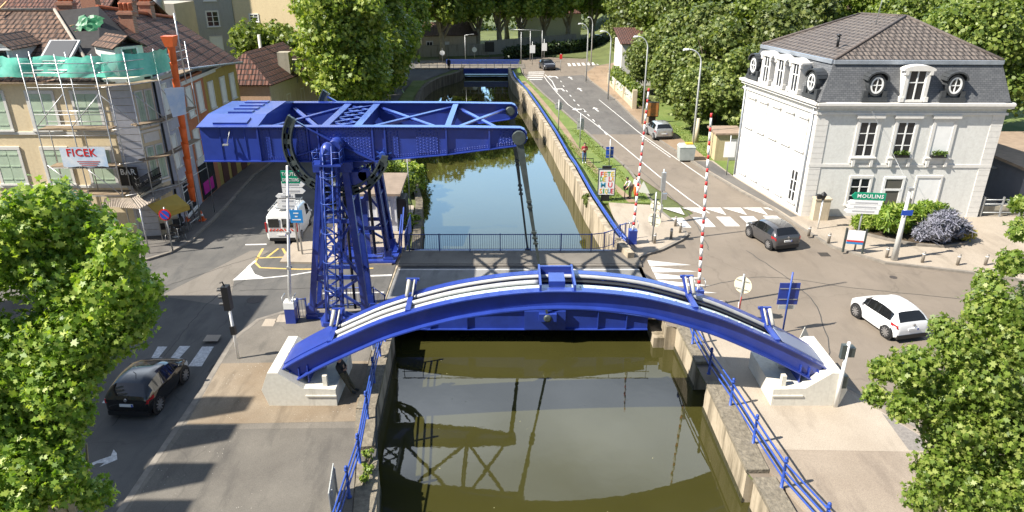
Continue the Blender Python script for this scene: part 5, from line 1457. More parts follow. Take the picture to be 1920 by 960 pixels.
# ---------------------------------------------------------------- hut by the far tower
HUTW = mat('hut_wall', (.62, .63, .66), .7, noise=(2, .06))
hu = thing('control_hut', 'small white control hut with a flat brown roof by the farther tower', 'hut', (-8.8, 43.5, .1))
b = MB(); b.box(-10.8, -7.3, 42.0, 45.0, .1, 2.55); part(hu, 'wall', b, HUTW)
b = MB(); b.hexa([(-11.1, 41.7, 2.55), (-6.95, 41.7, 2.55), (-6.95, 45.3, 2.85), (-11.1, 45.3, 2.85), (-11.1, 41.7, 2.7), (-6.95, 41.7, 2.7), (-6.95, 45.3, 3.0), (-11.1, 45.3, 3.0)]); part(hu, 'roof', b, mat('hut_roof', (.24, .185, .14), .9, noise=(1.5, .2)))
FH, FH2 = Fac((-10.8, 42.0), (-7.3, 42.0)), Fac((-7.3, 42.0), (-7.3, 45.0))
window(hu, FH, 2.7, 1.0, .8, 1.1, 'glass', sw=.06, mull=(0, 1)); window(hu, FH, .9, 1.0, .8, 1.1, 'glass', sw=.06); window(hu, FH2, 1.5, 1.0, 1.2, 1.1, 'glass', sw=.06)
b = MB(); b.box(-7.28, -6.75, 42.2, 43.4, .9, 2.2)
for i in range(5): b.box(-7.0, -6.7, 42.25 + i * .24, 42.37 + i * .24, 1.0, 2.1)
part(hu, 'electric_cabinet', b, BLACK)
an = thing('tv_aerial', 'thin mast with a comb shaped aerial pointing over the canal by the hut', 'aerial', (-6.95, 44.8, .1))
b = MB(); b.tube([(-6.85, 44.8, .1), (-6.85, 44.8, 5.1)], .035, 6); b.tube([(-6.85, 44.8, 5.0), (-5.4, 44.5, 4.9)], .03, 5)
for k in range(6): b.tube([(-6.6 + k * .2, 44.4, 5.0), (-6.6 + k * .2, 45.0, 5.0)], .014, 4)
for s in (-.3, .3): b.tube([(-6.8, 44.8 + s, 4.6), (-6.5, 44.8 + s, 4.9)], .02, 4)
part(an, 'mast', b, GALV)
# ---------------------------------------------------------------- odd buildings
uh = thing('utility_kiosk', 'small yellowish concrete utility kiosk with a flat roof on the verge', 'kiosk', (18.3, 59.5, .1))
b = MB(); b.box(17.3, 19.6, 58.6, 61.2, .1, 2.35); part(uh, 'wall', b, stained_wall('kiosk_wall', (.5, .42, .25), (.38, .31, .18)))
b = MB(); b.box(17.15, 19.75, 58.45, 61.35, 2.35, 2.5); part(uh, 'roof', b, mat('kiosk_roof', (.3, .22, .16), .9, noise=(3, .2)))
b = MB(); b.box(18.5, 19.3, 58.56, 58.6, .15, 2.0); part(uh, 'door', b, mat('grey_door', (.3, .3, .3), .6))
rb = thing('red_roof_villa', 'white villa with a red tiled gable roof almost hidden among the hillside trees', 'house', (30.0, 92, 3))
b = MB(); b.prism([(27.2, 88), (38, 88), (38, 97), (27.2, 97)], 0, 10.2); part(rb, 'wall', b, STONEW)
roof_part(rb, 'roof', [[(26.8, 87.5, 9.9), (26.8, 97.5, 9.9), (32, 97.5, 14), (32, 87.5, 14)], [(38.4, 97.5, 9.9), (38.4, 87.5, 9.9), (32, 87.5, 14), (32, 97.5, 14)]], mat('x', (.5, .16, .09), .8, noise=(5, .2)) if False else TILER)
rg = thing('grey_annexe', 'low dark grey building with a brown flat roof behind the galvanised fence', 'building', (36, 47, 0))
b = MB(); b.box(34.6, 46, 45.8, 56, 0, 3.0); part(rg, 'wall', b, mat('annexe_grey', (.13, .135, .16), .7, noise=(2, .1)))
b = MB(); b.box(34.4, 46.2, 45.6, 56.2, 3.0, 3.2); part(rg, 'roof', b, mat('annexe_roof', (.28, .21, .15), .9, noise=(2, .2)))
# tall house out of the frame on the street's other side: its eaves and dormers shade the road
oh = thing('street_house', 'tall plain town house with dormers along its eaves, shading the street', 'house', (-30, 18, 0))
b = MB(); b.prism([(-25.6, -6), (-25.6, 28.6), (-38, 28.6), (-38, -6)], 0, 13.4); part(oh, 'wall', b, YELL)
roof_part(oh, 'roof', [[(-25.2, -6.4, 13.3), (-25.2, 29.0, 13.3), (-27.5, 26.6, 15.2), (-27.5, -6.4, 15.2)], [(-38.4, 29.0, 13.3), (-38.4, -6.4, 13.3), (-27.5, -6.4, 15.2), (-27.5, 26.6, 15.2)], [(-25.2, 29.0, 13.3), (-38.4, 29.0, 13.3), (-27.5, 26.6, 15.2)]], TILEB)
for y in (18.4, 16.6, 14.4, 12.6, 10.6, 8.6):
    b = MB(); b.box(-27.2, -25.25, y - .48, y + .48, 13.3, 16.1); b.lathe((-26.2, y, 16.1), [(.48, 0), (.4, .15), (.2, .24)], 12); part(oh, 'dormer', b, STONEW)
FO = Fac((-25.6, -6), (-25.6, 28.6))
for i in range(8):
    for z in (1, 4.3, 7.4, 10.3): window(oh, FO, 2.5 + i * 4, z, 1.2, 2, 'shutter')
# far walls, houses and fence beyond the far bridge
fw = thing('roadside_wall', 'long grey garden wall under the far plane trees', 'wall', (-5, 126, 0))
b = MB(); b.beam((-16, 124, .95), (-4.5, 126.5, .95), .3, 1.9); b.beam((-4.5, 126.5, 1.2), (12, 138, 1.2), .3, 2.4); part(fw, 'panel', b, CONC)
fh = thing('far_house', 'low grey house with a pale window by the far bridge', 'house', (-11, 127, 0))
b = MB(); b.prism([(-15.5, 125), (-6.2, 127), (-6.8, 134), (-15.5, 134)], 0, 3.4); part(fh, 'wall', b, BEIG)
roof_part(fh, 'roof', [[(-16, 124.6, 3.4), (-5.8, 126.6, 3.4), (-7, 130.5, 5.2), (-16, 130, 5.2)]], TILEB)
Fh = Fac((-15.5, 125), (-6.2, 127)); window(fh, Fh, 4.0, .9, 1.4, 1.3, 'roller'); window(fh, Fh, 1.4, .5, 1, 1.9, 'glass')
f2 = thing('far_house', 'white rendered house seen between far trunks above the hedge', 'house', (5, 150, 0))
b = MB(); b.prism([(2, 148), (14, 150), (14, 158), (2, 158)], 0, 5.2); part(f2, 'wall', b, STONEW)
roof_part(f2, 'roof', [[(1.6, 147.5, 5.2), (14.4, 149.5, 5.2), (14, 154, 7.5), (2, 153, 7.5)]], TILER)
hs = thing('roadside_house', 'white house end with a wooden gate behind the roadside shrubs', 'house', (15.5, 97, 0))
b = MB(); b.prism([(14.5, 96), (19, 96), (19, 103), (14.5, 103)], 0, 5.5); part(hs, 'wall', b, STONEW)
roof_part(hs, 'roof', [[(14.2, 95.6, 5.5), (19.3, 95.6, 5.5), (19.3, 103.4, 6.8), (14.2, 103.4, 6.8)]], TILER)
gw = thing('garden_wall', 'cream garden wall with pillars and white railings along the far pavement', 'wall', (14.5, 88, 0))
b = MB(); b.beam((13.9, 80.5, .35), (13.2, 97, .35), .3, .7)
for f in (0, .35, .7, 1): b.box(13.9 - .7 * f - .25, 13.9 - .7 * f + .25, 80.5 + 16.5 * f - .25, 80.5 + 16.5 * f + .25, 0, 2.2 if f == 0 else 1.5)
part(gw, 'masonry', b, BEIG)
b = MB()
for i in range(30): b.box(13.85 - .7 * i / 30, 13.9 - .7 * i / 30, 82 + i * .42, 82.2 + i * .42, .7, 1.5)
part(gw, 'fence_slat', b, WHITE)
# ---- far bridge
fb = thing('far_bridge', 'flat blue road bridge crossing the far end of the canal', 'bridge', (-6, 112, 0))
b = MB(); b.box(-15, 2, 110.8, 115.6, -.1, .08); part(fb, 'roadway', b, ASPH_P)
for y in (110.7, 115.6):
    b = MB(); b.box(-9.5, 1.2, y - .12, y + .12, -.75, .1); part(fb, 'girder', b, BLUE)
b = MB(); b.box(-10.5, 1.2, 115.4, 115.7, .08, .75); part(fb, 'parapet', b, BARS)
b = MB()
for z in (.55, 1.05): b.tube([(-14, 110.8, z), (1.6, 110.8, z)], .03, 5)
for i in range(13): b.box(-14 + i * 1.25, -13.93 + i * 1.25, 110.77, 110.83, .08, 1.05)
part(fb, 'handrail', b, GALV)
# ================================================================== VEHICLES
def zat(x, y, v):
    """height above (x, y) seen at picture row v"""
    dd = (v - 480) / FPX
    return CAMH + y * (-_s - dd * _c) / (_c - dd * _s)
TAIL = mat('tail_light', (.35, .01, .015), .2, coat=.5)
HEADL = mat('head_light', (.6, .62, .65), .12, coat=.5)
ALLOY = mat('alloy_rim', (.5, .5, .51), .35, metal=.8)
PLATE = mat('plate_white', (.75, .75, .73), .5)
PLATEB = mat('plate_blue', (.02, .06, .4), .5)
def car_paint(n, c, r=.25, metal=0.0): return mat(n, c, r, metal=metal, coat=.8)
def make_car(name, label, paint, kind='hatch', group=None, scale=(1, 1, 1), ls=.8):
    if kind == 'van':
        xs_ = [0, .03, .1, .5, 1.2, 2.0, 2.9, 3.5, 3.75, 4.2, 4.55, 4.72, 4.8]
        T = [1.0, 1.75, 1.88, 1.95, 1.97, 1.97, 1.96, 1.9, 1.78, 1.25, 1.08, .85, .55]
        Bl = [.7, 1.02, 1.05, 1.05, 1.05, 1.05, 1.05, 1.05, 1.08, 1.1, .95, .75, .5]
        W = [.82, .9, .93, .95, .95, .95, .95, .95, .95, .94, .9, .84, .7]
        tap = .1; rear = (1, 3); wind = (7, 9); side = (6, 8); wb = (1.0, 3.95); wr = .32
    else:
        xs_ = [0, .04, .12, .34, .62, 1.1, 1.65, 2.2, 2.6, 2.95, 3.32, 3.75, 4.05, 4.18, 4.24]
        T = [.62, .88, 1.02, 1.19, 1.345, 1.435, 1.475, 1.46, 1.38, 1.2, 1.0, .9, .78, .62, .45]
        Bl = [.5, .8, .94, .95, .95, .94, .93, .92, .92, .93, .95, .84, .7, .52, .4]
        W = [.72, .82, .86, .885, .9, .9, .9, .9, .895, .89, .88, .86, .8, .7, .58]
        tap = .22; rear = (2, 4); wind = (8, 10); side = (3, 9); wb = (.74, 3.36); wr = .335
        side = (4, 9)
        if kind == 'suv': T = [t + .12 for t in T]; Bl = [b + .08 for b in Bl]
    xs_ = [x * ls for x in xs_]; wb = tuple(x * ls for x in wb)
    L = xs_[-1]
    rings = []
    for x, t, bl, w in zip(xs_, T, Bl, W):
        k = max(0.0, min(1.0, (t - bl) / .4))
        inset = tap * k
        lo = .2 if .1 < x < L - .1 else .3
        half = [(w * .93, lo), (w * .985, lo + .15), (w, max(lo + .2, bl * .68)), (w * .985, bl), (w - inset * .82 - .01, bl + (t - bl) * .82), (w - inset * 1.15 - .06 * k - .03, t - .012), ((w - inset) * .5, t + .015)]
        if k < .3:
            half[4] = (w * .95, bl + (t - bl) * .6); half[5] = (w * .82, t - .012); half[6] = (w * .45, t + .01)
        ring = [(x, -y, z) for y, z in half] + [(x, y, z) for y, z in reversed(half)]
        rings.append(ring)
    n = len(rings[0])
    t = thing(name, label, 'van' if kind == 'van' else 'car', (0, 0, 0), group)
    def off(p): return (p[0] - L / 2, p[1], p[2])
    groups = {'body': [], 'rear_window': [], 'windscreen': [], 'side_window': []}
    for i in range(len(rings) - 1):
        for j in range(n - 1):
            q = [rings[i][j], rings[i + 1][j], rings[i + 1][j + 1], rings[i][j + 1]]
            key = 'body'
            if j in (3, 9) and side[0] <= i < side[1]: key = 'side_window'
            elif 5 <= j <= 7 and rear[0] <= i < rear[1] and kind != 'van': key = 'rear_window'
            elif 4 <= j <= 8 and wind[0] <= i < wind[1]: key = 'windscreen'
            groups[key].append(q)
    body = MB()
    for q in groups['body']: body.add([off(p) for p in q], [(0, 1, 2, 3)], True)
    body.add([off(p) for p in rings[0]], [tuple(range(n))]); body.add([off(p) for p in rings[-1]], [tuple(reversed(range(n)))])
    # roof rails at the window edges, sills
    bd = part(t, 'body', body, paint)
    for nm in ('rear_window', 'windscreen'):
        if groups[nm]:
            g_ = MB()
            for q in groups[nm]: g_.add([off(p) for p in q], [(0, 1, 2, 3)], True)
            part(t, nm, g_, CARGLASS)
    for s in (3, 9):
        g_ = MB()
        for i in range(side[0], side[1]):
            g_.add([off(p) for p in (rings[i][s], rings[i + 1][s], rings[i + 1][s + 1], rings[i][s + 1])], [(0, 1, 2, 3)], True)
        part(t, 'side_window', g_, CARGLASS)
    pil = MB()   # pillars
    for s in (-1, 1):
        for xi in ((side[0] + side[1]) // 2, side[1] - 1) if kind != 'van' else (side[0],):
            r_ = rings[xi]; a, c = (r_[3], r_[4]) if s < 0 else (r_[10], r_[9])
            pil.beam(off((a[0], a[1] + s * .008, a[2])), off((c[0], c[1] + s * .008, c[2])), .02, .05, (1, 0, 0))
    part(t, 'pillar', pil, paint if kind == 'van' else BLACK)
    for wx in wb:
        for s in (-1, 1):
            wy = s * (W[5] - .1)
            ar = MB(); ar.lathe((wx - L / 2, s * (W[5] - .02) - .012, wr), [(wr + .075, 0), (wr + .075, .024)], 20, False, 'y'); part(t, 'wheel_arch', ar, BLACK)
            b = MB(); b.lathe((wx - L / 2, wy - .1, wr), [(wr * .7, 0), (wr - .03, 0), (wr, .04), (wr, .16 + .035), (wr - .03, .235), (wr * .7, .235)], 22, True, 'y')
            tyre = part(t, 'wheel', b, RUBBER)
            b = MB()
            yo = wy + s * .112
            b.lathe((wx - L / 2, min(yo, yo + s * .02), wr), [(wr * .2, 0), (wr * .2, .035)], 12, True, 'y')
            for k in range(10):
                a = 2 * PI * k / 10
                b.beam((wx - L / 2 + .05 * math.cos(a), yo + s * .02, wr + .05 * math.sin(a)), (wx - L / 2 + wr * .68 * math.cos(a), yo + s * .02, wr + wr * .68 * math.sin(a)), .05, .03, (0, 1, 0))
            part(tyre, 'rim', b, ALLOY)
    hw = W[3]
    for s in (-1, 1):
        b = MB()
        if kind == 'van':
            b.box(-L / 2 - .015, -L / 2 + .12, s * .9 - .09, s * .9 + .04 * s, .8, 1.4) if s < 0 else b.box(-L / 2 - .015, -L / 2 + .12, .86, .96, .8, 1.4)
        else:
            b.hexa([off(p) for p in ((.02, s * .5, .76), (.02, s * .84, .74), (.42, s * .9, .8), (.42, s * .5, .8), (.06, s * .52, .88), (.05, s * .85, .9), (.42, s * .9, .94), (.42, s * .5, .9))])
        part(t, 'tail_light', b, TAIL)
        b = MB(); b.hexa([off(p) for p in ((L - .42, s * .6, .58), (L - .12, s * .5, .56), (L - .3, s * .86, .58), (L - .55, s * .88, .6), (L - .42, s * .6, .74), (L - .14, s * .5, .7), (L - .3, s * .87, .74), (L - .55, s * .885, .78))])
        part(t, 'headlight', b, HEADL)
        b = MB(); b.sphere((wb[1] - .35 - L / 2 - (0 if kind != 'van' else -.2), s * (hw + .1), Bl[5] + .08), (.08, .12, .07), 10, 6); part(t, 'mirror', b, paint)
        b = MB()
        for xh in (1.35 * ls, 2.3 * ls): b.box(xh - L / 2, xh + .2 - L / 2, s * hw - .005 if s > 0 else s * hw - .02, s * hw + .02 if s > 0 else s * hw + .005, .8, .84)
        part(t, 'door_handle', b, paint)
    b = MB(); b.box(-L / 2 - .025, -L / 2 + .04, -.26, .26, .62 if kind != 'van' else .55, .73 if kind != 'van' else .66); pl = part(t, 'number_plate', b, PLATE)
    b = MB(); b.box(-L / 2 - .03, -L / 2 - .024, -.26, -.2, .62 if kind != 'van' else .55, .73 if kind != 'van' else .66); part(pl, 'band', b, PLATEB)
    b = MB(); b.box(-L / 2 - .03, -L / 2 + .2, -.78, .78, .22, .42); b.box(L / 2 - .2, L / 2 + .01, -.6, .6, .22, .36); parts_each(t, 'bumper', b, BLACK)
    if kind != 'van':
        b = MB(); b.lathe((-L / 2 + .02, 0, .9), [(.06, -.04), (.06, 0)], 12, False, 'x'); part(t, 'emblem', b, ALLOY)
        b = MB(); b.tube([(-L / 2 + 1.0, 0, T[5]), (-L / 2 + .85, 0, T[5] + .2)], .012, 5); part(t, 'aerial', b, BLACK)
    t.scale = scale
    return t
def wheels_at(t, rear_px, front_px, side, wbase=2.6, half=.82):
    """put the car so that its wheels of one side stand at two surveyed points"""
    a, c = Vector(G(*rear_px)), Vector(G(*front_px))
    d = (c - a); ang = math.atan2(d.y, d.x)
    m = (a + c) / 2 + Vector((math.sin(ang), -math.cos(ang), 0)) * (-half if side == 'right' else half)
    t.location = (m.x, m.y, 0.005); t.rotation_euler = (0, 0, ang)
blackc = make_car('parked_car' if False else 'moving_car', 'glossy black hatchback driving up the shaded road towards the zebra stripes', car_paint('black_car', (.006, .006, .007), .12))
wheels_at(blackc, (303, 766), (344, 718), 'right')
whitec = make_car('moving_car', 'white hatchback turning on the tan junction', car_paint('white_car', (.78, .78, .78), .3)); wheels_at(whitec, (1653, 628), (1609, 597), 'left')
greyc = make_car('moving_car', 'dark grey hatchback crossing the zebra in front of the white house', car_paint('grey_car', (.085, .085, .09), .25, .4)); wheels_at(greyc, (1436, 464), (1408, 446), 'left')
silv = make_car('parked_car', 'silver crossover parked in the roadside bay by the verge', car_paint('silver_car', (.42, .43, .44), .3, .5), 'suv'); silv.location = (14.25, 67.6, .005); silv.rotation_euler = (0, 0, R(97))
darkc = make_car('moving_car', 'dark car approaching on the far road past the canal bridge', car_paint('graphite_car', (.03, .03, .033), .2)); darkc.location = (5.4, 110.6, .005); darkc.rotation_euler = (0, 0, R(-75))
p2c = make_car('parked_car', 'dark parked car in the shaded street behind the nearer tower', car_paint('night_car', (.015, .016, .02), .2), 'suv'); p2c.location = (-12.2, 48.5, .005); p2c.rotation_euler = (0, 0, R(94))
f1c = make_car('parked_car', 'small dark car on the far street behind the clipped hedge', car_paint('f1', (.02, .02, .022), .3)); f1c.location = (10.8, 140.2, .03); f1c.rotation_euler = (0, 0, R(20))
f3c = make_car('parked_car', 'dark estate car standing further along the far street', car_paint('f3', (.03, .03, .032), .3), 'suv'); f3c.location = (17, 144.0, .03); f3c.rotation_euler = (0, 0, R(20))
van = make_car('work_van', 'white works van with red and white chevrons on its back doors', car_paint('van_white', (.72, .72, .71), .4), 'van'); 
b = MB()
for s in (-1, 1): b.box(-1.945, -1.925, s * .42 - .33, s * .42 + .33, 1.1, 1.65)
part(van, 'rear_window', b, CARGLASS)
REDW = mat('chevron_red', (.6, .05, .02), .5)
b = MB()
for i in range(8):
    y = -.75 + i * .2; s = 1 if i < 4 else -1
    b.hexa([(-1.94, y, .86), (-1.94, y + .1, .86), (-1.924, y + .1, .86), (-1.924, y, .86), (-1.94, y + .1 * s, 1.0), (-1.94, y + .1 + .1 * s, 1.0), (-1.924, y + .1 + .1 * s, 1.0), (-1.924, y + .1 * s, 1.0)])
part(van, 'chevron_band', b, REDW)
b = MB()
for x in (-1.6, -.8, 0, .65): b.tube([(x, -.75, 1.98), (x, -.75, 2.1), (x, .75, 2.1), (x, .75, 1.98)], .02, 5)
for y in (-.7, .7): b.tube([(-1.75, y, 2.11), (.85, y, 2.11)], .02, 5)
b.box(-1.5, -.2, -.3, .3, 2.12, 2.2)
part(van, 'roof_rack', b, GALV)

van.location = (-14.1, 42.0, .005); van.rotation_euler = (0, 0, R(91))
# ================================================================== STREET FURNITURE
def text_mesh(txt, size, ext=.004):
    cu = bpy.data.curves.new('lettering', 'FONT'); cu.body = txt; cu.size = size; cu.extrude = ext; cu.align_x = 'CENTER'; cu.align_y = 'CENTER'; cu.resolution_u = 2; cu.offset = size * .018; cu.space_character = 1.12
    o = bpy.data.objects.new('lettering', cu); COL.objects.link(o)
    dg = bpy.context.evaluated_depsgraph_get(); dg.update()
    me = bpy.data.meshes.new_from_object(o.evaluated_get(dg))
    bpy.data.objects.remove(o); bpy.data.curves.remove(cu)
    return me
def lettering(parent, txt, size, c, ang, m, tilt=0, wmax=None):
    """flat letters facing the direction ang (0 = towards -Y)"""
    me = text_mesh(txt, size)
    ws = [v.co.x for v in me.vertices]; w = max(ws) - min(ws)
    sx = min(1, wmax / w) if wmax else 1
    M = Matrix.Translation(Vector(c) - Vector(top(parent).location)) @ Matrix.Rotation(ang, 4, 'Z') @ Matrix.Rotation(tilt, 4, 'Y') @ Matrix.Rotation(R(90), 4, 'X') @ Matrix.Diagonal((sx, 1, 1, 1))
    me.transform(M); me.materials.append(m)
    o = bpy.data.objects.new('lettering', me); COL.objects.link(o); o.parent = parent
    return o
def panel(mb, c, w, h, ang, t=.03):
    mb.cbox(c, (w, t, h), ang)
RED = mat('sign_red', (.55, .02, .02), .4); BLUESIGN = mat('sign_blue', (.015, .07, .42), .4); GREENSIGN = mat('sign_green', (.0, .24, .13), .4); SIGNW = mat('sign_white', (.76, .76, .75), .4); SIGNBACK = mat('sign_back', (.5, .5, .46), .5, metal=.3); CREAMBACK = mat('cream_sign_back', (.72, .67, .48), .55)
INK = mat('sign_ink', (.03, .03, .04), .6)
# ---- near traffic light with its lit red lamp
def pole_thing(name, label, cat, px, h, r=.055, m=None, z0=.12, group=None, top_r=None):
    x, y, _ = G(*px, z0); t = thing(name, label, cat, (x, y, z0), group)
    b = MB(); b.tube([(x, y, z0), (x, y, z0 + h)], [r, top_r or r], 10); part(t, 'pole', b, m or GALV)
    return t, x, y
t, x, y = pole_thing('traffic_light', 'slim grey traffic light showing red at the quay corner', 'traffic light', (447, 672), 3.1, .06, m=WHITE)
b = MB(); b.box(x - .1, x + .1, y - .1, y + .1, 1.35, 1.75); part(t, 'push_button_box', b, BLACK)
b = MB(); b.box(x - .16, x + .12, y - .17, y + .17, 2.55, 3.65)
hd = part(t, 'signal_head', b, BLACK)
for i, zz_ in enumerate((3.45, 3.12, 2.79)):
    b = MB()
    for k in range(9):
        a0, a1 = PI * k / 9, PI * (k + 1) / 9
        b.add([(x - .16, y + .12 * math.cos(a0), zz_ + .12 * math.sin(a0)), (x - .36, y + .12 * math.cos(a0), zz_ + .1 * math.sin(a0)), (x - .36, y + .12 * math.cos(a1), zz_ + .1 * math.sin(a1)), (x - .16, y + .12 * math.cos(a1), zz_ + .12 * math.sin(a1))], [(0, 1, 2, 3)])
    part(hd, 'visor', b, BLACK)
    b = MB(); b.lathe((x - .17, y, zz_), [(.11, -.02), (.11, .005)], 14, False, 'x'); part(hd, 'lamp', b, mat('red_lamp', (.9, .03, .03), .3, emit=1.6) if i == 0 else mat('dark_lamp', (.02, .025, .02), .2))
b = MB(); b.tube([(x - .05, y, 3.65), (x - .1, y - .03, 3.85), (x - .2, y - .05, 3.8)], .03, 6); part(hd, 'hood', b, BLACK)
t, x, y = pole_thing('traffic_light', 'white leaning traffic light pole behind the sunny concrete block, seen from behind', 'traffic light', (1566, 762), 2.9, .09, m=WHITE, top_r=.06)
b = MB(); b.box(x - .22, x + .02, y - .05, y + .12, 2.3, 2.9); b.box(x + .06, x + .32, y, y + .3, 2.35, 2.75); b.box(x + .08, x + .28, y, y + .2, .95, 1.5); parts_each(t, 'signal_head', b, GREYSTEEL)
t, x, y = pole_thing('traffic_light', 'thin traffic light with box and cabinet at the corner pavement by the grass bank', 'traffic light', (1237, 416), 3.6, .05)
b = MB(); b.box(x - .12, x + .14, y - .12, y + .12, 2.3, 3.5); b.box(x + .05, x + .3, y - .1, y + .1, 1.7, 2.1); b.box(x - .1, x + .1, y - .1, y + .1, .8, 1.3); parts_each(t, 'signal_head', b, GALV)
# ---- barriers
def barrier(label, base, tip_v, lean, striped, boxm, z0=.12, dy=0):
    x, y, _ = G(*base, z0); t = thing('barrier_gate', label, 'barrier', (x, y, z0))
    b = MB(); b.box(x - .24, x + .24, y - .22, y + .22, z0, z0 + .78); cab = part(t, 'cabinet', b, BLUE)
    b = MB(); b.box(x - .25, x + .25, y - .23, y + .23, z0 + .78, z0 + 1.12) if boxm is WHITE else b.box(x - .25, x + .25, y - .23, y + .23, z0 + .78, z0 + .9)
    part(cab, 'hood', b, boxm)
    b = MB()
    for s in (-1, 1): b.tube([(x + s * .26, y - .2, z0 + 1.05), (x + s * .26, y - .2, z0 + 1.4), (x + s * .26, y + .25, z0 + 1.4)], .025, 6)
    part(t, 'boom_clamp', b, GALV)
    zt = zat(x, y, tip_v); A_, B_ = Vector((x, y - .05, z0 + .8)), Vector((x + lean, y - .05, zt))
    n = 14 if striped else 1
    bw, br_ = MB(), MB()
    for i in range(n):
        p, q = A_ + (B_ - A_) * (i / n), A_ + (B_ - A_) * ((i + 1) / n); m_ = p.lerp(q, .68 if striped else 1)
        r0, r1 = .085 - .035 * i / n, .085 - .035 * (i + 1) / n
        bw.tube([p, m_], [r0, r1], 8)
        if striped: br_.tube([m_, q], [r1, r1], 8)
    bm_ = part(t, 'boom', bw, WHITE)
    if striped: parts_each(bm_, 'red_stripe', br_, REDPAINT)
    else:
        b = MB()
        for f in (.3, .55, .8): p = A_ + (B_ - A_) * f; b.cbox(p, (.2, .2, .1))
        part(bm_, 'collar', b, GALV)
    return t
barrier('raised plain white road barrier with blue and white box near the towers', (548, 603), 310, .75, False, WHITE)
barrier('raised red and white barrier with blue box at the corner pavement', (1185, 456), 165, .3, True, BLUE)
barrier('raised red and white barrier standing behind the pipe arch', (1306, 572), 212, -.35, True, BLUE)
# ---- street lamps
def lamp(label, base, top_px, head_u, z0=.1):
    x, y, _ = G(*base, z0); zt = zat(x, y, top_px); t = thing('street_lamp', label, 'street lamp', (x, y, z0), 'curved street lamps along the main road')
    zc = y * _c + (CAMH - zt) * _s; dx = (head_u - (960 + FPX * x / zc)) * zc / FPX
    pts = [(x, y, z0), (x, y, zt - 1.1)]
    for k in range(1, 7):
        a = PI / 2 * k / 6; pts.append((x + dx * .75 * (1 - math.cos(a)), y, zt - 1.1 + 1.1 * math.sin(a)))
    b = MB(); b.tube(pts, [.1] + [.07] + [.05] * 6, 8); part(t, 'pole', b, WHITE if False else mat('pale_grey_pole', (.55, .56, .56), .45, noise=(2, .06)))
    b = MB(); b.hexa([(x + dx * .7, y - .09, zt - .06), (x + dx, y - .15, zt - .1), (x + dx, y + .15, zt - .1), (x + dx * .7, y + .09, zt - .06), (x + dx * .7, y - .06, zt + .06), (x + dx * .95, y - .1, zt + .04), (x + dx * .95, y + .1, zt + .04), (x + dx * .7, y + .06, zt + .06)] if dx > 0 else [(x + dx, y - .15, zt - .1), (x + dx * .7, y - .09, zt - .06), (x + dx * .7, y + .09, zt - .06), (x + dx, y + .15, zt - .1), (x + dx * .95, y - .1, zt + .04), (x + dx * .7, y - .06, zt + .06), (x + dx * .7, y + .06, zt + .06), (x + dx * .95, y + .1, zt + .04)])
    part(t, 'lamp_head', b, SIGNW)
    return t
lamp('tall curved street lamp beside the recycling bin near the kiosk', (1296, 298), 92, 1281)
lamp('tall curved street lamp beside the lit poster stand on the verge', (1204, 232), 68, 1188)
lamp('curved street lamp in front of the garden wall pillars', (1140, 186), 58, 1125)
lamp('curved street lamp at the bend of the far road', (1099, 153), 44, 1084)
lamp('curved street lamp furthest along the road at the wood edge', (1108, 124), 32, 1102)
def simple_pole(label, base, top_v, r, m, z0=.05, name='lamp_post', cat='lamp post', arm=None):
    x, y, _ = G(*base, z0); zt = zat(x, y, top_v); t = thing(name, label, cat, (x, y, z0))
    b = MB(); b.tube([(x, y, z0), (x, y, zt)], [r, r * .7], 8); part(t, 'pole', b, m)
    if arm: b = MB(); b.tube([(x, y, zt), (x + arm, y, zt + .15)], .05, 6); b.cbox((x + arm, y, zt + .15), (.5, .2, .1)); part(t, 'lamp_head', b, GALV)
    return t
simple_pole('grey lamp post standing by the middle of the far bridge', (873, 118), 66, .07, GALV, arm=1.2)
simple_pole('grey lamp post at the road end of the far bridge', (977, 120), 60, .07, GALV)
simple_pole('grey lamp post beyond the white direction boards', (994, 114), 58, .07, GALV)
simple_pole('signal gantry post with a long arm over the far road', (1016, 112), 57, .07, GALV, arm=-5)
simple_pole('concrete utility pole between the small house and the big plane tree', (512, 262), 65, .2, CONCL, name='utility_pole', cat='utility pole')
simple_pole('stout pale wooden post beside the tall lamp on the verge', (1305, 268), 222, .22, BEIG, name='wooden_post', cat='post')
simple_pole('black park lamp behind the galvanised fence', (1862, 372), 318, .05, BLACK, arm=-.45)
# ---- lantern, pillar, name post in front of the white house
t, x, y = pole_thing('lantern_post', 'thin pole with a black lantern before the white house corner', 'lantern', (1533, 429), 2.0, .045, m=WHITE)
b = MB(); b.lathe((x, y, 2.1), [(.1, 0), (.2, .3), (.22, .32), (.1, .45), (.03, .52)], 6, False); b.cbox((x - .28, y, 2.3), (.22, .2, .28)); part(t, 'lantern', b, BLACK)
x, y, _ = G(1536, 412, .12); t = thing('meter_pillar', 'cream rendered meter pillar against the white house corner', 'pillar', (x, y, .12))
b = MB(); b.box(x - .5, x + .5, y - .15, y + .35, .12, 1.55); b.box(x - .55, x + .55, y - .2, y + .4, 1.55, 1.63); part(t, 'body', b, SKYPANEL if False else BEIG)
t, x, y = pole_thing('name_post', 'stout white tapered post with a small blue street name plate', 'post', (1676, 487), 4.3, .19, m=mat('post_grey', (.6, .6, .57), .6, noise=(3, .08)), top_r=.07)
b = MB(); panel(b, (x + .05, y - .14, 3.05), .62, .3, 0); pl = part(t, 'name_plate', b, BLUESIGN)
b = MB(); b.cbox((x, y, 4.42), (.25, .25, .15)); b.tube([(x, y, 4.4), (x + .55, 44.5, 7.35)], .012, 4); part(t, 'cable', b, GALV)
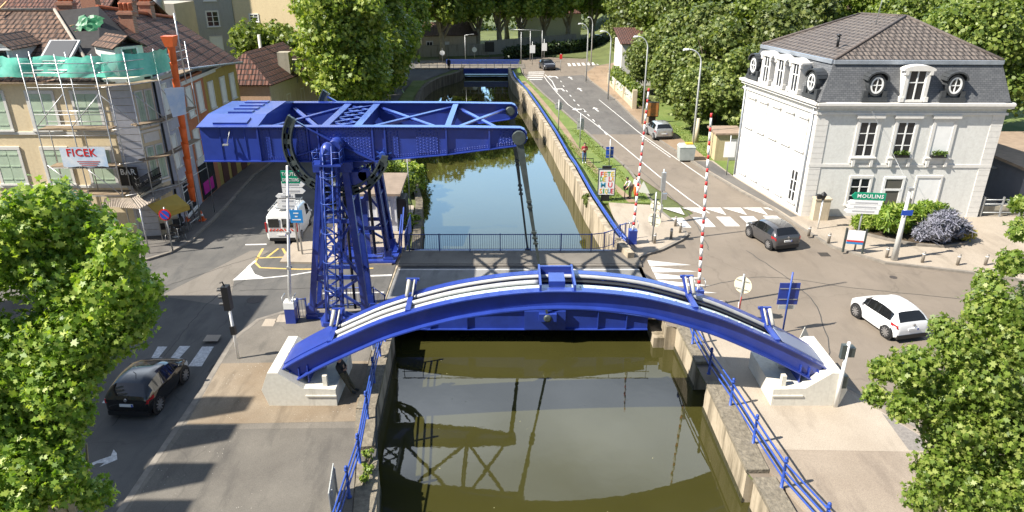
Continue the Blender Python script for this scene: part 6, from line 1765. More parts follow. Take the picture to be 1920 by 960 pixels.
# ---- direction signs
def arrow_panel(mb, c, w, h, s, ang=0, t=.05):
    """arrow-ended board pointing to side s"""
    P = [(-w / 2, -h / 2), (w / 2, -h / 2), (w / 2 + .18, 0), (w / 2, h / 2), (-w / 2, h / 2)]
    if s < 0: P = [(-a, b_) for a, b_ in P][::-1]
    ca, sa = math.cos(ang), math.sin(ang)
    mb.slab([(c[0] + a * ca, c[1] + a * sa, c[2] + b_) for a, b_ in P], (sa, -ca, 0), t)
def blur_lines(parent, c, w, n, m, ang=0, dz=.09):
    b = MB(); ca, sa = math.cos(ang), math.sin(ang); rr = random.Random(int(c[0] * 100))
    for k in range(n):
        ww = w * rr.uniform(.5, 1); b.cbox((c[0] + sa * .0, c[1], c[2] - k * dz), (ww, .008, .035), ang)
    part(parent, 'lettering', b, m)
def dirsign(label, base, rows, ang=0, z0=.12):
    x, y, _ = G(*base, z0); t = thing('direction_sign', label, 'direction sign', (x, y, z0))
    zmax = max(r[1] for r in rows)
    b = MB(); b.tube([(x, y, z0), (x, y, zmax + .2)], .055, 8); part(t, 'pole', b, GALV)
    for kind, z, w, h, dx, s, txt in rows:
        c = (x + dx * math.cos(ang), y - .09 + dx * math.sin(ang), z)
        b = MB()
        if kind == 'g0': panel(b, c, w, h, ang, .05)
        else: arrow_panel(b, (c[0], c[1] + .03, c[2]), w, h, s, ang)
        p = part(t, 'board', b, GREENSIGN if kind[0] == 'g' else (BLUESIGN if kind[0] == 'b' else SIGNW))
        for i, tx in enumerate(txt):
            lettering(p, tx, h * (.62 / max(1, len(txt)) * 1.15), (c[0] + .0, c[1] - .035, z + (h * .23 * (1 - 2 * i) if len(txt) > 1 else 0)), ang, SIGNW if kind[0] in 'gb' else INK, wmax=w * .88)
        if not txt:
            b = MB(); b.cbox((c[0], c[1] - .028, z), (w * .7, .006, h * .28), ang); part(p, 'lettering', b, mat('faint_print', (.45, .45, .46), .5))
    return t
x0, y0, _ = G(560, 470, .12)
zz_ = lambda v: zat(x0, y0, v)
dirsign('tall sign stack with green TOUTES DIRECTIONS board and white arrows behind the white barrier', (560, 470),
        [('g0', zz_(331), 1.05, .74, .1, 1, ('TOUTES', 'DIRECTIONS')), ('w', zz_(345), 1.15, .34, .12, 1, ()), ('w', zz_(357), 1.15, .34, .12, 1, ()), ('w', zz_(363) - .12, .95, .32, -.25, -1, ()), ('w', zz_(375), .95, .32, -.25, -1, ()), ('w', zz_(385), .95, .32, -.25, -1, ())])
x0, y0, _ = G(567, 476, .12)
t, x, y = pole_thing('blue_sign', 'square blue notice sign on a grey pole beside the works van', 'sign', (567, 476), 3.0, .05)
b = MB(); panel(b, (x - .05, y - .07, zat(x, y, 405)), .72, .78, 0); p = part(t, 'board', b, mat('bright_blue', (.02, .22, .55), .4))
b = MB(); 
for k, (w_, dz) in enumerate(((.3, .2), (.16, .0), (.5, -.2))): b.cbox((x - .05, y - .09, zat(x, y, 405) + dz), (w_, .006, .07))
part(p, 'lettering', b, SIGNW)
x0, y0, _ = G(1602, 470, .12)
dirsign('direction sign with green MOULINS board above three white arrow boards', (1602, 470),
        [('g', zat(x0, y0, 367), 1.7, .44, .2, -1, ('MOULINS',)), ('w', zat(x0, y0, 379), 1.75, .3, .06, -1, ()), ('w', zat(x0, y0, 387), 1.75, .3, .02, -1, ()), ('w', zat(x0, y0, 395), 1.75, .3, -.03, -1, ())], R(-8))
x, y, _ = G(1598, 474, .12); t = thing('info_board', 'low white information board with a red and blue foot on dark posts', 'notice board', (x, y, .12))
for s in (-1, 1):
    b = MB(); b.box(x + s * .52 - .05, x + s * .52 + .05, y - .05 - s * .12, y + .05 - s * .12, .12, 1.65); part(t, 'post', b, GREYSTEEL)
b = MB(); b.cbox((x, y, 1.1), (.96, .05, .85), R(-13)); bd = part(t, 'board', b, SIGNW)
b = MB(); b.cbox((x, y - .03, .88), (.9, .05, .09), R(-13)); part(bd, 'red_band', b, RED)
b = MB(); b.cbox((x, y - .03, .75), (.9, .05, .12), R(-13)); part(bd, 'blue_band', b, mat('band_blue', (.03, .2, .45), .4))
# ---- round, square and triangular signs seen from behind
def disc_sign(label, base, discs, h, z0=.12, polem=None, ang=0):
    x, y, _ = G(*base, z0); t = thing('road_sign', label, 'road sign', (x, y, z0))
    b = MB(); b.tube([(x, y, z0), (x, y, z0 + h)], .045, 8); part(t, 'pole', b, polem or GALV)
    for v, r, m, dy, sq in discs:
        z = zat(x, y, v); b = MB()
        if sq: panel(b, (x, y + dy, z), r * 2 * sq, r * 2, ang)
        else:
            ca, sa = math.cos(ang), math.sin(ang); n = 20
            b.slab([(x + r * math.cos(2 * PI * k / n) * ca - dy * sa, y + r * math.cos(2 * PI * k / n) * sa + dy * ca, z + r * math.sin(2 * PI * k / n)) for k in range(n)], (sa, -ca, 0), .02)
        bd_ = part(t, 'board', b, m)
        if dy > 0:   # stiffening rails on the back
            q = MB()
            for dz in (-.5, .5): q.cbox((x, y + dy - .03, z + r * dz), (r * 2 * (sq or .8) * .92, .018, .04), ang)
            parts_each(bd_, 'back_rail', q, GALV)
    return t, x, y
disc_sign('two round cream sign backs stacked on one pole by the corner pavement', (1223, 453), [(387, .36, CREAMBACK, .07, 0), (413, .42, CREAMBACK, .07, 0)], 3.2, ang=R(-38))
t, x, y = disc_sign('round cream sign back with a red disc below, behind the pipe arch', (1383, 600), [(535, .43, CREAMBACK, .07, 0)], 2.45, ang=R(-38))
b = MB(); n = 18; zc = zat(x, y, 570); b.slab([(x + .14 * math.cos(2 * PI * k / n), y - .1 + .32 * math.cos(2 * PI * k / n), zc + .42 * math.sin(2 * PI * k / n)) for k in range(n)], (-.9, -.35, 0), .03); rd = part(t, 'no_entry_disc', b, RED)
b = MB(); b.beam((x - .16, y - .3, zc), (x - .04, y + .08, zc), .03, .12); part(rd, 'bar', b, SIGNW)
t, x, y = disc_sign('square blue parking sign back on a blue pole before the white hatchback', (1468, 619), [(552, .55, BLUE, .07, .86)], 3.0, polem=BLUE2)
b = MB(); panel(b, (x, y + .07, zat(x, y, 577)), .75, .2, 0); part(t, 'plate', b, SIGNBACK)
disc_sign('pair of blue sign backs on the grass bank behind the poster stand', (1142, 312), [(286, .46, BLUESIGN, .07, .68)], 2.3)
disc_sign('square grey sign back on the grass bank further along the road edge', (1087, 278), [(233, .5, SIGNBACK, .07, .62)], 3.2)
disc_sign('round grey sign back on the narrow grass bank near the canal bend', (1047, 243), [(199, .42, SIGNBACK, .07, 0)], 3.0)
disc_sign('end of zone road sign with a diagonal bar by the kiosk', (1362, 328), [(280, .62, SIGNW, -.06, .72)], 3.2)
disc_sign('small red sign by the far crossing', (1051, 134), [(106, .34, RED, -.06, .6)], 2.6)
disc_sign('big white direction board near the far hedge', (998, 122), [(92, .6, SIGNW, -.06, .7)], 3.6, z0=.05)
disc_sign('big white direction board standing just beyond its twin', (1020, 116), [(88, .6, SIGNW, -.06, .7)], 3.6, z0=.05)
disc_sign('small white and red disc sign by the far house', (830, 118), [(99, .4, SIGNW, -.06, 0)], 2.3, z0=.05)
disc_sign('small white and red disc sign under the far plane trees', (890, 113), [(93, .4, SIGNW, -.06, 0)], 2.3, z0=.05)
disc_sign('dark cabinet sign standing before the far garden wall', (918, 108), [(88, .8, BLACK, -.06, 1)], 3.0, z0=.05)
def tri_sign(label, base, ang, s=.85, m=None):
    x, y, _ = G(*base, .02); t = thing('portable_sign', label, 'portable sign', (x, y, .02)); ca, sa = math.cos(ang), math.sin(ang)
    b = MB(); P = [(-s / 2, .08), (s / 2, .08), (0, .08 + s * .86)]
    b.slab([(x + a * ca, y + a * sa + z * .2, .02 + z) for a, z in P], (sa, -ca, .2), .03); p = part(t, 'board', b, m or SIGNBACK)
    b = MB(); b.tube([(x, y + .15, .75), (x + .1, y + .6, .03)], .02, 5); b.tube([(x - .3 * ca, y + .02, .1), (x - .3 * ca, y + .5, .03)], .02, 5); part(t, 'leg', b, GREYSTEEL)
tri_sign('triangular portable road sign back standing on the junction behind the arch', (1506, 645), R(25))
tri_sign('triangular portable road sign back on the grass beside the man in orange', (1206, 364), R(-20), 1.0)
t, x, y = disc_sign('round no parking sign on the café pavement before the yellow awning', (324, 470), [(402, .36, RED, -.06, 0)], 2.75)
z = zat(x, y, 402); b = MB(); n = 20; b.slab([(x + .27 * math.cos(2 * PI * k / n), y - .095, z + .27 * math.sin(2 * PI * k / n)) for k in range(n)], (0, -1, 0), .01); ds = part(t, 'blue_disc', b, BLUESIGN)
b = MB(); b.beam((x - .22, y - .11, z + .22), (x + .22, y - .11, z - .22), .07, .01, (0, 1, 0)); part(ds, 'red_bar', b, RED)
# ---- poster stands
x, y, _ = G(1134, 376, .1); t = thing('poster_stand', 'framed music festival poster stand on the grass facing the bridge', 'poster stand', (x, y, .1))
b = MB(); b.box(x - .3, x + .3, y - .12, y + .12, .1, .75); part(t, 'foot', b, BLACK)
zb, zt_ = zat(x, y, 366), zat(x, y, 316)
b = MB(); b.box(x - .56, x + .66, y - .12, y + .1, zb, zt_); fr = part(t, 'frame', b, GREYSTEEL)
b = MB(); b.box(x - .5, x + .6, y - .135, y - .12, zb + .08, zt_ - .08); ps = part(t, 'poster', b, SIGNW)
cols = [mat('ink%d' % i, c, .5) for i, c in enumerate(((.65, .03, .03), (.8, .35, .02), (.02, .35, .1), (.75, .55, .02), (.05, .3, .45)))]
H_ = zt_ - zb
for r_, (word, frac) in enumerate((('FETE', .80), ('DE LA', .62), ('MU', .40), ('SIQUE', .17))):
    n = len(word)
    for i, ch in enumerate(word):
        if ch != ' ': lettering(ps, ch, H_ * .25, (x + .05 - .5 + (i + .5) / n, y - .14, zb + H_ * frac), 0, cols[(i + r_ * 2) % 5], wmax=.95 / n)
b = MB(); b.box(x - .3, x + .35, y - .05, y + .05, zt_, zt_ + .2); part(t, 'cap', b, BLACK)
x, y, _ = G(1222, 230, .1); t = thing('poster_stand', 'advertising stand with an orange and green poster on the verge', 'poster stand', (x, y, .1))
b = MB(); b.box(x - .35, x + .35, y - .12, y + .12, .1, .8); part(t, 'foot', b, BLACK)
zb, zt_ = zat(x, y, 219), zat(x, y, 191); b = MB(); b.box(x - .62, x + .62, y - .12, y + .12, zb, zt_); part(t, 'frame', b, GREYSTEEL)
b = MB(); b.box(x - .55, x + .55, y - .135, y - .12, zb + .08, zt_ - .08); part(t, 'poster', b, mat('poster_print', (.08, .12, .05), .4, noise=(1.6, 0), rgb2=(.6, .2, .05)))
# ---- bins, bollards, fences, cones
x, y, _ = G(1285, 299, .1); t = thing('recycling_bin', 'pale grey recycling container with a yellow flap by the tall lamp', 'bin', (x, y, .1))
b = MB(); b.hexa([(x - .6, y - .5, .15), (x + .6, y - .5, .15), (x + .6, y + .5, .15), (x - .6, y + .5, .15), (x - .68, y - .55, 1.25), (x + .68, y - .55, 1.25), (x + .68, y + .55, 1.25), (x - .68, y + .55, 1.25)]); part(t, 'body', b, mat('bin_grey', (.35, .38, .36), .6, noise=(3, .15)))
b = MB(); b.hexa([(x - .7, y - .57, 1.26), (x + .7, y - .57, 1.26), (x + .7, y + .57, 1.26), (x - .7, y + .57, 1.26), (x - .55, y - .3, 1.45), (x + .55, y - .3, 1.45), (x + .55, y + .5, 1.45), (x - .55, y + .5, 1.45)]); part(t, 'lid', b, mat('bin_grey', (.35, .38, .36), .6))
b = MB(); b.box(x - .1, x + .5, y - .2, y + .3, 1.4, 1.56); part(t, 'flap', b, mat('bin_yellow', (.6, .4, .03), .5))
for i, xx in enumerate((-.5, .5)): b = MB(); b.lathe((x + xx, y - .4, .06), [(.07, 0), (.07, .09)], 8); part(t, 'wheel', b, RUBBER)
b = MB(); b.lathe((0, 0, 0), [(.085, 0), (.085, .62), (.07, .66), (.0, .665)], 12); bp_ = None
BOLM = mat('bollard_steel', (.3, .27, .23), .5, metal=.3, noise=(5, .2))
bo = thing('bollard', 'x', 'bollard', (0, 0, 0)); bb_ = part(bo, 'post', b, BOLM)
b = MB(); b.lathe((0, 0, .5), [(.09, 0), (.09, .06)], 12); part(bo, 'band', b, WHITE)
blist = [((1266, 424), 'short steel bollard nearest the crossing on the corner pavement', 'g1'), ((1275, 436), 'short steel bollard second from the crossing on the corner pavement', 'g1'), ((1258, 447), 'short steel bollard third from the crossing on the corner pavement', 'g1'), ((1227, 456), 'short steel bollard between the round sign backs and the bridge kerb', 'g1'),
         ((1516, 443), 'short steel bollard behind the grey hatchback', 'g2'), ((1553, 456), 'short steel bollard left of the information board', 'g2'), ((1662, 483), 'short steel bollard at the foot of the white name post', 'g2'), ((1729, 492), 'short steel bollard before the lavender bed', 'g2'), ((1795, 497), 'short steel bollard between the lavender bed and the tree branch', 'g2'), ((1847, 497), 'short steel bollard half hidden by the tree branch', 'g2')]
for i, (px, lab, gr) in enumerate(blist):
    o = bo if i == 0 else copy_tree(bo)
    o.location = G(*px, .12); o['label'] = lab; o['group'] = 'bollards on the corner pavement' if gr == 'g1' else 'bollards along the house pavement'
x, y, _ = G(1855, 412, .12); t = thing('metal_fence', 'galvanised tube fence between the white house and the grey annexe', 'fence', (x, y, .12))
b = MB()
for z in (.4, 1.0, 1.3): b.tube([(31.5, 44.7, z), (35.5, 44.7, z)], .035, 6)
part(t, 'rail', b, GALV)
for i in range(4): b = MB(); b.box(31.5 + i * 1.3, 31.6 + i * 1.3, 44.65, 44.75, .1, 1.5); part(t, 'post', b, GALV)
b = MB(); b.box(31.5, 35.5, 45.0, 45.3, .1, .75); part(t, 'low_wall', b, CONC)
x, y, _ = G(1096, 315, .1); t = thing('low_barrier', 'low metal hoop barrier on the grass in front of the woman', 'barrier', (x, y, .1))
b = MB(); b.tube([(x - .7, y, .1), (x - .7, y, .9), (x + .7, y, .9), (x + .7, y, .1)], .035, 6); part(t, 'hoop', b, BLACK)
x, y, _ = G(1171, 372, .1); t = thing('survey_stand', 'small black box on a short stand on the grass by the crouching figure', 'stand', (x, y, .1))
b = MB(); b.tube([(x, y, .1), (x, y, .8)], .03, 6); b.cbox((x + .05, y, .9), (.3, .25, .25)); part(t, 'stand', b, BLACK)
def cone(px, lab):
    x, y, _ = G(*px, .12); t = thing('traffic_cone', lab, 'traffic cone', (x, y, .12))
    b = MB(); b.cbox((x, y, .14), (.4, .4, .05)); b.lathe((x, y, .165), [(.15, 0), (.03, .62), (.0, .64)], 12); bd = part(t, 'cone', b, ORANGE)
    b = MB(); b.lathe((x, y, .165), [(.1085, .26), (.075, .42)], 12); part(bd, 'band', b, SIGNW)
cone((380, 413), 'orange traffic cone on the shaded pavement by the orange house')
cone((349, 414), 'orange traffic cone beside the café chairs')
x, y, _ = G(632, 955, .1); t = thing('warning_board', 'pale metal warning board seen edge on beside the quay railing', 'sign', (-5.9, 17.9, .12))
b = MB(); b.slab([(-5.6, 16.9, .2), (-5.78, 18.3, .2), (-5.78, 18.3, 1.3), (-5.6, 16.9, 1.3)], (-1, -.1, 0), .03); part(t, 'board', b, SIGNBACK)
b = MB(); b.box(-5.6, -5.56, 17.1, 17.15, .12, 1.25); b.box(-5.74, -5.7, 18.1, 18.15, .12, 1.25); part(t, 'post', b, GALV)
b = MB(); x, y, _ = G(713, 668, .15); b.slab([(x - .25, y - .3, .62), (x - .1, y + .15, .62), (x - .1, y + .15, .95), (x - .25, y - .3, .95)], (-1, .3, 0), .02)
solo('notice_plate', b, SIGNW, 'small white notice plate tied to the quay railing under the arch', 'sign', (x, y, .6))

# ================================================================== SCAFFOLD, NET, CHUTE, CAFE
t = thing('scaffold', 'galvanised tube scaffold wrapped round the yellow house corner', 'scaffold', (-24, 39.6, .1))
SX = [-26.9, -24.9, -22.9]; SY = (39.5, 40.5)
for x in SX:
    for y in SY:
        b = MB(); b.tube([(x, y, .1), (x, y, 11.4)], .032, 6); part(t, 'standard', b, ALU)
for (x, y) in ((-21.6, 40.4), (-20.6, 41.8), (-20.5, 43.6), (-20.4, 45.6)):
    b = MB(); b.tube([(x, y, .1), (x, y, 11.4)], .032, 6); part(t, 'standard', b, ALU)
CH = [(-22.9, 39.5), (-21.6, 40.4), (-20.6, 41.8), (-20.5, 43.6), (-20.4, 45.6)]
b = MB()
for z in (3.3, 5.0, 6.9, 7.5, 8.1, 9.6, 10.4, 10.9):
    for y in SY: b.tube([(-26.9, y, z), (-22.9, y, z)], .025, 6)
for z in (3.3, 5.2, 7.2, 9.6, 10.4, 10.9):
    for p, q in zip(CH[:-1], CH[1:]): b.tube([(p[0], p[1], z), (q[0], q[1], z)], .024, 6)
for z in (10.4, 10.9):
    b.tube([(-44, 40.66, z), (-26.9, 40.66, z)], .025, 6)
part(t, 'ledger', b, ALU)
b = MB()
for x0, x1 in ((-26.9, -24.9), (-24.9, -22.9)):
    for i, z in enumerate((3.3, 7.4)): b.tube([(x0 if i % 2 else x1, 39.5, z), (x1 if i % 2 else x0, 39.5, z + 1.9)], .025, 6)
for p, q in zip(CH[:-1], CH[1:]):
    for i, z in enumerate((7.3,)): b.tube([(p[0], p[1], z if i % 2 else z + 1.9), (q[0], q[1], z + 1.9 if i % 2 else z)], .03, 6)
part(t, 'diagonal_brace', b, ALU)
b = MB()
for z in (3.32, 5.0, 7.2): b.box(-26.9, -22.9, 39.55, 40.45, z, z + .06)
b.box(-45, -22.7, 40.62, 40.98, 9.62, 9.7)
for p, q in zip(CH[:-1], CH[1:]): b.beam((p[0] - .3, p[1] + .25, 9.6), (q[0] - .3, q[1] + .25, 9.6), .75, .07)
for p, q in zip(CH[1:-1], CH[2:]):
    for z in (5.2, 7.3): b.beam((p[0] - .3, p[1], z), (q[0] - .3, q[1], z), .6, .06)
part(t, 'plank_deck', b, WOOD)
b = MB()
for x in (-42, -39.5, -37, -34.5, -32, -29.5): b.tube([(x, 40.66, 9.3), (x, 40.66, 11.3)], .028, 6); b.tube([(x, 40.66, 9.4), (x, 41, 8.9)], .028, 6)
part(t, 'guard_post', b, ALU)
b = MB()
for z in (0.1, .8, 1.5, 2.2, 2.9):
    pass
for k in range(8): b.tube([(-20.55, 42.1, .6 + k * 1.2), (-20.5, 43.4, .6 + k * 1.2)], .03, 5)
for k in range(22): b.tube([(-20.52, 43.0, .5 + k * .42), (-20.52, 43.4, .5 + k * .42)], .018, 5)
part(t, 'ladder', b, ALU)
NET, _N, _L, _b = nodes_of('green_net', .7)
_cc = mixrgb(_N, _L, noise_fac(_N, _L, 1.2, .35, .65), (.09, .55, .40), (.24, .75, .6)); _L.new(_cc, _b.inputs['Base Color']); _b.inputs['Alpha'].default_value = .9
def net(label, pts, z0, z1, seed):
    rr = random.Random(seed); t = thing('safety_net', label, 'safety net', (pts[0][0], pts[0][1], z0)); b = MB()
    P = []
    for a, c in zip(pts[:-1], pts[1:]):
        l = math.hypot(c[0] - a[0], c[1] - a[1]); n = max(2, int(l / .35))
        for i in range(n): P.append((a[0] + (c[0] - a[0]) * i / n, a[1] + (c[1] - a[1]) * i / n))
    P.append(pts[-1]); m = 5; V = []
    for i, p in enumerate(P):
        for j in range(m):
            f = j / (m - 1); wv = (math.sin(i * .9 + seed) * .07 + rr.uniform(-.08, .08)) * (1 if 0 < j < m - 1 else .4)
            V.append((p[0] + wv * .6, p[1] + wv - .05, z0 + (z1 - z0) * f + (rr.uniform(-.1, .03) if j == m - 1 else rr.uniform(-.06, .02) if j == 0 else 0)))
    b.add(V, [(i * m + j, (i + 1) * m + j, (i + 1) * m + j + 1, i * m + j + 1) for i in range(len(P) - 1) for j in range(m - 1)], True)
    part(t, 'sheet', b, NET)
net('long green safety net along the eaves above the yellow front', [(-44, 40.62), (-27.1, 40.62)], 10.05, 11.15, 1)
net('green safety net panel at the scaffold bay above the banner', [(-26.9, 40.58), (-22.9, 40.4)], 10.05, 11.2, 5)
net('bright green safety net wrapping the chamfered house corner', [(-22.85, 40.4), (-21.55, 40.7), (-20.5, 41.75), (-20.42, 43.2)], 10.05, 11.3, 9)
b = MB(); V = []; n = 14
for i in range(n):
    for j in range(4): V.append((-25.9 + i * .2, 39.42 + .004 * math.sin(i * .8 + j), 5.1 + j * .38 - .03 * math.sin(i)))
b.add(V, [(i * 4 + j, (i + 1) * 4 + j, (i + 1) * 4 + j + 1, i * 4 + j + 1) for i in range(n - 1) for j in range(3)], True)
t = thing('banner', 'white and blue FICEK company banner tied to the scaffold', 'banner', (-24.6, 39.4, 5))
BAN = mat('banner_print', (.78, .78, .78), .5, noise=(.7, 0), rgb2=(.25, .45, .7)); bs = part(t, 'sheet', b, BAN)
lettering(bs, 'FICEK', .62, (-24.7, 39.41, 5.92), 0, RED, wmax=1.7)
b = MB()
for k in range(3): b.cbox((-24.4, 39.411, 5.42 - k * .12), (1.3 - .2 * k, .01, .05))
part(bs, 'small_print', b, mat('pale_print', (.4, .12, .12), .5))
# debris chute
t = thing('debris_chute', 'orange plastic debris chute hanging down the scaffold corner', 'debris chute', (-20.1, 42.0, 1))
for k in range(10):
    z1_ = 11.6 - k * .98; xo = -19.62 - .105 * k; yo = 42.0 + .13 * k
    b = MB(); b.lathe((xo, yo, z1_ - 1.06), [(.17, 0), (.215, 1.0), (.225, 1.06)], 12); part(t, 'segment', b, ORANGE)
b = MB(); b.hexa([(-19.85, 41.75, 11.5), (-19.4, 41.75, 11.5), (-19.4, 42.25, 11.5), (-19.85, 42.25, 11.5), (-19.98, 41.65, 12.1), (-19.27, 41.65, 12.1), (-19.27, 42.35, 12.1), (-19.98, 42.35, 12.1)]); part(t, 'hopper', b, ORANGE)
b = MB(); b.tube([(-19.3, 42.4, 9.4), (-19.3, 42.4, 13.3)], .04, 6); part(t, 'hoist_post', b, ALU)
b = MB(); V = [(-20.3, 41.6, 9.2), (-19.35, 42.1, 9.2), (-19.5, 42.1, 7.6), (-20.1, 41.6, 7.5)]; b.slab(V, (.4, -.8, 0), .02)
t = thing('banner', 'small crumpled company banner tied to the scaffold beside the orange chute', 'banner', (-20, 41.8, 7)); part(t, 'sheet', b, BAN)
# café
t = thing('bar_sign', 'black hanging BAR sign on the yellow house corner', 'sign', (-23, 40.6, 3.6))
b = MB(); b.box(-23.45, -22.35, 40.55, 40.62, 3.6, 4.75); sg = part(t, 'board', b, BLACK); lettering(sg, 'BAR', .5, (-22.9, 40.53, 4.45), 0, SIGNW, wmax=.9)
t = thing('balcony', 'black wrought iron balcony wrapping the shaded café corner', 'balcony', G(285, 350, 3.4))
P = [G(250, 352, 3.4)[:2], G(262, 366, 3.4)[:2], G(317, 334, 3.4)[:2], G(306, 326, 3.4)[:2]]
b = MB(); b.prism(P, 3.22, 3.36); part(t, 'slab', b, CONC)
b = MB()
for p, q in zip(P[:-1], P[1:]):
    for z in (3.45, 3.9, 4.35): b.tube([(p[0], p[1], z), (q[0], q[1], z)], .025, 5)
    n = int(math.hypot(q[0] - p[0], q[1] - p[1]) / .12)
    for i in range(n):
        x, y = p[0] + (q[0] - p[0]) * i / n, p[1] + (q[1] - p[1]) * i / n; b.box(x - .015, x + .015, y - .015, y + .015, 3.37, 4.35)
        if i % 2: b.lathe((x, y, 3.9), [(.0, -.16), (.06, -.08), (.02, 0), (.06, .08), (0, .16)], 5)
part(t, 'balustrade', b, BLACK)
t = thing('terrace_roof', 'weathered corrugated terrace roof over the café front', 'canopy', (-22, 41, 2.6))
b = MB(); V = []; n = 40
for i in range(n + 1):
    f = i / n; z = .06 * (i % 2)
    V += [(*G(196 + 50 * f, 372, 3.25)[:2], 3.25 + z), (*G(190 + 72 * f, 388 + 4 * f, 2.9)[:2], 2.9 + z)]
b.add(V, [(2 * i, 2 * i + 1, 2 * i + 3, 2 * i + 2) for i in range(n)])
V = []
for i in range(n + 1):
    f = i / n; z = .06 * (i % 2); V += [(*G(248 + 52 * f, 372 - 30 * f, 3.2)[:2], 3.2 + z), (*G(262 + 96 * f, 392 - 54 * f, 2.9)[:2], 2.9 + z)]
b.add(V, [(2 * i, 2 * i + 1, 2 * i + 3, 2 * i + 2) for i in range(n)])
part(t, 'corrugated_sheet', b, mat('old_sheet', (.32, .27, .22), .8, noise=(4, .35)))
b = MB()
for p in ((192, 388), (262, 392), (300, 370), (352, 342)): x, y, _ = G(*p, 2.9); b.tube([(x, y, .12), (x, y, 2.9)], .04, 6)
part(t, 'post', b, ALU)
t = thing('awning', 'mustard yellow café awning over the pavement tables', 'awning', G(316, 385, 2.3))
Q = [G(276, 385, 2.75), G(330, 364, 2.75), G(355, 386, 2.0), G(298, 405, 2.0)]
b = MB(); b.slab(Q, (.4, -.4, .9), .03)
b.slab([Q[2], Q[3], (Q[3][0], Q[3][1], 1.75), (Q[2][0], Q[2][1], 1.75)], (.7, -.7, 0), .02)
part(t, 'canopy_cloth', b, mat('awning_yellow', (.42, .29, .05), .8, noise=(2, .12)))
b = MB(); b.tube([(Q[0][0], Q[0][1], 2.3), Q[3]], .03, 5); b.tube([(Q[1][0], Q[1][1], 2.3), Q[2]], .03, 5); part(t, 'arm', b, ALU)
t = thing('terrace_screen', 'white framed glass terrace screen by the café corner', 'screen', (-21.6, 40.6, .12))
b = MB(); F = Fac(G(272, 446)[:2], G(294, 441)[:2])
for u0, u1, z0, z1_ in ((0, .08, .12, 2.5), (F.w - .08, F.w, .12, 2.5), (.08, F.w - .08, 2.4, 2.5), (.08, F.w - .08, .12, .8)): F.box(b, u0, u1, z0, z1_, 0, .06)
part(t, 'frame', b, WHITE)
b = MB(); F.box(b, .08, F.w - .08, .8, 2.4, .02, .035); part(t, 'pane', b, DARKGLASS)
def chair_proto():
    t = thing('cafe_chair', 'x', 'chair', (0, 0, 0), 'chairs on the café pavement')
    b = MB(); b.box(-.22, .22, -.22, .22, .43, .46); part(t, 'seat', b, BLACK)
    b = MB(); b.hexa([(-.22, .2, .55), (.22, .2, .55), (.22, .23, .55), (-.22, .23, .55), (-.22, .28, .88), (.22, .28, .88), (.22, .31, .88), (-.22, .31, .88)]); part(t, 'backrest', b, BLACK)
    for sx in (-1, 1):
        for sy in (-1, 1):
            b = MB(); b.tube([(sx * .2, sy * .2, .43 if sy < 0 else .88), (sx * .24, sy * .24, 0)], .014, 5); part(t, 'leg', b, ALU)
    return t
ch0 = chair_proto()
for i, (px, rz, lab) in enumerate((((334, 438), 20, 'black café chair with metal legs furthest under the awning'), ((350, 432), 80, 'black café chair with metal legs nearest the street kerb'), ((322, 452), -30, 'black café chair with metal legs just behind the no parking pole'), ((340, 450), 140, 'black café chair with metal legs out beyond the no parking sign'), ((312, 440), 200, 'black café chair with metal legs by the white glass screen'))):
    o = ch0 if i == 0 else copy_tree(ch0)
    o.location = G(*px, .12); o.rotation_euler = (0, 0, R(rz)); o['label'] = lab
x, y, _ = G(330, 444, .12); t = thing('cafe_table', 'small round black café table among the chairs', 'table', (x, y, .12)); b = MB(); b.lathe((x, y, .84), [(.34, 0), (.34, .03)], 16, False); part(t, 'tabletop', b, BLACK); b = MB(); b.lathe((x, y, .12), [(.22, 0), (.03, .05), (.03, .72)], 10); part(t, 'pedestal', b, ALU)
# small bin and boxes at the bridge
x, y, _ = G(1500, 700, .12)
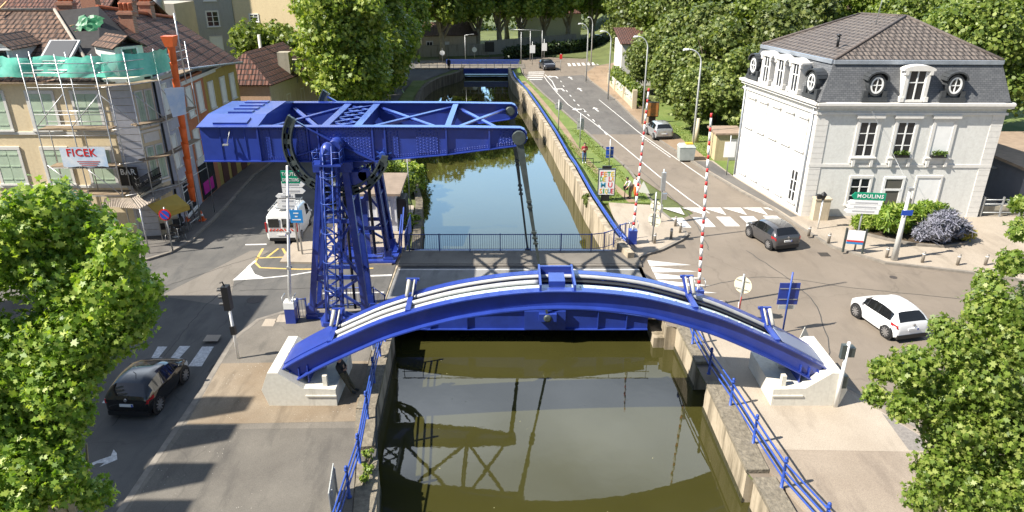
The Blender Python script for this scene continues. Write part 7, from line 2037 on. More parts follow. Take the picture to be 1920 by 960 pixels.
# ================================================================== PEOPLE
SKIN = mat('skin', (.45, .26, .18), .6); HAIR = mat('dark_hair', (.02, .014, .01), .7)
def person(label, loc, rz, J, cloth, hair=HAIR, held=None):
    """J: joints (local metres), cloth: material per bone; one skinned continuous body"""
    t = thing('person', label, 'person', loc)
    names = list(J); idx = {n: i for i, n in enumerate(names)}
    bones = [('pelvis', 'waist', 'shirt'), ('waist', 'chest', 'shirt'), ('chest', 'neck', 'shirt'), ('neck', 'chin', 'skin'), ('chin', 'head', 'skin'), ('head', 'crown', 'skin')]
    for s in 'LR':
        bones += [('chest', 'sho' + s, 'shirt'), ('sho' + s, 'elb' + s, 'sleeve'), ('elb' + s, 'wri' + s, 'fore'), ('wri' + s, 'han' + s, 'skin'), ('pelvis', 'hip' + s, 'trouser'), ('hip' + s, 'kne' + s, 'thigh'), ('kne' + s, 'ank' + s, 'shin'), ('ank' + s, 'toe' + s, 'shoe')]
    rad = {'pelvis': (.16, .12), 'waist': (.145, .105), 'chest': (.17, .12), 'neck': (.06, .06), 'chin': (.062, .07), 'head': (.08, .1), 'crown': (.05, .06)}
    for s in 'LR': rad.update({'sho' + s: (.075, .075), 'elb' + s: (.05, .05), 'wri' + s: (.033, .033), 'han' + s: (.038, .025), 'hip' + s: (.1, .1), 'kne' + s: (.068, .068), 'ank' + s: (.046, .046), 'toe' + s: (.042, .035)})
    rad = {k_: (v_[0] * 1.2, v_[1] * 1.25) for k_, v_ in rad.items()}
    me = bpy.data.meshes.new('body'); me.from_pydata([J[n] for n in names], [(idx[a], idx[b_]) for a, b_, _ in bones], [])
    o = bpy.data.objects.new('body', me); COL.objects.link(o)
    md = o.modifiers.new('s', 'SKIN'); ss = o.modifiers.new('u', 'SUBSURF'); ss.levels = 1; ss.render_levels = 1
    for i, n in enumerate(names):
        sv = me.skin_vertices[0].data[i]; sv.radius = rad[n]; sv.use_root = (n == 'pelvis')
    dg = bpy.context.evaluated_depsgraph_get(); dg.update()
    me2 = bpy.data.meshes.new_from_object(o.evaluated_get(dg)); bpy.data.objects.remove(o)
    # fingers
    bm = bmesh.new(); bm.from_mesh(me2)
    for s in 'LR':
        w_, h_ = Vector(J['wri' + s]), Vector(J['han' + s]); d = (h_ - w_).normalized(); sd = d.cross(Vector((0, 1, .2))).normalized()
        for k in range(5):
            a = h_ + sd * ((k - 1.5) * .02 if k < 4 else -.045) - (d * .05 if k == 4 else d * 0)
            e = a + d * ((.07, .08, .075, .06, .05)[k]) + (sd * -.02 if k == 4 else d * 0)
            q = MB(); q.tube([a, (a + e) / 2 + Vector((0, 0, -.004)), e + Vector((0, 0, -.012))], [.009, .008, .005], 5)
            vs = [bm.verts.new(p) for p in q.v]
            for f in q.f:
                try: bm.faces.new([vs[i] for i in f])
                except ValueError: pass
    bm.to_mesh(me2); bm.free()
    keys = []
    for n_ in ('skin', 'shirt', 'sleeve', 'fore', 'trouser', 'thigh', 'shin', 'shoe'):
        keys.append(n_); me2.materials.append(cloth.get(n_, SKIN))
    segs = [(Vector(J[a]), Vector(J[b_]), keys.index(k)) for a, b_, k in bones]
    for p in me2.polygons:
        c = p.center; best = min(segs, key=lambda q: ((q[0] + (q[1] - q[0]) * max(0, min(1, (c - q[0]).dot(q[1] - q[0]) / max(1e-6, (q[1] - q[0]).length_squared)))) - c).length)
        p.material_index = best[2]; p.use_smooth = True
    bd = bpy.data.objects.new('body', me2); COL.objects.link(bd); bd.parent = t
    hd = Vector(J['head'])
    fw = Vector(J.get('face', (0, -1, 0)))
    b = MB(); c = hd - fw * .03 + Vector((0, 0, .045)); b.sphere(tuple(c + Vector(t.location)), (.098, .108, .1), 12, 8); part(t, 'hair', b, hair)
    b = MB(); p = hd + fw * .105 + Vector(t.location); b.sphere(tuple(p), .02, 8, 6); part(t, 'nose', b, SKIN)
    if held is not None: held(t)
    t.rotation_euler = (0, 0, rz)
    return t
def stand_joints(lean=0, **kw):
    J = {'pelvis': (0, 0, .95), 'waist': (0, 0, 1.1), 'chest': (0, 0, 1.33), 'neck': (0, 0, 1.48), 'chin': (0, -.01, 1.56), 'head': (0, -.015, 1.64), 'crown': (0, 0, 1.74)}
    for s, k in (('L', -1), ('R', 1)):
        J.update({'sho' + s: (k * .19, 0, 1.4), 'elb' + s: (k * .24, .02, 1.12), 'wri' + s: (k * .23, -.05, .88), 'han' + s: (k * .23, -.08, .79), 'hip' + s: (k * .09, 0, .9), 'kne' + s: (k * .1, -.02, .5), 'ank' + s: (k * .11, .02, .08), 'toe' + s: (k * .13, -.17, .04)})
    J.update(kw); return J
C_ = lambda n, c: mat('cloth_' + n, c, .9, noise=(14, .2))
denim, dark, red_, org, camo, khaki, wht = C_('denim', (.1, .17, .3)), C_('dark', (.02, .02, .022)), C_('red', (.28, .02, .03)), C_('orange', (.85, .18, .04)), mat('cloth_camo', (.035, .035, .02), .9, noise=(14, 0), rgb2=(.12, .1, .06)), C_('khaki', (.3, .25, .17)), C_('white', (.6, .58, .54))
shoe = C_('shoe', (.03, .03, .03))
# man leaning on the left concrete block, arms folded, legs stretched to the canal side (local -Y = forwards)
J = stand_joints(pelvis=(0, 0.0, .84), waist=(0, .06, 1.0), chest=(0, .12, 1.22), neck=(0, .13, 1.38), chin=(0, .1, 1.46), head=(0, .09, 1.54), crown=(0, .1, 1.64),
    shoL=(-.2, .12, 1.3), shoR=(.2, .12, 1.3), elbL=(-.23, -.02, 1.06), elbR=(.23, -.02, 1.06), wriL=(.02, -.14, 1.1), wriR=(-.02, -.17, 1.07), hanL=(.1, -.13, 1.13), hanR=(-.1, -.14, 1.1),
    hipL=(-.09, -.02, .8), hipR=(.09, -.02, .8), kneL=(-.1, -.2, .43), kneR=(.1, -.18, .45), ankL=(-.08, -.34, .08), ankR=(.12, -.38, .08), toeL=(-.09, -.54, .05), toeR=(.13, -.58, .05))
person('man in dark jacket and camouflage trousers leaning on the concrete block, arms folded', (-6.78, 24.1, .12), R(78), J, dict(shirt=dark, sleeve=dark, fore=dark, trouser=camo, thigh=camo, shin=camo, shoe=shoe))
J = stand_joints(elbL=(-.25, -.05, 1.12), wriL=(-.08, -.25, 1.25), hanL=(-.03, -.28, 1.33), elbR=(.25, -.05, 1.12), wriR=(.08, -.25, 1.25), hanR=(.03, -.28, 1.33))
def phone(t):
    b = MB(); l = t.location; b.box(l.x - .04, l.x + .04, l.y - .33, l.y - .315, l.z + 1.33, l.z + 1.47); part(t, 'phone', b, BLACK)
x, y, _ = G(1095, 306, .1); person('woman in red top and jeans holding a phone up by the low hoop barrier', (x, y, .1), R(10), J, dict(shirt=red_, sleeve=red_, fore=SKIN, trouser=denim, thigh=denim, shin=denim, shoe=wht), held=phone)
J = stand_joints(ankR=(.14, -.18, .09), kneR=(.12, -.18, .5), toeR=(.15, -.36, .05), ankL=(-.1, .16, .1), toeL=(-.11, 0, .05), elbR=(.26, .02, 1.14), wriR=(.3, -.16, .98), hanR=(.3, -.22, .92))
x, y, _ = G(1192, 374, .1); person('man in orange work trousers and pale top walking on the grass by the barrier pole', (x, y, .1), R(-30), J, dict(shirt=wht, sleeve=wht, fore=SKIN, trouser=org, thigh=org, shin=org, shoe=shoe))
J = stand_joints(pelvis=(0, .12, .9), waist=(0, .02, 1.05), chest=(0, -.16, 1.22), neck=(0, -.24, 1.36), chin=(0, -.29, 1.42), head=(0, -.32, 1.5), crown=(0, -.33, 1.6), shoL=(-.18, -.16, 1.28), shoR=(.18, -.16, 1.28), elbL=(-.25, -.3, 1.02), elbR=(.25, -.3, 1.02), wriL=(-.2, -.45, .85), wriR=(.2, -.45, .85), hanL=(-.18, -.5, .78), hanR=(.18, -.5, .78), hipL=(-.09, .1, .86), hipR=(.09, .1, .86))
x, y, _ = G(1181, 372, .1); person('person in pale clothes bending forward beside the small black stand', (x, y, .1), R(-75), J, dict(shirt=wht, sleeve=wht, fore=SKIN, trouser=khaki, thigh=khaki, shin=khaki, shoe=shoe))
x, y, _ = G(842, 131, .1); person('person in dark clothes on the footway of the far bridge', (x, y, .1), R(0), stand_joints(), dict(shirt=dark, sleeve=dark, fore=dark, trouser=dark, thigh=dark, shin=dark, shoe=shoe))
# ================================================================== TREES AND PLANTS
MAPLE = np.array([(0, -.5), (.16, -.2), (.5, -.22), (.34, .02), (.5, .24), (.2, .2), (0, .55), (-.2, .2), (-.5, .24), (-.34, .02), (-.5, -.22), (-.16, -.2)]) * .9
RHOMB = np.array([(0, -.5), (.36, -.05), (.3, .28), (0, .55), (-.3, .28), (-.36, -.05)])
SPRAY = np.array([(0, -.5), (.2, -.25), (.5, -.3), (.3, 0), (.42, .35), (.12, .25), (0, .55), (-.2, .2), (-.5, .3), (-.28, -.02), (-.4, -.35), (-.12, -.2)])
def foliage(name, clumps, n, size, tpl, m, seed=0, shell=.55, up=.25):
    rg = np.random.default_rng(seed)
    C = np.array([c[0] for c in clumps], float); Rr = np.array([c[1] if isinstance(c[1], (tuple, list)) else (c[1],) * 3 for c in clumps], float)
    wgt = (Rr.prod(1)) ** (2 / 3); k = rg.choice(len(C), n, p=wgt / wgt.sum())
    d = rg.normal(size=(n, 3)); d /= np.linalg.norm(d, axis=1)[:, None]
    r = shell + (1.04 - shell) * rg.random(n) ** .6
    r += (rg.random(n) < .07) * rg.random(n) * .28   # stray twigs
    # lumpy surface
    r *= 1 + .16 * np.sin(d[:, 0] * 7 + k * 1.7) * np.sin(d[:, 1] * 6 + k) + .1 * np.sin(d[:, 2] * 9 + k * 2.3)
    P = C[k] + d * Rr[k] * r[:, None]
    nr = d * .8 + rg.normal(size=(n, 3)) * .55 + np.array([0, 0, up]); nr /= np.linalg.norm(nr, axis=1)[:, None]
    t = np.cross(nr, rg.normal(size=(n, 3))); t /= np.linalg.norm(t, axis=1)[:, None]
    b = np.cross(nr, t)
    s = size * (.6 + .8 * rg.random(n))
    K = len(tpl)
    V = P[:, None, :] + (t[:, None, :] * tpl[None, :, 0, None] + b[:, None, :] * tpl[None, :, 1, None]) * s[:, None, None]
    bend = (np.abs(tpl[:, 0]) * -.35)[None, :, None] * nr[:, None, :] * s[:, None, None]
    V = (V + bend).reshape(-1, 3)
    me = bpy.data.meshes.new(name)
    me.vertices.add(n * K); me.vertices.foreach_set('co', V.ravel())
    me.loops.add(n * K); me.loops.foreach_set('vertex_index', np.arange(n * K))
    me.polygons.add(n); me.polygons.foreach_set('loop_start', np.arange(n) * K)
    me.update(calc_edges=True); me.materials.append(m)
    return me
def ell_clumps(c, r, n, seed, cr=.36, flat=1.0):
    """clumps scattered through an ellipsoid, mostly near its surface"""
    rg = np.random.default_rng(seed); out = []
    for i in range(n):
        d = rg.normal(size=3); d /= np.linalg.norm(d)
        q = .35 + .42 * rg.random() ** .5
        s = cr * (.7 + .6 * rg.random()) * min(r)
        out.append((tuple(np.array(c) + d * np.array(r) * q), (s, s, s * .85 * flat)))
    return out
BARK = stained_wall('bark', (.16, .12, .085), (.06, .045, .032), streak=(5, 5, .8), lo=.4, hi=.65)
PBARK = mat('plane_bark', (.2, .17, .11), .9, noise=(2.5, 0), rgb2=(.36, .32, .22), bump=(8, .4))
def trunk_mesh(h, r, seed, spread, n=6, z_split=.4, base=0.0):
    rr = random.Random(seed); b = MB()
    zs = h * z_split
    pts = [(0, 0, base)] + [(rr.uniform(-.12, .12) * i * .5, rr.uniform(-.12, .12) * i * .5, base + (zs - base) * i / 3) for i in (1, 2, 3)]
    b.tube(pts, [r * 1.35, r, r * .88, r * .78], 10)
    for k in range(n):
        a = 2 * PI * (k + rr.random() * .6) / n; L = rr.uniform(.6, 1.0)
        p0 = Vector(pts[-1 if k % 2 else -2]); p3 = Vector((math.cos(a) * spread * L, math.sin(a) * spread * L, zs + (h - zs) * rr.uniform(.5, .95)))
        p1 = p0.lerp(p3, .35) + Vector((0, 0, -.1 * h * .3)); p2 = p0.lerp(p3, .7) + Vector((rr.uniform(-.2, .2), rr.uniform(-.2, .2), 0))
        b.tube([p0, p1, p2, p3], [r * .5, r * .36, r * .2, r * .06], 7)
        for q in range(3):
            s_ = p1.lerp(p3, rr.random()); e = s_ + Vector((rr.uniform(-1, 1), rr.uniform(-1, 1), rr.uniform(.1, 1))) * spread * .35
            b.tube([s_, (s_ + e) / 2 + Vector((0, 0, .08)), e], [r * .16, r * .1, r * .03], 5)
    return b
def tree_from(name, label, loc, trunk, crown_me, bark, group=None):
    t = thing(name, label, 'tree', loc, group)
    o = bpy.data.objects.new('trunk', trunk.mesh('trunk')); o.data.materials.append(bark); COL.objects.link(o); o.parent = t
    o = bpy.data.objects.new('crown', crown_me); COL.objects.link(o); o.parent = t
    return t
LEAF_NEAR = leaf_mat('plane_leaf', (.07, .135, .016), (.17, .27, .034), (.36, .42, .09), .38)
LEAF_NEAR2 = leaf_mat('plane_leaf_light', (.09, .15, .02), (.2, .29, .042), (.4, .45, .12), .38)
LEAF_PLANE = leaf_mat('far_plane_leaf', (.075, .13, .018), (.19, .265, .04), (.4, .44, .1), .34)
LEAF_WOOD = leaf_mat('woodland_leaf', (.06, .09, .022), (.13, .172, .042), (.26, .29, .085), .28)
LEAF_PARK = leaf_mat('park_leaf', (.07, .115, .02), (.15, .205, .038), (.28, .33, .08), .33)
def ray(u, v, zc):
    dx, dd = (u - 960) / FPX, (v - 480) / FPX
    return (dx * zc, (_c - dd * _s) * zc, CAMH + (-_s - dd * _c) * zc)
# near trees: crowns surveyed clump by clump
def near_tree(label, base, spec, dist, n, leaf, seed, lm, th):
    rr = random.Random(seed); cl = []
    for u, v, rp in spec:
        zc = dist + rr.uniform(-.5, .5); r = rp * zc / FPX; p = ray(u, v, zc)
        cl.append(((p[0] - base[0], p[1] - base[1], p[2]), (r, r * 1.05, r * .92)))
        k_ = rr.uniform(1.04, 1.12); q = ray(u, v, zc * k_)   # clumps behind, so that the crown is deep
        cl.append(((q[0] - base[0], q[1] - base[1], q[2]), (r * .8,) * 3))
    cm = foliage('crown', cl, n, leaf, MAPLE, lm, seed, .45)
    return tree_from('plane_tree', label, (base[0], base[1], .1), trunk_mesh(th, .24, seed, .8, 7, .66), cm, PBARK)
near_tree('large leafy plane tree reaching over the shaded road and the black hatchback', (-9.15, 11.3),
          [(40, 425, 66), (105, 405, 60), (170, 440, 52), (225, 475, 46), (215, 545, 66), (268, 555, 40), (130, 530, 78), (60, 500, 55), (60, 670, 85), (150, 640, 80), (225, 620, 56), (262, 600, 36), (115, 735, 62), (40, 770, 80), (165, 700, 40), (135, 790, 42), (60, 880, 70), (115, 905, 52), (180, 935, 34), (30, 950, 60), (70, 830, 64), (110, 850, 44), (-60, 700, 110), (-60, 500, 100), (-50, 900, 100)], 12.4, 52000, .122, 3, LEAF_NEAR, 8.6)
near_tree('pale green plane tree hanging over the sunny tow path by the junction', (10.4, 13.4),
          [(1862, 590, 52), (1800, 655, 50), (1712, 695, 42), (1655, 700, 26), (1640, 748, 24), (1735, 750, 52), (1835, 710, 70), (1905, 640, 60), (1690, 775, 28), (1795, 810, 66), (1885, 800, 80), (1755, 890, 42), (1722, 940, 30), (1810, 920, 70), (1890, 930, 75), (1912, 440, 24), (1908, 392, 18), (1895, 500, 28), (1850, 535, 26), (1766, 620, 22), (1985, 600, 80), (1990, 800, 110)], 15.0, 48000, .12, 8, LEAF_NEAR2, 7.0)
# plane trees down the left bank: two shapes, copied
cA = foliage('crown', ell_clumps((0, 0, 10.0), (4.4, 4.2, 7.6), 50, 11, .42), 30000, .36, SPRAY, LEAF_PLANE, 11)
cB = foliage('crown', ell_clumps((0, 0, 9.4), (4.6, 4.4, 8.0), 50, 12, .42), 26000, .4, SPRAY, LEAF_PLANE, 12)
tA, tB = trunk_mesh(13, .42, 21, 3.2, 7, .32), trunk_mesh(13, .42, 22, 3.2, 7, .32)
p1_ = tree_from('plane_tree', 'biggest sunlit plane tree behind the arm, first of the canal bank row', (-14.7, 64.5, 0), tA, cA, PBARK, 'plane trees along the canal bank')
p2_ = tree_from('plane_tree', 'second plane tree of the canal bank row, half behind the biggest', (-14.6, 73.5, 0), tB, cB, PBARK, 'plane trees along the canal bank')
for i, (x, y, lab, s) in enumerate(((-15.2, 82, 'third plane tree of the canal bank row in shade above the canal', 1.0), (-15.6, 91, 'fourth plane tree of the canal bank row above the canal bend', 1.05), (-16.2, 100.5, 'last plane tree of the canal bank row before the far bridge', 1.0), (-19.5, 84, 'plane tree in the second rank behind the canal bank row', 1.0))):
    copy_tree(p1_ if i % 2 else p2_, (x, y, 0), rnd.uniform(0, 6), lab, s)
cS = foliage('crown', ell_clumps((0, 0, 6.2), (4.2, 4, 4.0), 30, 13, .42), 11000, .4, SPRAY, LEAF_PARK, 13)
tree_from('lime_tree', 'pale rounded tree between the apartment block and the biggest plane tree', (-26.5, 78, 0), trunk_mesh(7.5, .25, 23, 2.8, 6, .35), cS, BARK)
cS2 = foliage('crown', ell_clumps((0, 0, 4.4), (2.8, 2.8, 3.0), 18, 19, .45), 5000, .36, SPRAY, LEAF_PLANE, 19)
tree_from('lime_tree', 'low shaded tree behind the small red roofed house', (-20.5, 74.5, 0), trunk_mesh(5, .2, 29, 2.0, 5, .35), cS2, BARK)
# far row over the far bridge
cF = foliage('crown', ell_clumps((0, 0, 11.5), (4.7, 4.5, 6.6), 34, 14, .44), 9000, .62, SPRAY, LEAF_PLANE, 14)
pf = tree_from('plane_tree', 'x', (0, 0, 0), trunk_mesh(13, .5, 24, 3.2, 6, .34), cF, PBARK, 'plane trees beyond the far bridge')
FARROW = [(-11.5, 121, 'sunlit plane tree standing at the quay end of the far bridge'), (-6.0, 128, 'forked plane tree behind the far bridge parapet'), (-2.2, 131, 'dark plane tree behind the lamp of the far bridge'), (1.6, 132, 'plane tree over the dark cabinet sign'), (6.0, 135, 'plane tree over the grey garden wall'), (10.5, 138, 'plane tree above the clipped hedge'), (15.5, 141, 'plane tree above the parked dark car'),
          (-16.5, 124, 'plane tree over the low grey house'), (20.5, 146, 'plane tree above the far end of the hedge'), (-22, 118, 'plane tree beside the shaded approach of the far bridge'), (-9, 142, 'dark plane tree in the rank behind the far house'), (-1, 146, 'dark plane tree in the rank behind the garden wall'), (8, 152, 'dark plane tree in the rank behind the white far house'), (17, 158, 'dark plane tree in the rank at the hill foot'), (-18, 140, 'dark plane tree in the rank beyond the far house gable'), (26, 152, 'plane tree where the far street meets the wood'), (-28, 132, 'plane tree seen past the canal bank row')]
for i, (x, y, lab) in enumerate(FARROW):
    if i == 0: o = pf; o.location = (x, y, 0); o['label'] = lab
    else: copy_tree(pf, (x, y, 0), rnd.uniform(0, 6), lab, rnd.uniform(.92, 1.1))
# wooded hill on the right
cW1 = foliage('crown', ell_clumps((0, 0, 5.0), (3.5, 3.4, 4.4), 30, 15, .42), 13000, .36, SPRAY, LEAF_WOOD, 15)
cW2 = foliage('crown', ell_clumps((0, 0, 6.0), (3.8, 3.6, 5.4), 32, 16, .4), 13000, .4, SPRAY, LEAF_WOOD, 16)
cW3 = foliage('crown', ell_clumps((0, 0, 7.0), (4.6, 4.4, 5.6), 34, 17, .42), 20000, .38, RHOMB, LEAF_PARK, 17)
w1 = tree_from('broadleaf_tree', 'x', (0, 0, 0), trunk_mesh(7, .2, 25, 2.5, 6, .25), cW1, BARK, 'trees of the roadside wood')
w2 = tree_from('broadleaf_tree', 'x', (0, 0, 0), trunk_mesh(9, .24, 26, 2.7, 6, .25), cW2, BARK, 'trees of the roadside wood')
w3 = tree_from('broadleaf_tree', 'x', (0, 0, 0), trunk_mesh(10, .3, 27, 3.3, 6, .3), cW3, BARK, 'trees of the roadside wood')
used = set()
def plant(proto, x, y, z, s, lab, group=None):
    if proto.name in used: o = copy_tree(proto, (x, y, z), rnd.uniform(0, 6), lab, s)
    else:
        used.add(proto.name); o = proto; o.location = (x, y, z); o.scale = (s, s, s); o['label'] = lab
    if group: o['group'] = group
    return o
WOODL = [(w1, 21.2, 66.5, .0, .95, 'bushy wood tree directly behind the utility kiosk'), (w1, 17.9, 69.0, .0, .72, 'low wood tree beside the pale wooden post'), (w2, 21.0, 73.0, .0, 1.0, 'wood tree behind the tall lamp by the bin'), (w1, 18.2, 76.5, .0, .92, 'wood tree behind the lit poster stand'), (w2, 25.5, 69.5, .2, 1.1, 'wood tree nearest the mansard house side'), (w2, 18.6, 83.5, .2, .95, 'wood tree above the garden wall pillar'),
         (w1, 22.8, 81.0, .5, 1.2, 'wood tree in the second rank behind the poster lamp'), (w3, 27.5, 79.0, 1, 1.0, 'tall wood tree in the second rank behind the kiosk'), (w1, 16.8, 90.5, .1, .75, 'wood tree over the white railings'), (w2, 21.0, 92.0, .8, 1.1, 'wood tree behind the white house end'), (w3, 25.0, 90.0, 1.5, 1.0, 'tall light wood tree on the slope below the hidden villa'), (w2, 18.0, 108, .3, 1.15, 'wood tree at the road bend'), (w3, 22.0, 104, 1, 1.1, 'tall pale wood tree at the road bend'),
         (w3, 20.5, 117, .6, 1.15, 'bright wood tree where the far road leaves'), (w2, 28.5, 100, 2.5, 1.3, 'dark wood tree on the upper slope'), (w2, 33.0, 84.0, 1.5, 1.2, 'dark wood tree over the mansard roof'), (w1, 34.5, 92, 3, 1.4, 'wood tree beside the red roofed villa'), (w3, 40.5, 86, 3, 1.1, 'broad wood tree on the slope behind the roof aerial'), (w2, 33, 108, 4, 1.3, 'wood tree high on the slope past the villa'), (w3, 40, 102, 4, 1.2, 'big wood tree high on the slope'),
         (w2, 47, 96, 4, 1.3, 'wood tree high on the slope toward the park'), (w3, 27, 122, 3, 1.3, 'wood tree behind the bend on the slope'), (w2, 36, 124, 6, 1.4, 'wood tree at the hill crest beside the villa'), (w3, 47, 120, 6, 1.4, 'wood tree at the hill crest over the mansard roof'), (w2, 58, 112, 5, 1.4, 'wood tree at the hill crest toward the park'), (w2, 29.5, 73.5, .6, 1.15, 'dark wood tree tucked behind the mansard house')]
for a in WOODL: plant(*a)
cP = foliage('crown', ell_clumps((0, 0, 8.2), (4.8, 4.6, 5.6), 36, 18, .42), 26000, .32, RHOMB, LEAF_PARK, 18)
pk_ = tree_from('park_tree', 'x', (0, 0, 0), trunk_mesh(10, .42, 28, 3.4, 7, .32), cP, BARK, 'light green park trees behind the white house')
for a in ((pk_, 38.2, 60.0, 0, 1.0, 'park tree with a dark trunk on the lawn beside the mansard house'), (pk_, 37.0, 70, .5, .95, 'park tree rising behind the mansard roof corner'), (pk_, 45.5, 66, .5, 1.1, 'park tree rising above the grey annexe'), (pk_, 43.0, 77, 1, 1.1, 'pale park tree in the second rank'), (pk_, 52, 80, 1, 1.2, 'pale park tree in the second rank beyond the annexe'), (pk_, 51, 57, .3, 1.0, 'park tree beyond the grey annexe roof')):
    plant(*a)
# hedges, shrubs, bed
def hedge(label, a, c, w, h, n, size, m, seed):
    t = thing('hedge', label, 'hedge', (a[0], a[1], 0)); rg = np.random.default_rng(seed)
    L = math.hypot(c[0] - a[0], c[1] - a[1]); k = max(2, int(L / (w * .6))); cl = []
    for i in range(k + 1):
        f = i / k
        for zz in (h * .3, h * .7): cl.append((((c[0] - a[0]) * f, (c[1] - a[1]) * f, zz), (w * .55, w * .55, h * .36)))
    o = bpy.data.objects.new('foliage', foliage('foliage', cl, n, size, RHOMB, m, seed, .5)); COL.objects.link(o); o.parent = t
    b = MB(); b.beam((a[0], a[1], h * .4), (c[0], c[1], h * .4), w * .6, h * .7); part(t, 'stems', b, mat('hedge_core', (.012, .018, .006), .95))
    return t
LEAF_HEDGE = leaf_mat('hedge_leaf', (.012, .03, .008), (.03, .055, .014), (.06, .09, .025), .15)
hedge('long dark clipped hedge along the far road', (-.5, 121.5), (12.5, 132), 1.8, 2.0, 5000, .4, LEAF_HEDGE, 31)
hedge('dark clipped hedge past the bend of the far road', (13.5, 133), (26, 141), 1.8, 2.0, 4000, .4, LEAF_HEDGE, 32)
hedge('bright ivy covered shrubs over the cream garden wall', (14.6, 82), (13.8, 97), 1.4, 2.4, 4000, .3, LEAF_PARK, 33)
def bush(label, c, r, n, size, m, seed, tpl=RHOMB, name='shrub'):
    t = thing(name, label, 'shrub', c)
    o = bpy.data.objects.new('foliage', foliage('foliage', ell_clumps((0, 0, r[2] * .8), r, 12, seed, .5), n, size, tpl, m, seed, .3)); COL.objects.link(o); o.parent = t
    b = MB(); rr = random.Random(seed)
    for k in range(6): b.tube([(0, 0, 0), (rr.uniform(-.5, .5) * r[0], rr.uniform(-.5, .5) * r[1], r[2] * 1.1)], [.03, .012], 5)
    part(t, 'stem', MB().add([(p[0] + c[0], p[1] + c[1], p[2] + c[2]) for p in b.v], b.f), BARK)
    return t
bush('yellowish green shrub behind the control hut', (-8.6, 49.5, .1), (1.9, 1.6, 1.7), 4500, .2, LEAF_PARK, 41)
bush('dark overhanging shrub on the canal edge below the hut', (-6.75, 43.5, -.7), (.7, 1.6, .9), 2500, .18, LEAF_PLANE, 42)
bush('green shrub drooping into the canal past the hut', (-8.2, 54, -.6), (1.3, 2.6, 1.3), 3500, .22, LEAF_PLANE, 43)
bush('low leafy shrub on the canal edge under the plane trees', (-11.2, 68, -.3), (.8, 3, .9), 2500, .22, LEAF_PLANE, 44)
bush('small tuft of weeds growing on the long canal wall', (5.3, 47.5, .0), (.3, .8, .5), 500, .14, LEAF_WOOD, 45)
bx, by = 23.2, 41.0
t = thing('plant_bed', 'kerbed planting bed on the pavement before the white house', 'plant bed', (bx, by, .12))
b = MB(); P = [G(u, v, .12) for u, v in ((1603, 428), (1620, 440), (1660, 450), (1720, 461), (1770, 464), (1810, 458), (1822, 446), (1805, 436), (1740, 428), (1660, 420), (1615, 419))]; b.prism([p[:2] for p in P], .11, .22); part(t, 'soil', b, mat('bed_soil', (.07, .05, .03), .95, noise=(6, .3)))
b = MB(); b.curb(P + [P[0]], .16, .1, .27); part(t, 'kerb', b, KERB)
def at(u, v): x, y, _ = G(u, v, .2); return (x, y, .2)
BLADE = np.array([(-.06, -.6), (.06, -.6), (.1, 0), (0, .75), (-.1, 0)]) * 1.3
bush('bright green leafy shrub in the middle of the planting bed', at(1672, 438), (1.6, 1.1, 1.15), 6000, .3, LEAF_NEAR, 51, BLADE)
bush('yellow green bushy plant at the low end of the planting bed', at(1632, 429), (1.2, .9, .75), 3500, .3, LEAF_NEAR2, 52, BLADE)
bush('tall green plant behind the lavender in the planting bed', at(1735, 440), (1.4, .8, 1.25), 4000, .32, LEAF_NEAR, 56, BLADE)
LAV = leaf_mat('lavender', (.14, .15, .17), (.2, .2, .26), (.28, .28, .34), .15)
bush('big grey violet lavender bush in the planting bed', at(1764, 452), (1.6, 1.0, 1.05), 8000, .3, LAV, 53, BLADE)
bush('small yellow shrub at the end of the planting bed', at(1806, 448), (.5, .5, .5), 1600, .12, leaf_mat('yellow_leaf', (.2, .17, .02), (.32, .27, .04), (.4, .36, .08)), 54)
bush('straggling weeds growing on the quay coping behind the blue railing', (-5.0, 19.4, .12), (.3, 1.3, .25), 700, .09, LEAF_NEAR2, 55, name='weeds')
o = bpy.data.objects.new('far_wood', foliage('far_wood', [((x, 168 + 6 * math.sin(x), 3.5 + 2 * math.sin(x * .7)), (7, 4, 6)) for x in range(-70, 75, 6)], 9000, .9, SPRAY, LEAF_WOOD, 61)); COL.objects.link(o); o['kind'] = 'stuff'
# grass tufts on the bank and verge
rg = np.random.default_rng(5); V = []; F = []
def tufts(poly, n, h):
    xs_ = [p[0] for p in poly]; ys_ = [p[1] for p in poly]; k = 0
    def inside(x, y):
        c = False; j = len(poly) - 1
        for i in range(len(poly)):
            if (poly[i][1] > y) != (poly[j][1] > y) and x < (poly[j][0] - poly[i][0]) * (y - poly[i][1]) / (poly[j][1] - poly[i][1]) + poly[i][0]: c = not c
            j = i
        return c
    while k < n:
        x, y = rg.uniform(min(xs_), max(xs_)), rg.uniform(min(ys_), max(ys_))
        if not inside(x, y): continue
        k += 1; a = rg.uniform(0, 6.28); hh = h * rg.uniform(.5, 1.3); o = len(V); w_ = .05
        V.extend([(x - w_ * math.cos(a), y - w_ * math.sin(a), .09), (x + w_ * math.cos(a), y + w_ * math.sin(a), .09), (x + rg.uniform(-.1, .1), y + rg.uniform(-.1, .1), .1 + hh)]); F.append((o, o + 1, o + 2))
tufts([(7.1, 47.8), (8.2, 47.8), (5.2, 68), (4.6, 68)], 3000, .07)
tufts([(9.3, 47.8), (9.9, 47.8), (7.0, 70), (5.9, 70)], 2200, .07)
tufts([(16.9, 59), (15.6, 72), (22, 72), (24, 62)], 4000, .11)
b = MB(); rr = random.Random(9)
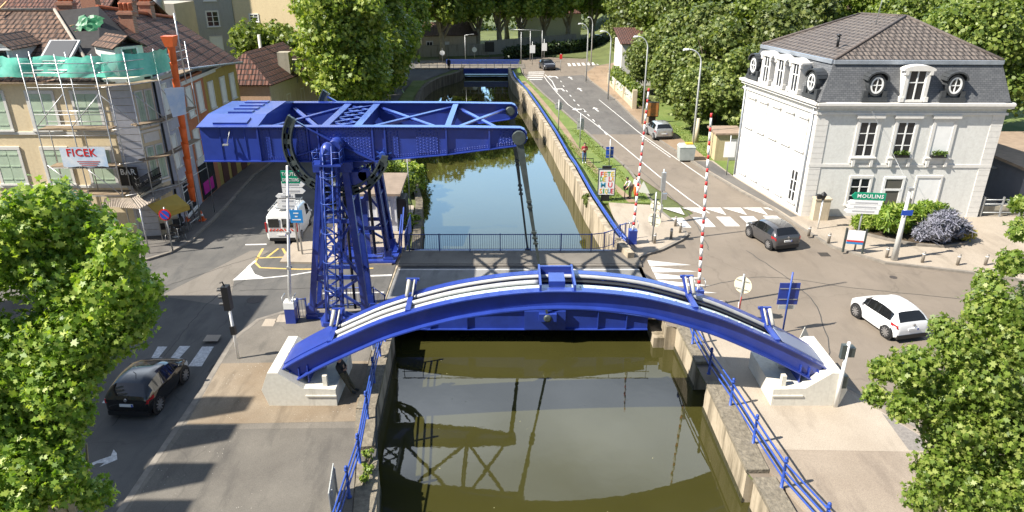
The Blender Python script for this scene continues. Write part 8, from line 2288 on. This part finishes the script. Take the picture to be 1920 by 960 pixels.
for k in range(26):
    y = 17 + 13 * rr.random() ** .8; x = rr.uniform(-4, 7.6); a = rr.uniform(0, 6.28); s_ = rr.uniform(.015, .035)
    b.add([(x + s_ * math.cos(a), y + s_ * math.sin(a), -1.296), (x - s_ * .5 * math.sin(a), y + s_ * .5 * math.cos(a), -1.294), (x - s_ * math.cos(a), y - s_ * math.sin(a), -1.296), (x + s_ * .5 * math.sin(a), y - s_ * .5 * math.cos(a), -1.294)], [(0, 1, 2, 3)])
setting('floating_leaves', b, mat('fallen_leaf', (.4, .38, .2), .8), 'stuff')
b = MB(); b.add(V, F); setting('grass', b, leaf_mat('grass_blade', (.09, .15, .02), (.17, .23, .045), (.27, .3, .09), .2), 'stuff')

# ================================================================== LIGHT, SKY, CAMERA
EL, AZ = R(45.5), R(18)
d = Vector((math.cos(EL) * math.cos(AZ), math.cos(EL) * math.sin(AZ), -math.sin(EL)))
sl = bpy.data.lights.new('sun', 'SUN'); sl.energy = 5.0; sl.angle = R(.53); sl.color = (1.0, .94, .84)
so = bpy.data.objects.new('sun', sl); COL.objects.link(so); so.rotation_euler = d.to_track_quat('-Z', 'Y').to_euler(); so.location = (-60, -20, 80)
wd = bpy.data.worlds.new('World'); scene.world = wd; wd.use_nodes = True
N, L = wd.node_tree.nodes, wd.node_tree.links
sky = N.new('ShaderNodeTexSky'); sky.sky_type = 'NISHITA'; sky.sun_disc = False; sky.sun_elevation = EL; sky.sun_rotation = math.atan2(-d.x, -d.y); sky.altitude = 200; sky.air_density = 1.0; sky.dust_density = .3; sky.ozone_density = 2.5
# thin bright cloud between the blue
tc = N.new('ShaderNodeTexCoord'); nz = N.new('ShaderNodeTexNoise'); nz.inputs['Scale'].default_value = 2.2; nz.inputs['Detail'].default_value = 6
mp_ = N.new('ShaderNodeMapping'); mp_.inputs['Scale'].default_value = (1, 1, 2.0); mp_.inputs['Location'].default_value = (.3, .1, 0)
L.new(tc.outputs['Generated'], mp_.inputs['Vector']); L.new(mp_.outputs['Vector'], nz.inputs['Vector'])
mr = N.new('ShaderNodeMapRange'); mr.inputs[1].default_value = .36; mr.inputs[2].default_value = .6; mr.inputs[3].default_value = .35; mr.inputs[4].default_value = .85
L.new(nz.outputs['Fac'], mr.inputs[0])
sx_ = N.new('ShaderNodeSeparateXYZ'); L.new(tc.outputs['Generated'], sx_.inputs[0])
hi_ = N.new('ShaderNodeMapRange'); hi_.interpolation_type = 'SMOOTHSTEP'; hi_.inputs[1].default_value = .42; hi_.inputs[2].default_value = .6; hi_.inputs[3].default_value = .12
L.new(sx_.outputs['Z'], hi_.inputs[0])
ya_ = N.new('ShaderNodeMapRange'); ya_.interpolation_type = 'SMOOTHSTEP'; ya_.inputs[1].default_value = .45; ya_.inputs[2].default_value = .7; ya_.inputs[3].default_value = .05; L.new(sx_.outputs['Y'], ya_.inputs[0])
c0_ = N.new('ShaderNodeMath'); c0_.operation = 'MULTIPLY'; L.new(mr.outputs[0], c0_.inputs[0]); L.new(ya_.outputs[0], c0_.inputs[1])
cf_ = N.new('ShaderNodeMath'); cf_.operation = 'MULTIPLY'; L.new(c0_.outputs[0], cf_.inputs[0]); L.new(hi_.outputs[0], cf_.inputs[1])
mxx = mixrgb(N, L, cf_.outputs[0], sky.outputs[0], (26, 28.5, 32))
lo_ = N.new('ShaderNodeMapRange'); lo_.interpolation_type = 'SMOOTHSTEP'; lo_.inputs[1].default_value = .55; lo_.inputs[2].default_value = .3; lo_.inputs[3].default_value = 0; lo_.inputs[4].default_value = .8
L.new(sx_.outputs['Z'], lo_.inputs[0])
fy_ = N.new('ShaderNodeMapRange'); fy_.interpolation_type = 'SMOOTHSTEP'; fy_.inputs[1].default_value = .6; fy_.inputs[2].default_value = .88; L.new(sx_.outputs['Y'], fy_.inputs[0])
bf_ = N.new('ShaderNodeMath'); bf_.operation = 'MULTIPLY'; L.new(lo_.outputs[0], bf_.inputs[0]); L.new(fy_.outputs[0], bf_.inputs[1])
mxx = mixrgb(N, L, bf_.outputs[0], mxx, (12.5, 22, 32))   # bright blue glow added low in the sky to brighten the canal's reflections
L.new(mxx, N['Background'].inputs['Color']); N['Background'].inputs['Strength'].default_value = .06
cam = bpy.data.cameras.new('camera'); cam.sensor_width = 36; cam.lens = 36 * FPX / 1920; cam.clip_end = 3000; cam.clip_start = .1
co = bpy.data.objects.new('camera', cam); COL.objects.link(co); co.location = (0, 0, CAMH); co.rotation_euler = (R(90) - PITCH, 0, 0); scene.camera = co
vs = scene.view_settings; vs.view_transform = 'Standard'; vs.look = 'None'; vs.exposure = 1.08; vs.gamma = 1; vs.use_curve_mapping = False
scene.cycles.max_bounces = 6; scene.cycles.transparent_max_bounces = 6; scene.cycles.use_denoising = True; scene.cycles.caustics_reflective = False; scene.cycles.caustics_refractive = False
